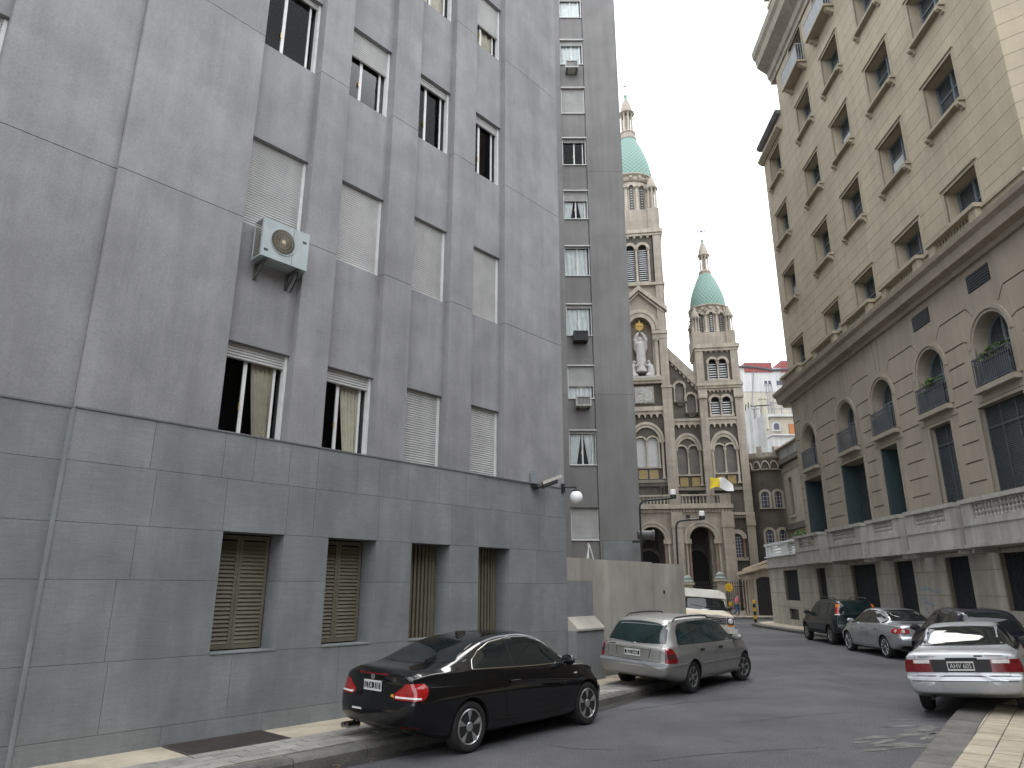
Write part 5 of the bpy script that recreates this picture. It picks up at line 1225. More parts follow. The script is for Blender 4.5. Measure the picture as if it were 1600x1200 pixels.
B(.4, XE, .41, 9, .1, 3.2).obj('core', M_dark, RB); B(7.25, XE, .85, 9, 3.3, 27).obj('core', M_dark, RB); B(10.7, XE, .85, 9, 27, 36).obj('core', M_dark, RB)
B(7.18, 7.25, .0, 9, 3.9, 27).obj('end_wall', M_sand, RB); B(10.66, 10.72, .0, 9, 27, 33).obj('end_wall', M_sand, RB)
# chamfered corner face and the face along the camera's own pavement
M_sandl = mat('sand_render_coursed', (.22, .19, .15), .9, .15, .7, streak=.2, fine=.04, lines=(90, .5355, .010, .35))  # darkened so the windows opposite mirror less brightness
ca, sa = .61, .79
for z0, z1 in zip(JZ, JZ[1:]):
    P = [(XE, 0), (XE + 3.6 * ca, 3.6 * sa)]
    MB().prismz([P[0], P[1], (P[1][0] - .05 * sa, P[1][1] + .05 * ca), (P[0][0], .05)], z0 + g, z1 - g).obj('stone_course', M_sand, RB)
MB().prismz([(XE, .02), (XE + 3.6 * ca + .01, 3.6 * sa + .02), (XE + 3.6 * ca, 9), (XE, 9)], 0.1, 36).obj('corner_block', M_groove, RB)
e0 = (XE + 3.6 * ca, 3.6 * sa); e1 = (e0[0] + 30 * .783, e0[1] - 30 * .622)
MB().prismz([e0, e1, (e1[0] + 6 * .622, e1[1] + 6 * .783), (e0[0] + 6 * .622, e0[1] + 6 * .783)], .1, 11).obj('unseen_wing', M_sandl, RB)  # out-of-view wing; kept low so more light reaches the left wall
# spray paint scrawl on the base
M_spray = mat('blue_spray', (.13, .22, .36), .9, .3, 20)
gf = thing('graffiti', 'faded blue spray paint scrawl on the grey base stone', 'graffiti', RBw(17.75, -.004, 0), AR)
def scrawl(x0, x1, z, amp, n, nm, seed):
    random.seed(seed); P = []
    for i in range(n * 8 + 1):
        t = i / (n * 8); P.append((x0 + (x1 - x0) * t + .05 * sin(t * n * 2 * pi + 1), z + amp * sin(t * n * 2 * pi) * random.uniform(.5, 1) + .05 * sin(t * 5)))
    mb = MB()
    for (a, b), (c, d) in zip(P, P[1:]): mb.add([(a, 0, b - .02), (c, 0, d - .02), (c, 0, d + .02), (a, 0, b + .02)], [(0, 1, 2, 3)])
    mb.obj(nm, M_spray, gf)
scrawl(0, 1.35, 2.05, .09, 8, 'scrawl', 1); scrawl(.1, .4, 1.75, .12, 2, 'scrawl', 2); scrawl(.15, .85, 1.58, .09, 5, 'scrawl', 3); scrawl(.2, .45, 1.35, .07, 2, 'scrawl', 4)
# ================================================================ STREET THINGS
bp_ = gz(1181, 973, .14)
BO = thing('bollard', 'black and yellow banded bollard on the pavement corner', 'bollard', bp_)
h = 1.28; n = 6
for i in range(n):
    z0, z1 = h * i / n, h * (i + 1) / n
    MB().lathe([(.085, z0), (.085, z1)] if i < n - 1 else [(.085, z0), (.085, z1 - .05), (.05, z1), (.0, z1)], n=16).obj('band', mat('bollard_yellow', (.55, .33, .03), .6, .15, 8) if i % 2 else mat('bollard_black', (.015, .015, .015), .6, .2, 8), BO, True)
sp = gz(1142.5, 963, .143)
SG2 = thing('round_sign', 'round yellow warning sign on a dark post by the church railing', 'sign', sp)
MB().tube([(0, 0, 0), (0, 0, 2.35)], .035, 8).obj('post', M_blackm, SG2, True)
o = MB().lathe([(0, -.01), (.3, -.01), (.3, .01), (0, .01)], n=28).obj('disc', mat('sign_yellow', (.55, .33, .02), .5, .12, 6), SG2, True); o.rotation_euler = (pi / 2, 0, 0); o.location = (0, -.05, 2.02)
B(-.12, .12, -.06, -.04, .72, 1.0).obj('plate', MATS['sign_yellow'], SG2)
B(-.02, .02, -.064, -.06, 1.86, 2.12).obj('pictogram', mat('sign_dark', (.2, .13, .02), .6, 0), SG2)
# person walking towards the right
pp = gz(1153, 963.5, .143)
HU = 1.56 / 1.72
PE = thing('person', 'person in a pink top and blue jeans walking past the church railing', 'person', pp, radians(-95)); PE.scale = (HU, HU, HU)
def skin(name, verts, edges, m, par, lv=2):
    me = bpy.data.meshes.new(name); me.from_pydata([v[:3] for v in verts], edges, []); o = bpy.data.objects.new(name, me); COL.objects.link(o)
    mo = o.modifiers.new('s', 'SKIN'); mo.use_smooth_shade = True
    for i, v in enumerate(verts): d = me.skin_vertices[0].data[i]; d.radius = (v[3], v[4] if len(v) > 4 else v[3]); d.use_root = i == 0
    sb = o.modifiers.new('d', 'SUBSURF'); sb.levels = lv; sb.render_levels = lv
    dg = bpy.context.evaluated_depsgraph_get(); me2 = bpy.data.meshes.new_from_object(o.evaluated_get(dg)); o.modifiers.clear(); o.data = me2; me2.materials.clear(); me2.materials.append(m); o.parent = par
    me2.polygons.foreach_set('use_smooth', [True] * len(me2.polygons)); return o
# local y = walking direction is -y after rotation; model faces +y, x = right
M_skin = mat('skin', (.30, .18, .12), .6, .1); M_pink = mat('pink_cloth', (.62, .13, .19), .9, .15, 8); M_jean = mat('blue_denim', (.045, .085, .15), .9, .2, 10); M_hair = mat('dark_hair', (.03, .02, .015), .7, .2)
body = skin('body', [(0, 0, .92, .13), (0, .02, 1.15, .12), (0, .05, 1.32, .14), (0, .07, 1.44, .09), (0, .11, 1.52, .055), (0, .15, 1.6, .085), (0, .16, 1.68, .075),
    (-.1, .0, .86, .085), (-.1, .18, .48, .065), (-.1, .10, .08, .045), (-.1, .24, .03, .04), (.1, 0, .86, .085), (.1, -.06, .48, .065), (.1, -.36, .15, .045), (.1, -.28, .04, .035),
    (-.19, .05, 1.38, .055), (-.23, -.10, 1.12, .045), (-.22, .02, .88, .035), (-.21, .08, .80, .03), (.19, .05, 1.38, .055), (.22, .02, 1.1, .045), (.22, .2, .93, .035), (.21, .26, .90, .03)],
    [(0, 1), (1, 2), (2, 3), (3, 4), (4, 5), (5, 6), (0, 7), (7, 8), (8, 9), (9, 10), (0, 11), (11, 12), (12, 13), (13, 14), (2, 15), (15, 16), (16, 17), (17, 18), (2, 19), (19, 20), (20, 21), (21, 22)], M_skin, PE)
skin('pink_top', [(0, .0, .90, .15), (0, .02, 1.15, .145), (0, .05, 1.32, .165), (0, .07, 1.43, .10), (-.19, .05, 1.38, .07), (-.23, -.06, 1.18, .062), (.19, .05, 1.38, .07), (.22, .03, 1.16, .062)], [(0, 1), (1, 2), (2, 3), (2, 4), (4, 5), (2, 6), (6, 7)], M_pink, PE)
skin('jeans', [(0, 0, .92, .145), (-.1, 0, .84, .10), (-.1, .18, .48, .08), (-.1, .11, .12, .065), (.1, 0, .84, .10), (.1, -.06, .48, .08), (.1, -.34, .19, .065)], [(0, 1), (1, 2), (2, 3), (0, 4), (4, 5), (5, 6)], M_jean, PE)
skin('hair', [(0, .12, 1.60, .07), (0, .13, 1.69, .085), (0, .17, 1.74, .06)], [(0, 1), (1, 2)], M_hair, PE)
for x, y, z in ((-.1, .2, .035), (.1, -.31, .06)): MB().lathe([(.05, -.035), (.055, 0), (.04, .035), (0, .04)], n=10, sy=2.3).obj('shoe', mat('white_shoe', (.65, .65, .63), .7, .05), PE, True, (x, y, z))
# ================================================================ VEHICLES
def pchip(P):
    xs = [p[0] for p in P]; ys = [p[1] for p in P]; n = len(P)
    d = [(ys[i + 1] - ys[i]) / (xs[i + 1] - xs[i]) for i in range(n - 1)]; m = [0] * n
    m[0], m[-1] = d[0], d[-1]
    for i in range(1, n - 1): m[i] = 0 if d[i - 1] * d[i] <= 0 else 2 * d[i - 1] * d[i] / (d[i - 1] + d[i])
    def f(x):
        if x <= xs[0]: return ys[0]
        if x >= xs[-1]: return ys[-1]
        i = max(k for k in range(n - 1) if xs[k] <= x); h = xs[i + 1] - xs[i]; t = (x - xs[i]) / h
        return (1 + 2 * t) * (1 - t) ** 2 * ys[i] + t * (1 - t) ** 2 * h * m[i] + t * t * (3 - 2 * t) * ys[i + 1] + t * t * (t - 1) * h * m[i + 1]
    return f
def chaikin(P, n=2):
    for _ in range(n):
        Q = [P[0]]
        for a, b in zip(P, P[1:]): Q += [(a[0] * .75 + b[0] * .25, a[1] * .75 + b[1] * .25), (a[0] * .25 + b[0] * .75, a[1] * .25 + b[1] * .75)]
        P = Q + [P[-1]]
    return P
def paint(name, col, metal, rough=.32, dust=.06, coat=1):
    return mat(name, col, rough, .04, 2, metal=metal, coat=coat, spec=.1 if metal == 0 else .5, dirt=dust * 2, dcol=tuple(c * .75 + .03 for c in col))
M_cglass = mat('tinted_car_glass', (.010, .013, .014), .03, 0, spec=.55)
M_cglassg = mat('green_tinted_car_glass', (.010, .020, .020), .03, .4, 2.2, spec=.5)
M_tyre = mat('tyre_rubber', (.016, .016, .016), .85, .2, 12)
M_well = mat('wheel_well_black', (.006, .006, .006), .9, 0)
M_rimA = mat('silver_alloy', (.50, .50, .50), .3, .06, 6, metal=.8)
M_rimD = mat('dull_grey_hubcap', (.17, .17, .165), .5, .15, 6, metal=.4)
M_chr = mat('chrome_trim', (.72, .71, .68), .15, .03, metal=1)
M_redl = mat('red_lamp_lens', (.30, .006, .007), .1, .25, 14, spec=.6, coat=.6)
M_dred = mat('dark_red_lamp_lens', (.14, .008, .010), .12, .3, 14, spec=.6)
M_clear = mat('clear_lamp_lens', (.60, .58, .56), .1, .15, 14, spec=.6)
M_amber = mat('amber_lamp_lens', (.55, .16, .01), .15, .2)
M_blkpl = mat('black_plastic', (.014, .014, .015), .55, .15, 6)
M_plw = mat('plate_white', (.55, .55, .54), .5, .05)
M_plb = mat('plate_black', (.012, .012, .012), .5, 0)
M_seam = mat('panel_gap', (.004, .004, .004), .9, 0)
class Car:
    def __init__(s, name, label, p, pos, heading, pm, group='cars parked along the kerbs', roll=0):
        s.root = thing(name, label, p.get('cat', 'car'), pos, pi / 2 - heading, group); s.p = p; s.pm = pm
        s.root.rotation_euler = (roll, 0, pi / 2 - heading)
        T, Bl, Bo, W, WB, WT = [pchip(p[k]) for k in ('top', 'belt', 'bot', 'W', 'wb', 'wt')]
        x0, x1 = p['x0'], p['x1']; n = 64
        xs = sorted({x0 + (x1 - x0) * (.5 - .5 * cos(pi * (i / n) ** 1)) for i in range(n + 1)})
        rings = []
        def section(x):
            zb, zs, zt, w, wb, wt = Bo(x), Bl(x), T(x), W(x), WB(x), WT(x)
            zt = max(zt, zs + .012); cr = p.get('crown', .035) * min(1, (zt - zs) / .3 + .35); ze = zt - cr - min(.05, (zt - zs) * .2)
            zm = zb + .48 * (zs - zb); ch = p.get('crease', 0)
            c = [(0, zb), (.6 * w, zb), (.86 * w, zb + .012), (.955 * w, zb + .07), (.985 * w, zb + .18), (w, zm), (w * .998, zm + .5 * (zs - zm)), (wb + .022, zs - .07), (wb + .006, zs - .012), (wb, zs + .004)]
            c += [(wb + (wt - wb) * .3, zs + (ze - zs) * .34), (wb + (wt - wb) * .66, zs + (ze - zs) * .68), (wt + .0, ze), (wt * .86, zt - cr * .62), (wt * .5, zt - cr * .16), (0, zt)]
            return chaikin(c, 2)
        for x in xs: rings.append((x, section(x)))
        # rounded ends
        R = p.get('R', .07)
        def ends(x, sec, sg, R):
            zc = (min(q[1] for q in sec) + max(q[1] for q in sec)) / 2; hw = max(q[0] for q in sec); hh = max(q[1] for q in sec) - zc; out = []
            for a in (25, 50, 72, 90):
                dx = R * sin(radians(a)); ins = R * (1 - cos(radians(a)))
                out.append((x + sg * dx, [(q[0] * (1 - ins / hw), zc + (q[1] - zc) * (1 - ins / hh)) for q in sec]))
            return out
        rear = ends(xs[0], rings[0][1], -1, R)[::-1]; front = ends(xs[-1], rings[-1][1], 1, R)
        rings = rear + rings + front
        rd = pchip(p['rear_dx']) if 'rear_dx' in p else (lambda z: 0); fd = pchip(p['front_dx']) if 'front_dx' in p else (lambda z: 0)
        def defm(x, y, z):
            t = max(0, min(1, (x0 + .55 - x) / .55)); t = t * t * (3 - 2 * t); u = max(0, min(1, (x - x1 + .5) / .5)); u = u * u * (3 - 2 * u)
            k = p.get('plan', .10); ww = max(.3, W(0))
            return (x + t * (rd(z) + k * (abs(y) / ww) ** 2.6) + u * (fd(z) - p.get('planf', .22) * (abs(y) / ww) ** 2.4), y, z)
        vs, fs = [], []; m = len(rings[0][1]) * 2 - 2
        for x, sec in rings:
            loop = [(x, q[0], q[1]) for q in sec] + [(x, -q[0], q[1]) for q in sec[-2:0:-1]]
            vs += [defm(*q) for q in loop]
        for i in range(len(rings) - 1):
            for k in range(m): fs.append((i * m + k, i * m + (k + 1) % m, (i + 1) * m + (k + 1) % m, (i + 1) * m + k))
        for b, sg in ((0, -1), ((len(rings) - 1) * m, 1)):
            L_ = vs[b:b + m]; zc = sum(q[2] for q in L_) / m; cx = sum(q[0] for q in L_) / m
            prev = b
            for sc in (.8, .55, .28):
                st = len(vs); half = [(q[1] * sc, zc + (q[2] - zc) * sc) for q in L_]
                for (y, z), q in zip(half, L_):
                    xr = rings[0][0] if sg < 0 else rings[-1][0]
                    vs.append(defm(xr + sg * .006 * (1 - sc), y, z))
                for k in range(m): fs.append((prev + k, prev + (k + 1) % m, st + (k + 1) % m, st + k))
                prev = st
            fs.append(tuple(range(prev, prev + m)))
        o = MB().add(vs, fs).obj('body', pm, s.root); o.data.materials.append(M_well)
        bm = bmesh.new(); bm.from_mesh(o.data); bm.normal_update(); s.bvh = BVHTree.FromBMesh(bm); bm.free()
        # wheel arches
        rw = p['rw']; cut = MB(); s.ax = p['axles']
        for ax in s.ax:
            for sg in (-1, 1):
                yi, yo = sg * (W(ax) - .36), sg * (W(ax) + .2); n_ = 36; ra = rw + p.get('gap', .045)
                a = [(ax + ra * cos(2 * pi * i / n_), yi, rw + ra * sin(2 * pi * i / n_)) for i in range(n_)]; b = [(q[0], yo, q[2]) for q in a]
                cut.add(a + b, [tuple(range(n_)), tuple(range(2 * n_ - 1, n_ - 1, -1))] + [(i, (i + 1) % n_, (i + 1) % n_ + n_, i + n_) for i in range(n_)])
        co = cut.obj('cut', M_well, s.root); md = o.modifiers.new('b', 'BOOLEAN'); md.object = co; md.operation = 'DIFFERENCE'; md.solver = 'EXACT'; md.material_mode = 'TRANSFER'
        dg = bpy.context.evaluated_depsgraph_get(); dg.update(); me = bpy.data.meshes.new_from_object(o.evaluated_get(dg)); o.modifiers.clear(); o.data = me; bpy.data.objects.remove(co)
        me.polygons.foreach_set('use_smooth', [True] * len(me.polygons)); me.set_sharp_from_angle(angle=radians(42))
        s.body = o; s.W = W
    def hit(s, org, d):
        h = s.bvh.ray_cast(Vector(org), Vector(d)); return h[0], h[1]
    def frame(s, view):        # view -> function mapping (a,b) to a ray
        if view == 'rear': return lambda a, b: ((-8, a, b), (1, 0, 0))
        if view == 'front': return lambda a, b: ((8, a, b), (-1, 0, 0))
        if view == 'left': return lambda a, b: ((a, 6, b), (0, -1, 0))
        if view == 'right': return lambda a, b: ((a, -6, b), (0, 1, 0))
        if view == 'up': return lambda a, b: ((a, b, 6), (0, 0, -1))
        ang = view                          # oblique in plan: ray direction angle, a measured sideways
        d = Vector((cos(ang), sin(ang), 0)); sd = Vector((-sin(ang), cos(ang), 0))
        return lambda a, b: (tuple(sd * a - d * 8 + Vector((0, 0, b))), tuple(d))
    def patch(s, name, m, view, top, bot, off=.004, nx=22, nz=8, par=None, skirt=.012):
        fr = s.frame(view); ft, fb = pchip(top), pchip(bot)
        a0, a1 = max(top[0][0], bot[0][0]), min(top[-1][0], bot[-1][0]); vs = []; ok = True; last = None
        for i in range(nx + 1):
            a = a0 + (a1 - a0) * i / nx; zt, zb = ft(a), fb(a)
            for j in range(nz + 1):
                b = zb + (zt - zb) * j / nz; og, d = fr(a, b); p, nrm = s.hit(og, d)
                if p is None: p, nrm = last if last else (Vector(og) + Vector(d) * 7, -Vector(d))
                if nrm.dot(Vector(d)) > 0: nrm = -nrm
                last = (p, nrm); vs.append(p + nrm * off)
        fs = [(i * (nz + 1) + j, (i + 1) * (nz + 1) + j, (i + 1) * (nz + 1) + j + 1, i * (nz + 1) + j + 1) for i in range(nx) for j in range(nz)]
        per = [i * (nz + 1) for i in range(nx + 1)] + [nx * (nz + 1) + j for j in range(1, nz + 1)] + [i * (nz + 1) + nz for i in range(nx - 1, -1, -1)] + [j for j in range(nz - 1, 0, -1)]
        st = len(vs); og, d = fr((a0 + a1) / 2, (ft((a0 + a1) / 2) + fb((a0 + a1) / 2)) / 2); dv = Vector(d)
        vs += [vs[i] + dv * (skirt + off) for i in per]; k = len(per)
        fs += [(per[i], per[(i + 1) % k], st + (i + 1) % k, st + i) for i in range(k)]
        o = MB().add(vs, fs).obj(name, m, par or s.root, True, ang=50)
        return o
    def line(s, name, view, pts, w=.006, m=None, off=.0025, n=10, par=None, h=0):
        fr = s.frame(view); P = []
        for (a, b), (c, d) in zip(pts, pts[1:]):
            for i in range(n): P.append((a + (c - a) * i / n, b + (d - b) * i / n))
        P.append(pts[-1]); Q = []
        for a, b in P:
            og, d = fr(a, b); p, nr = s.hit(og, d)
            if p is None: continue
            if nr.dot(Vector(d)) > 0: nr = -nr
            Q.append((p, nr))
        vs, fs = [], []
        for i, (p, nr) in enumerate(Q):
            t = (Q[min(i + 1, len(Q) - 1)][0] - Q[max(i - 1, 0)][0]).normalized(); sd = t.cross(nr).normalized() * w / 2
            if h: vs += [p - sd - nr * .01, p - sd + nr * h * .7, p + nr * h, p + sd + nr * h * .7, p + sd - nr * .01]
            else: vs += [p - sd + nr * off, p + sd + nr * off]
        k = 5 if h else 2
        for i in range(len(Q) - 1):
            for j in range(k - 1): fs.append((i * k + j, i * k + j + 1, (i + 1) * k + j + 1, (i + 1) * k + j))
        return MB().add(vs, fs).obj(name, m or M_seam, par or s.root, bool(h), ang=70)
    def wheels(s, style, steer=0, rimm=None):
        rw = s.p['rw']; wt = s.p.get('tw', .205); rr = s.p.get('rr', .215); proto = {}
        prof = [(rr, -wt / 2 + .02), (rr + .02, -wt / 2), (rw - .03, -wt / 2), (rw - .008, -wt / 2 + .02), (rw, -wt / 2 + .045), (rw, wt / 2 - .045), (rw - .008, wt / 2 - .02), (rw - .03, wt / 2), (rr + .02, wt / 2), (rr, wt / 2 - .02)]
        tyre = None
        for ax in s.ax:
            for sg in (-1, 1):
                y = sg * (s.W(ax) - wt / 2 - s.p.get('inset', .03))
                if tyre is None:
                    tyre = MB().lathe(prof, n=40).obj('wheel', M_tyre, s.root, True, ang=40); o = tyre
                    rim = MB(); rm = rimm or M_rimA
                    rim.lathe([(rr, -.01), (rr, wt / 2 - .012), (rr - .012, wt / 2 - .004), (rr - .022, wt / 2 - .014), (rr - .03, .0), (.0, -.01)], n=36)
                    nsp = {'star5': 5, 'multi': 10, 'steel': 8, 'six': 6}[style]
                    for k in range(nsp):
                        a = 2 * pi * k / nsp + .3; ca, sa = cos(a), sin(a); w0, w1 = {'star5': (.036, .045), 'multi': (.016, .016), 'steel': (.04, .05), 'six': (.03, .036)}[style]
                        zz0, zz1 = wt / 2 - .03, wt / 2 - .012
                        pts = []
                        for r_, ww, z_ in ((.04, w0, zz0), (rr - .014, w1, zz1)):
                            for e in (-1, 1):
                                for dz in (-.03, -.006): pts.append((r_ * ca - e * ww * sa, r_ * sa + e * ww * ca, z_ + dz))
                            pts.append((r_ * ca, r_ * sa, z_ + .008))
                        rim.add(pts, [(0, 1, 4, 3, 2), (5, 7, 8, 9, 6), (1, 6, 9, 4), (4, 9, 8, 3), (0, 5, 6, 1), (2, 3, 8, 7), (0, 2, 7, 5)])
                    rim.lathe([(.062, wt / 2 - .06), (.062, wt / 2 - .022), (.05, wt / 2 - .012), (0, wt / 2 - .01)], n=20)
                    ro = rim.obj('rim', rm, tyre, True, ang=30)
                    bk = MB().lathe([(0, -.012), (rr - .012, -.012), (rr - .012, .0), (0, .0)], n=24).obj('brake_shadow', mat('brake_grey', (.03, .03, .03), .6, .2), tyre)
                else:
                    o = dup(tyre, s.root)
                    for c in list(tyre.children): dup(c, o)
                o.location = (ax, y, rw); o.rotation_euler = (-pi / 2 * sg, 0, (steer if ax > 0 else 0))
    def plate(s, txt, z, w=.36, h=.125, view='rear', y=0, tilt=0):
        og, d = s.frame(view)(y, z); p, nr = s.hit(og, d); sg = -1 if view == 'rear' else 1
        R_ = Matrix(((0, 0, sg), (sg, 0, 0), (0, 1, 0)))           # text x -> sideways, y -> up
        e = R_.to_euler(); x = p.x + sg * .022
        pl = B(-w / 2, w / 2, -h / 2, h / 2, -.012, .0).obj('number_plate', M_plw, s.root); pl.location = (x, y, z); pl.rotation_euler = e
        B(-w / 2 + .012, w / 2 - .012, -h / 2 + .026, h / 2 - .022, .0, .002).obj('plate_field', M_plb, pl)
        if txt: t = text('plate_text', txt, M_plw, pl, .105, (0, -.002, .003), (0, 0, 0), .001, .78)
    def emblem_text(s, txt, m, y, z, size, view='rear', sx=1):
        og, d = s.frame(view)(y, z); p, nr = s.hit(og, d); sg = -1 if view == 'rear' else 1
        e = Matrix(((0, 0, sg), (sg, 0, 0), (0, 1, 0))).to_euler()
        return text('badge_text', txt, m, s.root, size, (p.x + sg * .006, y, z), e, .001, sx)
    def mirror(s, x, z, m, sz=1):
        for sg in (1, -1):
            og, d = s.frame('left' if sg > 0 else 'right')(x, z); p, _ = s.hit(og, d); y = p.y
            mb = MB(); pts = []
            prof = [(.0, 0), (.06, .05), (.07, .1), (.04, .16), (-.02, .19), (-.03, .1)]
            c = Vector((x, y + sg * .13 * sz, z + .04))
            for i in range(9):
                t = pi * i / 8
                for k in range(10): a = 2 * pi * k / 10; pts.append((c.x + .075 * sz * sin(t) * cos(a) * (1 if cos(a) > 0 else .35), c.y - sg * .12 * sz * cos(t), c.z + .075 * sz * sin(t) * sin(a)))
            mb.add(pts, [(i * 10 + k, i * 10 + (k + 1) % 10, (i + 1) * 10 + (k + 1) % 10, (i + 1) * 10 + k) for i in range(8) for k in range(10)])
            o = mb.obj('wing_mirror', m, s.root, True, ang=60)
            B(x - .02, x + .04, min(y - sg * .03, c.y), max(y - sg * .03, c.y), z - .03, z + .01).obj('mirror_foot', M_blkpl, o)
def sideglass(c, top, bot, gm, chrome=None, cw=.018, pillars=()):
    for v in ('left', 'right'):
        g = c.patch('side_window', gm, v, top, bot, .004, 30, 8)
        if chrome: c.line('window_trim', v, bot[:1] + top + bot[::-1], cw, chrome, .006, 6, g, .008)
        for (x, w_, lean) in pillars:
            ft, fb = pchip(top), pchip(bot); c.line('door_pillar', v, [(x, fb(x)), (x + lean, ft(x + lean))], w_, M_blkpl, .007, 6, g)
def both(c, fn):
    for v in ('left', 'right'): fn(v)

# ---- black coupe
blk = paint('black_paint', (.003, .0032, .004), 0, .3, .0, 1)
p = dict(x0=-2.22, x1=2.02, R=.065, rw=.315, rr=.222, tw=.215, axles=(-1.33, 1.33), plan=.13, planf=.28, inset=.015,
    top=[(-2.22, 1.025), (-2.1, 1.06), (-1.9, 1.075), (-1.65, 1.13), (-1.2, 1.29), (-.8, 1.39), (-.4, 1.435), (-.05, 1.443), (.25, 1.41), (.55, 1.31), (.85, 1.145), (1.12, 1.0), (1.35, .965), (1.75, .89), (1.95, .80), (2.02, .72)],
    belt=[(-2.22, .955), (-1.9, 1.0), (-1.3, 1.0), (-.4, .95), (.6, .91), (1.2, .90), (1.7, .80), (2.02, .64)],
    bot=[(-2.22, .36), (-1.95, .25), (-1.6, .19), (0, .17), (1.5, .17), (2.02, .22)],
    W=[(-2.22, .79), (-2.0, .84), (-1.5, .874), (-1, .872), (0, .862), (1, .870), (1.5, .868), (1.85, .80), (2.02, .70)],
    wb=[(-2.22, .70), (-1.9, .77), (-1.3, .81), (-.5, .82), (.5, .82), (1.2, .80), (1.7, .72), (2.02, .6)],
    wt=[(-2.22, .62), (-1.8, .68), (-1.35, .70), (-1.0, .66), (-.6, .60), (0, .58), (.5, .61), (1.15, .66), (2.02, .5)],
    rear_dx=[(.2, .05), (.36, -.01), (.5, -.05), (.68, -.045), (.76, .0), (.9, .0), (1.03, -.04), (1.1, 0)])
c = Car('parked_coupe', 'glossy black two-door coupe parked at the kerb beside the slate wall', p, (*((gz(729, 1176).xy + gz(917, 1132).xy) / 2 + Vector((-.66, .75)) * 0), 0), radians(41.5), blk)
# shift so that the right-hand wheels stand on the measured points
hd_ = radians(41.5); fw = Vector((sin(hd_), cos(hd_))); lf_ = Vector((-cos(hd_), sin(hd_)))
mid = (gz(729, 1176).xy + gz(917, 1132).xy) / 2; c.root.location = (*(mid + lf_ * .80), 0)
T_ = [(-1.26, 1.03), (-1.22, 1.12), (-1.05, 1.225), (-.75, 1.32), (-.3, 1.37), (.1, 1.36), (.42, 1.27), (.7, 1.12), (.93, .975)]; Bt = [(-1.26, 1.01), (-1.1, 1.003), (0, .965), (.93, .955)]
sideglass(c, T_, Bt, M_cglass, M_chr, .014, ((-.42, .014, .02),))
c.patch('rear_window', M_cglass, 'rear', [(-.68, 1.125), (-.52, 1.33), (-.3, 1.365), (0, 1.375), (.3, 1.365), (.52, 1.33), (.68, 1.125)], [(-.68, 1.11), (0, 1.095), (.68, 1.11)], .003, 28, 12)
c.patch('windscreen', M_cglass, 'front', [(-.68, 1.06), (-.52, 1.30), (0, 1.355), (.52, 1.30), (.68, 1.06)], [(-.68, 1.03), (0, 1.02), (.68, 1.03)], .003, 24, 10)
B(.0, .0, 0, 0, 0, 0)
for sg in (-1, 1):
    a = radians(38) * -sg                     # oblique view towards the rear corner
    vw = a; fr = c.frame(vw)
    def sp_(y, z): return y
    # lateral coordinate of the corner in this view
    side = Vector((-sin(vw), cos(vw))); base = side.dot(Vector((-2.2, sg * .70)))
    s0, s1 = (base - .27, base + .17) if sg > 0 else (base - .17, base + .27)
    if sg > 0: tp = [(s0, 0.775), (s0 + .10, 0.840), (s0 + .18, 0.900), (s1 - .06, 0.895), (s1, 0.830)]; bt = [(s0, 0.715), (s0 + .25, 0.705), (s1 - .05, 0.705), (s1, 0.760)]
    else: tp = [(s0, 0.830), (s0 + .06, 0.895), (s1 - .18, 0.900), (s1 - .10, 0.840), (s1, 0.775)]; bt = [(s0, 0.760), (s0 + .05, 0.705), (s1 - .25, 0.705), (s1, 0.715)]
    l = c.patch('tail_lamp', M_redl, vw, tp, bt, .010, 18, 8)
    q0, q1 = (s0 + .02, s1 - .07) if sg > 0 else (s0 + .07, s1 - .02)
    c.patch('reverse_lens', M_clear, vw, [(q0, 0.740), (q1, 0.740)], [(q0, 0.718), (q1, 0.718)], .014, 12, 3, l)
    c.patch('lamp_base', M_dred, vw, [(q0, 0.712), (q1, 0.712)], [(q0, 0.700), (q1, 0.700)], .013, 12, 2, l)
    c.patch('tail_reflector', M_dred, 'rear', [(sg * .62 - .1, .40), (sg * .62 + .1, .40)], [(sg * .62 - .1, .37), (sg * .62 + .1, .37)], .004, 6, 2)
c.line('boot_seam', 'rear', [(-.62, 1.02), (-.57, .85), (-.45, .70), (.45, .70), (.57, .85), (.60, 1.025)], .007)
c.line('bumper_seam', 'rear', [(-.80, .685), (-.45, .68), (.45, .68), (.80, .685)], .006)
c.patch('third_brake_light', M_dred, 'rear', [(-.3, 1.0), (.3, 1.0)], [(-.3, .982), (.3, .982)], .004, 12, 2)
both(c, lambda v: (c.line('door_seam', v, [(-.62, .95), (-.66, .7), (-.60, .36), (.60, .30), (.78, .5), (.80, .93)], .006), c.line('door_handle', v, [(-.55, .80), (-.33, .795)], .035, blk, .004, 6, None, .022), c.line('sill_crease', v, [(-.9, .36), (0, .33), (.9, .33)], .008, blk, .004, 8, None, .012), c.line('shoulder_crease', v, [(-2.0, .845), (-1, .82), (0, .80), (1.1, .78)], .012, blk, .002, 8, None, .006), c.patch('side_repeater', M_clear, v, [(.98, .80), (1.06, .80)], [(.98, .775), (1.06, .775)], .004, 4, 2)))
c.wheels('star5'); c.plate('LTA 310', .845); c.mirror(.72, .965, blk, 1.1)
c.emblem_text('125i', M_chr, -.40, .935, .06)
og, d_ = c.frame('rear')(0, .95); pt, _ = c.hit(og, d_)
e = MB().lathe([(0, -.004), (.04, -.004), (.04, .006), (0, .008)], n=20).obj('emblem', M_chr, c.root, True); e.location = (pt.x - .004, 0, .95); e.rotation_euler = (0, -pi / 2, 0)
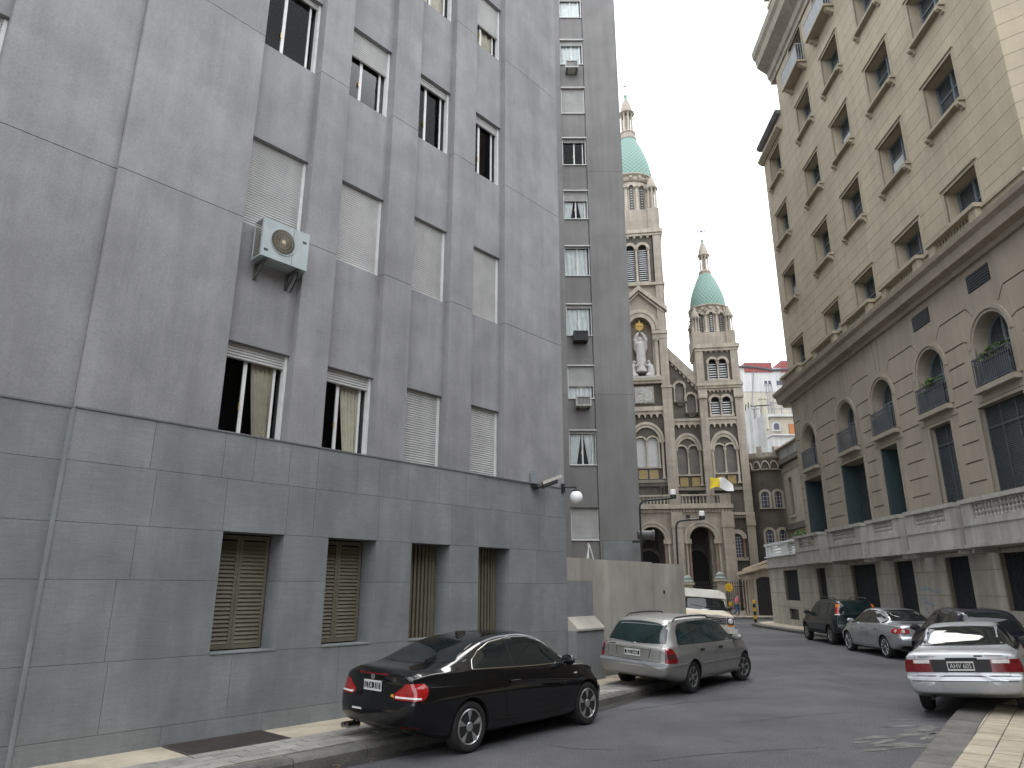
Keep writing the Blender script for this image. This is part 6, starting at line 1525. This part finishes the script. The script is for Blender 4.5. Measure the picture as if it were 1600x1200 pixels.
MB().prism([(0, 0)] + [(.032 * cos(t), .032 * sin(t)) for t in [pi / 2 * i / 6 for i in range(7)]], 0, .001).prism([(0, 0)] + [(-.032 * cos(t), -.032 * sin(t)) for t in [pi / 2 * i / 6 for i in range(7)]], 0, .001).obj('emblem_blue', mat('emblem_blue', (.02, .08, .3), .3, 0), e).matrix_local = Matrix.Rotation(pi / 2, 4, 'X') @ Matrix.Translation((0, -.0095, 0))
og, d_ = c.frame('rear')(.28, .55); pt, _ = c.hit(og, d_); B(-.002, .0, -.10, .10, -.012, .012).obj('dealer_sticker', M_plw, c.root, False, (pt.x - .003, .28, .55))
og, d_ = c.frame('rear')(-.38, .74); pt, _ = c.hit(og, d_); o = MB().lathe([(0, 0), (.03, 0), (.03, .003), (0, .003)], n=14).obj('yellow_sticker', MATS['sign_yellow'], c.root); o.location = (pt.x - .003, -.38, .74); o.rotation_euler = (0, -pi / 2, 0)
for y in (.52, .62): o = MB().lathe([(.03, 0), (.036, 0), (.036, .2), (.03, .2), (.03, 0)], n=16).obj('exhaust_pipe', M_chr, c.root, True); o.location = (-2.30, y, .30); o.rotation_euler = (0, pi / 2, 0)
MB().prismx([(-.03, 1.40), (.03, 1.40), (.0, 1.455)], -.80, -.62).obj('roof_antenna', blk, c.root)
c.patch('sunroof', M_cglass, 'up', [(-.45, .42), (.15, .42)], [(-.45, -.42), (.15, -.42)], .003, 10, 10)

# ---- silver estate
sil = paint('warm_silver_paint', (.25, .245, .232), .45, .38, .08, .6)
p = dict(x0=-2.36, x1=2.06, R=.06, rw=.315, rr=.205, tw=.2, axles=(-1.345, 1.345), plan=.10, planf=.25, inset=.03,
    top=[(-2.36, .93), (-2.28, 1.06), (-2.15, 1.22), (-2.0, 1.36), (-1.85, 1.425), (-1.4, 1.455), (-.6, 1.465), (0, 1.45), (.4, 1.37), (.75, 1.19), (1.1, 1.0), (1.3, .955), (1.8, .87), (2.06, .76)],
    belt=[(-2.36, .90), (-2, .945), (0, .935), (1.1, .92), (1.8, .82), (2.06, .68)],
    bot=[(-2.36, .34), (-1.9, .24), (-1.5, .2), (0, .2), (1.5, .2), (2.06, .24)],
    W=[(-2.36, .80), (-2.1, .845), (-1.4, .86), (0, .86), (1.3, .86), (1.8, .80), (2.06, .70)],
    wb=[(-2.36, .74), (-2.0, .79), (-1, .81), (0, .81), (1.2, .79), (2.06, .6)],
    wt=[(-2.36, .68), (-2.1, .62), (-1.7, .60), (0, .60), (.6, .62), (1.15, .66), (2.06, .52)],
    rear_dx=[(.2, .03), (.36, -.05), (.58, -.07), (.62, .0), (.9, .02), (1.2, 0)])
hd_ = radians(39.3); fw = Vector((sin(hd_), cos(hd_))); lf_ = Vector((-cos(hd_), sin(hd_))); mid = (gz(1082, 1084).xy + gz(1162, 1063).xy) / 2
roll_e = radians(3.6)
c = Car('parked_estate', 'dull silver estate car with roof rails parked half on the left pavement', p, (*(mid + lf_ * .80), .055), hd_, sil, roll=roll_e)
T_ = [(-1.95, .99), (-1.86, 1.2), (-1.65, 1.335), (-1.2, 1.37), (-.3, 1.385), (.15, 1.36), (.45, 1.27), (.72, 1.12), (.95, .975)]; Bt = [(-1.95, .965), (0, .955), (.95, .955)]
sideglass(c, T_, Bt, M_cglassg, M_blkpl, .014, ((-1.25, .045, .0), (-.28, .07, .0)))
c.patch('rear_window', M_cglassg, 'rear', [(-.655, .99), (-.57, 1.32), (0, 1.365), (.57, 1.32), (.655, .99)], [(-.655, .98), (0, .955), (.655, .98)], .003, 26, 12)
c.patch('windscreen', M_cglassg, 'front', [(-.68, 1.05), (-.54, 1.32), (0, 1.38), (.54, 1.32), (.68, 1.05)], [(-.68, 1.03), (0, 1.02), (.68, 1.03)], .003, 24, 10)
for sg in (-1, 1):
    vw = -radians(32) * sg
    side = Vector((-sin(vw), cos(vw))); base = side.dot(Vector((-2.3, sg * .74)))
    if sg < 0: s0, s1 = base - .20, base + .06; tp = [(s0, .70), (s0 + .08, .86), (s0 + .16, .905), (s1, .905)]; bt = [(s0, .635), (s1, .63)]
    else: s0, s1 = base - .06, base + .20; tp = [(s0, .905), (s1 - .16, .905), (s1 - .08, .86), (s1, .70)]; bt = [(s0, .63), (s1, .635)]
    l = c.patch('tail_lamp', mat('deep_red_lens', (.17, .008, .010), .12, .3, 14, spec=.6), vw, tp, bt, .008, 14, 8)
    q0, q1 = (s0 + .05, s1) if sg < 0 else (s0, s1 - .05)
    c.patch('smoked_lens', mat('smoked_lens', (.05, .02, .018), .12, .3, 20), vw, [(q0, .80), (q1, .80)], [(q0, .715), (q1, .715)], .010, 10, 3, l)
c.line('tailgate_seam', 'rear', [(-.60, .97), (-.60, .64), (.60, .64), (.60, .97)], .007)
c.patch('bumper_strip', mat('grey_strip', (.16, .165, .17), .5, .1), 'rear', [(-.84, .615), (.84, .615)], [(-.84, .57), (.84, .57)], .012, 24, 3)
both(c, lambda v: (c.line('side_moulding', v, [(-2.2, .59), (-1.7, .59)], .045, MATS['grey_strip'], .004, 8, None, .014), c.line('side_moulding', v, [(-.98, .56), (.98, .55)], .05, MATS['grey_strip'], .004, 16, None, .014), c.line('door_seam', v, [(-1.2, .95), (-1.12, .62), (-.85, .33), (-.28, .30), (-.26, .95)], .006), c.line('door_seam', v, [(-.26, .30), (.82, .30), (.86, .95)], .006), c.line('door_handle', v, [(-1.05, .83), (-.85, .83)], .04, M_blkpl, .004, 5, None, .02), c.line('door_handle', v, [(-.12, .83), (.08, .83)], .04, M_blkpl, .004, 5, None, .02)))
c.line('handle_bar', 'rear', [(-.40, .875), (.40, .875)], .03, M_chr, .004, 12, None, .025)
c.line('plate_recess', 'rear', [(-.40, .86), (-.36, .70)], .012, M_seam); c.line('plate_recess', 'rear', [(.40, .86), (.36, .70)], .012, M_seam)
c.plate('BZJ 643', .775); c.wheels('six', radians(-14), M_rimD); c.mirror(.78, .965, sil)
og, d_ = c.frame('rear')(0, .93); pt, _ = c.hit(og, d_); e = MB().tube([(.0, .038 * cos(2 * pi * i / 20), .038 * sin(2 * pi * i / 20)) for i in range(20)], .005, 6, True)
for a in (pi / 2, pi / 2 + 2.094, pi / 2 + 4.189): e.tube([(0, 0, 0), (0, .036 * cos(a), .036 * sin(a))], .004, 5)
e.obj('star_emblem', M_chr, c.root, True, (pt.x - .008, 0, .925))
og, d_ = c.frame('rear')(.5, .89); pt, _ = c.hit(og, d_); B(-.003, 0, -.07, .07, -.008, .008).obj('model_badge', M_blkpl, c.root, False, (pt.x - .003, .48, .90))
for sg in (-1, 1):
    P = []
    for i in range(15):
        t = i / 14; x = -1.75 + 1.75 * t; pt, _ = c.hit((x, sg * .55, 5), (0, 0, -1)); P.append((x, sg * .55, pt.z + (.0 if i in (0, 14) else .055 + .01 * sin(pi * t))))
    MB().tube(P, .016, 8).obj('roof_rail', M_blackm, c.root, True)
for y in (-.35, .0): pass

# ---- old silver saloon on the right
sil2 = paint('light_silver_paint', (.40, .41, .425), .4, .40, .08, .5)
p = dict(x0=-2.24, x1=2.1, R=.045, rw=.30, rr=.19, tw=.185, axles=(-1.335, 1.335), plan=.07, planf=.22, inset=.05,
    top=[(-2.24, .99), (-2.15, 1.015), (-1.6, 1.035), (-1.45, 1.07), (-1.1, 1.27), (-.85, 1.365), (-.3, 1.405), (.1, 1.395), (.45, 1.3), (.8, 1.12), (1.1, .98), (1.5, .9), (2.1, .78)],
    belt=[(-2.24, .93), (-1.6, .955), (0, .935), (1.1, .91), (2.1, .7)],
    bot=[(-2.24, .36), (-1.8, .26), (0, .22), (1.6, .2), (2.1, .25)],
    W=[(-2.24, .83), (-1.9, .85), (0, .85), (1.5, .845), (2.1, .74)],
    wb=[(-2.24, .785), (-1.6, .80), (0, .80), (1.2, .79), (2.1, .66)],
    wt=[(-2.24, .74), (-1.6, .70), (-1.1, .60), (-.3, .58), (.4, .60), (1.1, .68), (2.1, .6)],
    rear_dx=[(.2, .05), (.36, -.06), (.60, -.085), (.635, -.02), (.66, .0), (.95, .03), (1.1, .06)])
hd_ = radians(36); fw = Vector((sin(hd_), cos(hd_))); lf_ = Vector((-cos(hd_), sin(hd_)))
rl_ = atdepth(1419, 1050, 12.75).xy
c = Car('parked_saloon', 'older light silver saloon seen from behind, parked over the yellow tiled pavement', p, (*(rl_ + fw * 2.27 - lf_ * .83), .06), hd_, sil2, roll=radians(-3.4))
T_ = [(-1.35, .985), (-1.15, 1.16), (-.9, 1.29), (-.4, 1.34), (0, 1.33), (.35, 1.25), (.65, 1.09), (.88, .965)]; Bt = [(-1.35, .97), (0, .955), (.88, .95)]
sideglass(c, T_, Bt, M_cglass, M_blkpl, .02, ((-.85, .035, .1), (-.25, .06, 0)))
c.patch('rear_window', M_cglass, 'rear', [(-.74, 1.075), (-.58, 1.315), (0, 1.345), (.58, 1.315), (.74, 1.075)], [(-.74, 1.065), (0, 1.06), (.74, 1.065)], .003, 26, 12)
c.line('window_seal', 'rear', [(-.74, 1.06), (-.59, 1.325), (0, 1.357), (.59, 1.325), (.74, 1.06), (0, 1.05), (-.74, 1.06)], .022, M_blkpl, .004, 12)
c.patch('windscreen', M_cglass, 'front', [(-.68, 1.05), (-.54, 1.28), (0, 1.34), (.54, 1.28), (.68, 1.05)], [(-.68, 1.02), (0, 1.0), (.68, 1.02)], .003, 24, 10)
c.patch('rear_panel', M_blkpl, 'rear', [(-.42, .885), (.42, .885)], [(-.42, .69), (.42, .69)], .008, 16, 5)
for sg in (-1, 1):
    a0, a1 = sorted((sg * .42, sg * .795))
    l = c.patch('tail_lamp', M_dred, 'rear', [(a0, .885), (a1, .885)], [(a0, .69), (a1, .69)], .010, 14, 5)
    b0, b1 = sorted((sg * .44, sg * .68)); c.patch('reverse_lens', M_clear, 'rear', [(b0, .880), (b1, .880)], [(b0, .825), (b1, .825)], .014, 8, 3, l)
    v = 'left' if sg > 0 else 'right'; c.patch('tail_lamp_wrap', M_dred, v, [(-2.22, .885), (-2.05, .885)], [(-2.22, .69), (-2.05, .69)], .010, 8, 5, l)
    c.line('bumper_block', 'rear', [(sg * .36 - .0, .40), (sg * .36, .55)], .10, sil2, .004, 6, None, .016)
c.line('boot_seam', 'rear', [(-.66, 1.0), (-.66, .64), (.66, .64), (.66, 1.0)], .007)
c.line('bumper_edge', 'rear', [(-.84, .63), (-.4, .63), (.4, .63), (.84, .63)], .010, M_seam)
c.line('bumper_crease', 'rear', [(-.80, .56), (0, .56), (.80, .56)], .012, M_seam, .003)
c.line('boot_handle', 'rear', [(-.25, .895), (.2, .895)], .035, M_blkpl, .004, 8, None, .02)
both(c, lambda v: (c.line('door_seam', v, [(-1.1, .95), (-1.0, .6), (-.75, .33), (-.25, .32), (-.24, .95)], .006), c.line('door_seam', v, [(-.24, .32), (.78, .32), (.82, .95)], .006), c.line('side_moulding', v, [(-1.0, .5), (1.0, .49)], .05, M_blkpl, .004, 12, None, .014), c.line('door_handle', v, [(-.95, .82), (-.75, .82)], .04, M_blkpl, .004, 5, None, .02)))
c.plate('AHV 605', .785, .38, .14); c.wheels('steel', 0, M_rimD); c.mirror(.72, .97, M_blkpl)
c.emblem_text('PEUGEOT 405', M_blkpl, .46, .925, .045); og, d_ = c.frame('rear')(-.33, .93); pt, _ = c.hit(og, d_); B(-.003, 0, -.06, .06, -.012, .012).obj('model_badge', M_blkpl, c.root, False, (pt.x - .002, -.27, .935)); B(-.003, 0, -.13, .13, -.008, .008).obj('model_badge', mat('grey_badge', (.3, .3, .3), .5, 0), c.root, False, (pt.x - .002, -.48, .94))
o = MB().lathe([(.022, 0), (.028, 0), (.028, .25), (.022, .25), (.022, 0)], n=12).obj('exhaust_pipe', M_blkpl, c.root); o.location = (-2.27, .5, .29); o.rotation_euler = (0, pi / 2, 0)

# ---- newer silver saloon
sil3 = paint('cool_silver_paint', (.36, .38, .40), .6, .28, .04)
p = dict(x0=-2.30, x1=2.25, R=.07, rw=.325, rr=.235, tw=.22, axles=(-1.355, 1.355), plan=.16, planf=.3, inset=.02,
    top=[(-2.30, 1.02), (-2.15, 1.045), (-1.75, 1.06), (-1.5, 1.12), (-1.0, 1.34), (-.6, 1.44), (-.1, 1.475), (.3, 1.44), (.75, 1.26), (1.15, 1.05), (1.4, 1.0), (1.9, .92), (2.25, .78)],
    belt=[(-2.30, .95), (-1.6, .985), (0, .95), (1.2, .93), (2.25, .66)],
    bot=[(-2.30, .38), (-1.9, .26), (0, .19), (1.6, .19), (2.25, .24)],
    W=[(-2.30, .82), (-1.9, .89), (0, .905), (1.5, .90), (2.0, .82), (2.25, .70)],
    wb=[(-2.30, .74), (-1.6, .83), (0, .85), (1.2, .83), (2.25, .6)],
    wt=[(-2.30, .64), (-1.6, .66), (-.8, .60), (0, .60), (.5, .62), (1.2, .7), (2.25, .55)],
    rear_dx=[(.2, .06), (.4, -.03), (.6, -.05), (.7, 0), (1.0, .0), (1.1, .02)])
fl_ = atdepth(1328, 1000, 25.7).xy; rl_ = atdepth(1379, 1000, 23.3).xy; hd_ = radians(2.5); fw = Vector((sin(hd_), cos(hd_))); lf_ = Vector((-cos(hd_), sin(hd_)))
c = Car('parked_sedan', 'shiny silver sedan with round tail lamps parked behind a dark green off-roader', p, (*((fl_ + rl_) / 2 - lf_ * .86), 0), hd_, sil3)
T_ = [(-1.45, 1.04), (-1.3, 1.2), (-1.0, 1.33), (-.5, 1.395), (0, 1.39), (.4, 1.29), (.75, 1.12), (1.0, .98)]; Bt = [(-1.45, 1.02), (0, .985), (1.0, .965)]
sideglass(c, T_, Bt, M_cglass, M_chr, .014, ((-.2, .06, 0),))
c.patch('rear_window', M_cglass, 'rear', [(-.72, 1.12), (-.56, 1.38), (0, 1.41), (.56, 1.38), (.72, 1.12)], [(-.72, 1.10), (0, 1.09), (.72, 1.10)], .003, 26, 12)
c.patch('windscreen', M_cglass, 'front', [(-.7, 1.08), (-.55, 1.36), (0, 1.42), (.55, 1.36), (.7, 1.08)], [(-.7, 1.07), (0, 1.06), (.7, 1.07)], .003, 24, 10)
for sg in (-1, 1):
    vw = -radians(38) * sg; side = Vector((-sin(vw), cos(vw))); base = side.dot(Vector((-2.2, sg * .75)))
    s0, s1 = (base - .26, base + .26)
    l = c.patch('tail_lamp', M_redl, vw, [(s0, .87), (s0 + .1, .90), (s1 - .1, .90), (s1, .86)], [(s0, .77), (s1 - .1, .755), (s1, .78)], .008, 16, 6)
    for q in (base - .11, base + .10):
        og, d_ = c.frame(vw)(q, .828); pt, nr = c.hit(og, d_); o = MB().lathe([(.0, 0), (.035, 0), (.05, .004), (.05, .012), (.0, .014)], n=18).obj('round_lamp', M_clear, l, True); o.location = pt - nr * .0 + nr * .004 if nr.dot(Vector(d_)) < 0 else pt - nr * .004
        o.rotation_euler = (-Vector(d_)).to_track_quat('Z', 'Y').to_euler()
both(c, lambda v: (c.line('door_seam', v, [(-1.15, .98), (-1.05, .6), (-.75, .33), (-.2, .31), (-.19, .98)], .007), c.line('door_seam', v, [(-.19, .31), (.85, .31), (.92, .95)], .007), c.line('door_handle', v, [(-.98, .84), (-.78, .84)], .04, M_chr, .004, 5, None, .02), c.line('door_handle', v, [(-.02, .83), (.18, .83)], .04, M_chr, .004, 5, None, .02), c.line('sill_trim', v, [(-.9, .24), (.9, .23)], .06, M_blkpl, .004, 10, None, .014)))
c.patch('bumper_lower', M_blkpl, 'rear', [(-.72, .42), (.72, .42)], [(-.72, .34), (.72, .34)], .006, 16, 4)
c.wheels('multi'); c.mirror(.80, .99, sil3); c.plate('', .72)

# ---- dark green off-roader
grn = paint('dark_green_paint', (.005, .013, .013), 0, .3, .01, .7)
p = dict(x0=-2.1, x1=2.05, R=.06, rw=.345, rr=.20, tw=.2, axles=(-1.31, 1.31), plan=.08, planf=.25, inset=.03, gap=.06,
    top=[(-2.1, 1.18), (-2.06, 1.38), (-1.98, 1.56), (-1.85, 1.63), (-1.3, 1.665), (-.3, 1.675), (.25, 1.63), (.6, 1.46), (.95, 1.2), (1.15, 1.12), (1.7, 1.03), (2.05, .88)],
    belt=[(-2.1, 1.04), (-1.5, 1.06), (0, 1.05), (1.1, 1.04), (2.05, .78)],
    bot=[(-2.1, .42), (-1.6, .34), (0, .33), (1.5, .33), (2.05, .36)],
    W=[(-2.1, .82), (-1.8, .86), (0, .872), (1.5, .87), (2.05, .76)],
    wb=[(-2.1, .79), (-1.5, .82), (0, .825), (1.1, .81), (2.05, .66)],
    wt=[(-2.1, .72), (-1.9, .66), (0, .65), (.5, .67), (1.1, .72), (2.05, .6)],
    rear_dx=[(.3, 0), (.5, -.05), (.7, -.05), (.74, 0), (1.2, .02), (1.6, .0)])
fl_ = atdepth(1261, 990, 31.2).xy; rl_ = atdepth(1295, 990, 28.6).xy; hd_ = radians(3.5); fw = Vector((sin(hd_), cos(hd_))); lf_ = Vector((-cos(hd_), sin(hd_)))
c = Car('parked_off_roader', 'dark green off-roader with tall tail lamps and roof rails', p, (*((fl_ + rl_) / 2 - lf_ * .85), 0), hd_, grn, 'cars parked along the kerbs')
T_ = [(-1.85, 1.12), (-1.78, 1.4), (-1.6, 1.53), (-.6, 1.58), (.1, 1.56), (.45, 1.42), (.85, 1.1)]; Bt = [(-1.85, 1.09), (0, 1.075), (.85, 1.075)]
sideglass(c, T_, Bt, M_cglassg, None, 0, ((-1.2, .06, 0), (-.25, .07, 0)))
c.patch('rear_window', M_cglassg, 'rear', [(-.66, 1.14), (-.62, 1.54), (0, 1.575), (.62, 1.54), (.66, 1.14)], [(-.66, 1.12), (0, 1.11), (.66, 1.12)], .003, 20, 10)
c.patch('windscreen', M_cglassg, 'front', [(-.7, 1.2), (-.58, 1.5), (0, 1.58), (.58, 1.5), (.7, 1.2)], [(-.7, 1.18), (0, 1.17), (.7, 1.18)], .003, 20, 10)
for sg in (-1, 1):
    vw = -radians(40) * sg; side = Vector((-sin(vw), cos(vw))); base = side.dot(Vector((-2.06, sg * .76)))
    l = c.patch('tail_lamp', M_redl, vw, [(base - .09, 1.5), (base + .09, 1.5)], [(base - .10, 1.09), (base + .10, 1.09)], .010, 8, 12)
    c.patch('amber_lens', M_amber, vw, [(base - .085, 1.49), (base + .085, 1.49)], [(base - .09, 1.38), (base + .09, 1.38)], .013, 6, 4, l)
    c.patch('reverse_lens', M_clear, vw, [(base - .09, 1.14), (base + .09, 1.14)], [(base - .095, 1.10), (base + .095, 1.10)], .013, 6, 3, l)
    MB().tube([(-1.6, sg * .58, 1.66), (-1.5, sg * .58, 1.72), (-.3, sg * .58, 1.74), (.0, sg * .58, 1.67)], .02, 8).obj('roof_rail', M_blackm, c.root, True)
both(c, lambda v: (c.line('cladding', v, [(-.95, .45), (.95, .45)], .14, M_blkpl, .004, 10, None, .02), c.line('door_seam', v, [(-1.1, 1.05), (-1.0, .7), (-.8, .45), (-.22, .45), (-.21, 1.05)], .007), c.line('door_seam', v, [(-.21, .45), (.78, .45), (.84, 1.05)], .007)))
c.patch('rear_bumper', M_blkpl, 'rear', [(-.80, .72), (.80, .72)], [(-.80, .46), (.80, .46)], .012, 20, 6); c.patch('number_plate', M_plw, 'rear', [(-.5, .92), (-.18, .92)], [(-.5, .8), (-.18, .8)], .008, 6, 3)
c.wheels('six', 0, M_rimA); c.mirror(.68, 1.1, M_blkpl, 1.15)

# ---- dark tall hatchback
drk = paint('midnight_blue_paint', (.008, .008, .018), 0, .3, .01, .8)
p = dict(x0=-1.95, x1=2.05, R=.08, rw=.31, rr=.21, tw=.2, axles=(-1.3, 1.3), plan=.14, planf=.3, inset=.03,
    top=[(-1.95, 1.02), (-1.86, 1.2), (-1.7, 1.42), (-1.5, 1.545), (-1.0, 1.60), (-.3, 1.615), (.2, 1.56), (.7, 1.33), (1.1, 1.1), (1.3, 1.03), (1.7, .93), (2.05, .75)],
    belt=[(-1.95, .98), (-1.2, 1.0), (0, .98), (1.2, .96), (2.05, .66)],
    bot=[(-1.95, .36), (-1.5, .24), (0, .2), (1.5, .2), (2.05, .25)],
    W=[(-1.95, .80), (-1.5, .87), (0, .885), (1.4, .88), (2.05, .70)],
    wb=[(-1.95, .76), (-1.3, .82), (0, .83), (1.2, .81), (2.05, .6)],
    wt=[(-1.95, .68), (-1.5, .58), (0, .58), (.6, .62), (1.2, .7), (2.05, .55)],
    rear_dx=[(.3, 0), (.5, -.06), (.75, -.05), (.85, 0), (1.4, 0)])
hd_ = radians(12); fw = Vector((sin(hd_), cos(hd_))); lf_ = Vector((-cos(hd_), sin(hd_)))
rl_ = Vector((10.6, 17.6))
c = Car('parked_hatchback', 'midnight blue tall hatchback between the two silver saloons', p, (*(rl_ + fw * 1.95 - lf_ * .85), 0), hd_, drk)
T_ = [(-1.62, 1.06), (-1.5, 1.33), (-1.2, 1.47), (-.5, 1.52), (.1, 1.49), (.55, 1.3), (.95, 1.01)]; Bt = [(-1.62, 1.03), (0, 1.01), (.95, .995)]
sideglass(c, T_, Bt, M_cglass, None, 0, ((-1.0, .05, 0), (-.2, .07, 0)))
c.patch('rear_window', M_cglass, 'rear', [(-.70, 1.10), (-.55, 1.48), (0, 1.53), (.55, 1.48), (.70, 1.10)], [(-.70, 1.08), (0, 1.06), (.70, 1.08)], .003, 20, 10)
c.patch('windscreen', M_cglass, 'front', [(-.7, 1.12), (-.55, 1.45), (0, 1.52), (.55, 1.45), (.7, 1.12)], [(-.7, 1.1), (0, 1.08), (.7, 1.1)], .003, 20, 10)
c.patch('third_brake_light', M_amber, 'rear', [(-.1, 1.115), (.1, 1.115)], [(-.1, 1.085), (.1, 1.085)], .006, 6, 2)
for sg in (-1, 1):
    a0, a1 = sorted((sg * .58, sg * .78)); c.patch('tail_lamp', M_dred, 'rear', [(a0, .98), (a1, .98)], [(a0, .74), (a1, .74)], .008, 6, 8)
both(c, lambda v: (c.line('door_seam', v, [(-1.05, 1.0), (-1.0, .6), (-.75, .34), (-.2, .32), (-.19, 1.0)], .007), c.line('door_seam', v, [(-.19, .32), (.85, .32), (.92, .98)], .007)))
c.wheels('six', 0, M_rimA); c.mirror(.78, 1.01, M_blkpl, 1.1)

# ---- rusty white van-truck facing the camera
van = mat('old_white_paint', (.50, .49, .44), .5, .08, 2, coat=.2, dirt=.7, dcol=(.24, .11, .04))
p = dict(x0=-2.6, x1=2.15, R=.05, rw=.36, rr=.2, tw=.2, axles=(-1.5, 1.45), plan=.04, planf=.05, inset=.06, gap=.06, cat='van', crown=.05,
    top=[(-2.6, 1.72), (-2.5, 1.74), (.15, 1.74), (.42, 1.70), (.62, 1.50), (.90, 1.20), (1.0, 1.165), (1.5, 1.13), (2.05, 1.08), (2.15, 1.05)],
    belt=[(-2.6, 1.12), (0, 1.14), (1.0, 1.12), (2.15, 1.0)],
    bot=[(-2.6, .5), (0, .48), (2.15, .5)],
    W=[(-2.6, .98), (0, .99), (1.6, .98), (2.15, .95)],
    wb=[(-2.6, .95), (0, .95), (1.5, .92), (2.15, .9)],
    wt=[(-2.6, .84), (.2, .82), (.9, .84), (2.15, .82)],
    front_dx=[(.4, .02), (.9, .02), (1.05, 0)])
vp_ = atdepth(1107, 985, 28.3).xy; hd_ = radians(188); fw = Vector((sin(hd_), cos(hd_)))
c = Car('parked_van', 'rusty white high-roofed van parked just past the boundary wall', p, (*(vp_ - fw * 2.1), .06), hd_, van, 'cars parked along the kerbs', roll=radians(-4.2))
c.patch('windscreen', M_cglass, 'front', [(-.84, 1.24), (-.77, 1.62), (0, 1.66), (.77, 1.62), (.84, 1.24)], [(-.84, 1.215), (0, 1.19), (.84, 1.215)], .004, 20, 8)
sideglass(c, [(-.9, 1.25), (-.86, 1.62), (.2, 1.62), (.75, 1.28)], [(-.9, 1.23), (.75, 1.23)], M_cglass)
c.patch('grille', M_blkpl, 'front', [(-.62, 1.0), (.62, 1.0)], [(-.62, .72), (.62, .72)], .006, 16, 5)
for i in range(5): c.line('grille_bar', 'front', [(-.62, .745 + i * .057), (.62, .745 + i * .057)], .016, mat('dull_chrome', (.35, .34, .33), .4, .2, metal=.6), .012, 10, None, .02)
for sg in (-1, 1):
    a0, a1 = sorted((sg * .64, sg * .90)); l = c.patch('headlamp_bezel', M_blkpl, 'front', [(a0, 1.0), (a1, 1.0)], [(a0, .74), (a1, .74)], .008, 8, 6)
    og, d_ = c.frame('front')(sg * .77, .87); pt, nr = c.hit(og, d_); o = MB().lathe([(0, .02), (.06, .018), (.085, .008), (.1, .0), (.1, -.02)][::-1], n=20).obj('headlamp', M_clear, l, True); o.location = pt + Vector((.012, 0, 0)); o.rotation_euler = (0, pi / 2, 0)
    c.patch('indicator', M_amber, 'front', [(a0 + .03, .735), (a1 - .03, .735)], [(a0 + .03, .68), (a1 - .03, .68)], .008, 6, 3)
MB().prismx([(-1.02, .42), (-1.02, .6), (1.02, .6), (1.02, .42)], 2.18, 2.30).obj('bumper', van, c.root)
c.patch('bonnet', mat('rusty_cream_paint', (.50, .43, .31), .6, .12, 3, dirt=.9, dcol=(.16, .06, .02)), 'up', [(.98, .86), (2.1, .84)], [(.98, -.86), (2.1, -.84)], .005, 18, 18)
c.line('bonnet_edge', 'front', [(-.88, 1.035), (.88, 1.035)], .03, M_seam, .004, 12)
hr = [(-.90, 1.70), (-.86, 1.90), (-.66, 2.0), (.66, 2.0), (.86, 1.90), (.90, 1.70)]
mb = MB(); n = len(hr)
fr_ = [(.40, .97, 0), (.2, .98, .0), (-.2, .97, .02), (-2.4, .97, .02)]
vs = []
for x, s_, dz in fr_:
    for y, z in hr: vs.append((x if z < 1.85 else x - (.22 if z > 1.95 else .1), y * s_, 1.70 + (z - 1.70) * (1 if x < .1 else .93)))
mb.add(vs, [tuple(range(n)), tuple(range(4 * n - 1, 3 * n - 1, -1))] + [(i * n + k, (i + 1) * n + k, (i + 1) * n + k + 1, i * n + k + 1) for i in range(3) for k in range(n - 1)]); mb.obj('raised_roof', van, c.root, True, ang=30)
B(.30, .50, -.86, .86, 1.665, 1.70).obj('sun_visor', mat('visor_white', (.66, .65, .6), .5, .08), c.root)
c.wheels('steel', 0, M_rimD); c.mirror(.8, 1.25, M_blkpl, 1.2)
for sg in (-1, 1): c.line('wiper', 'front', [(sg * .1, 1.30), (sg * .55, 1.36)], .015, M_blkpl, .01, 6, None, .02)
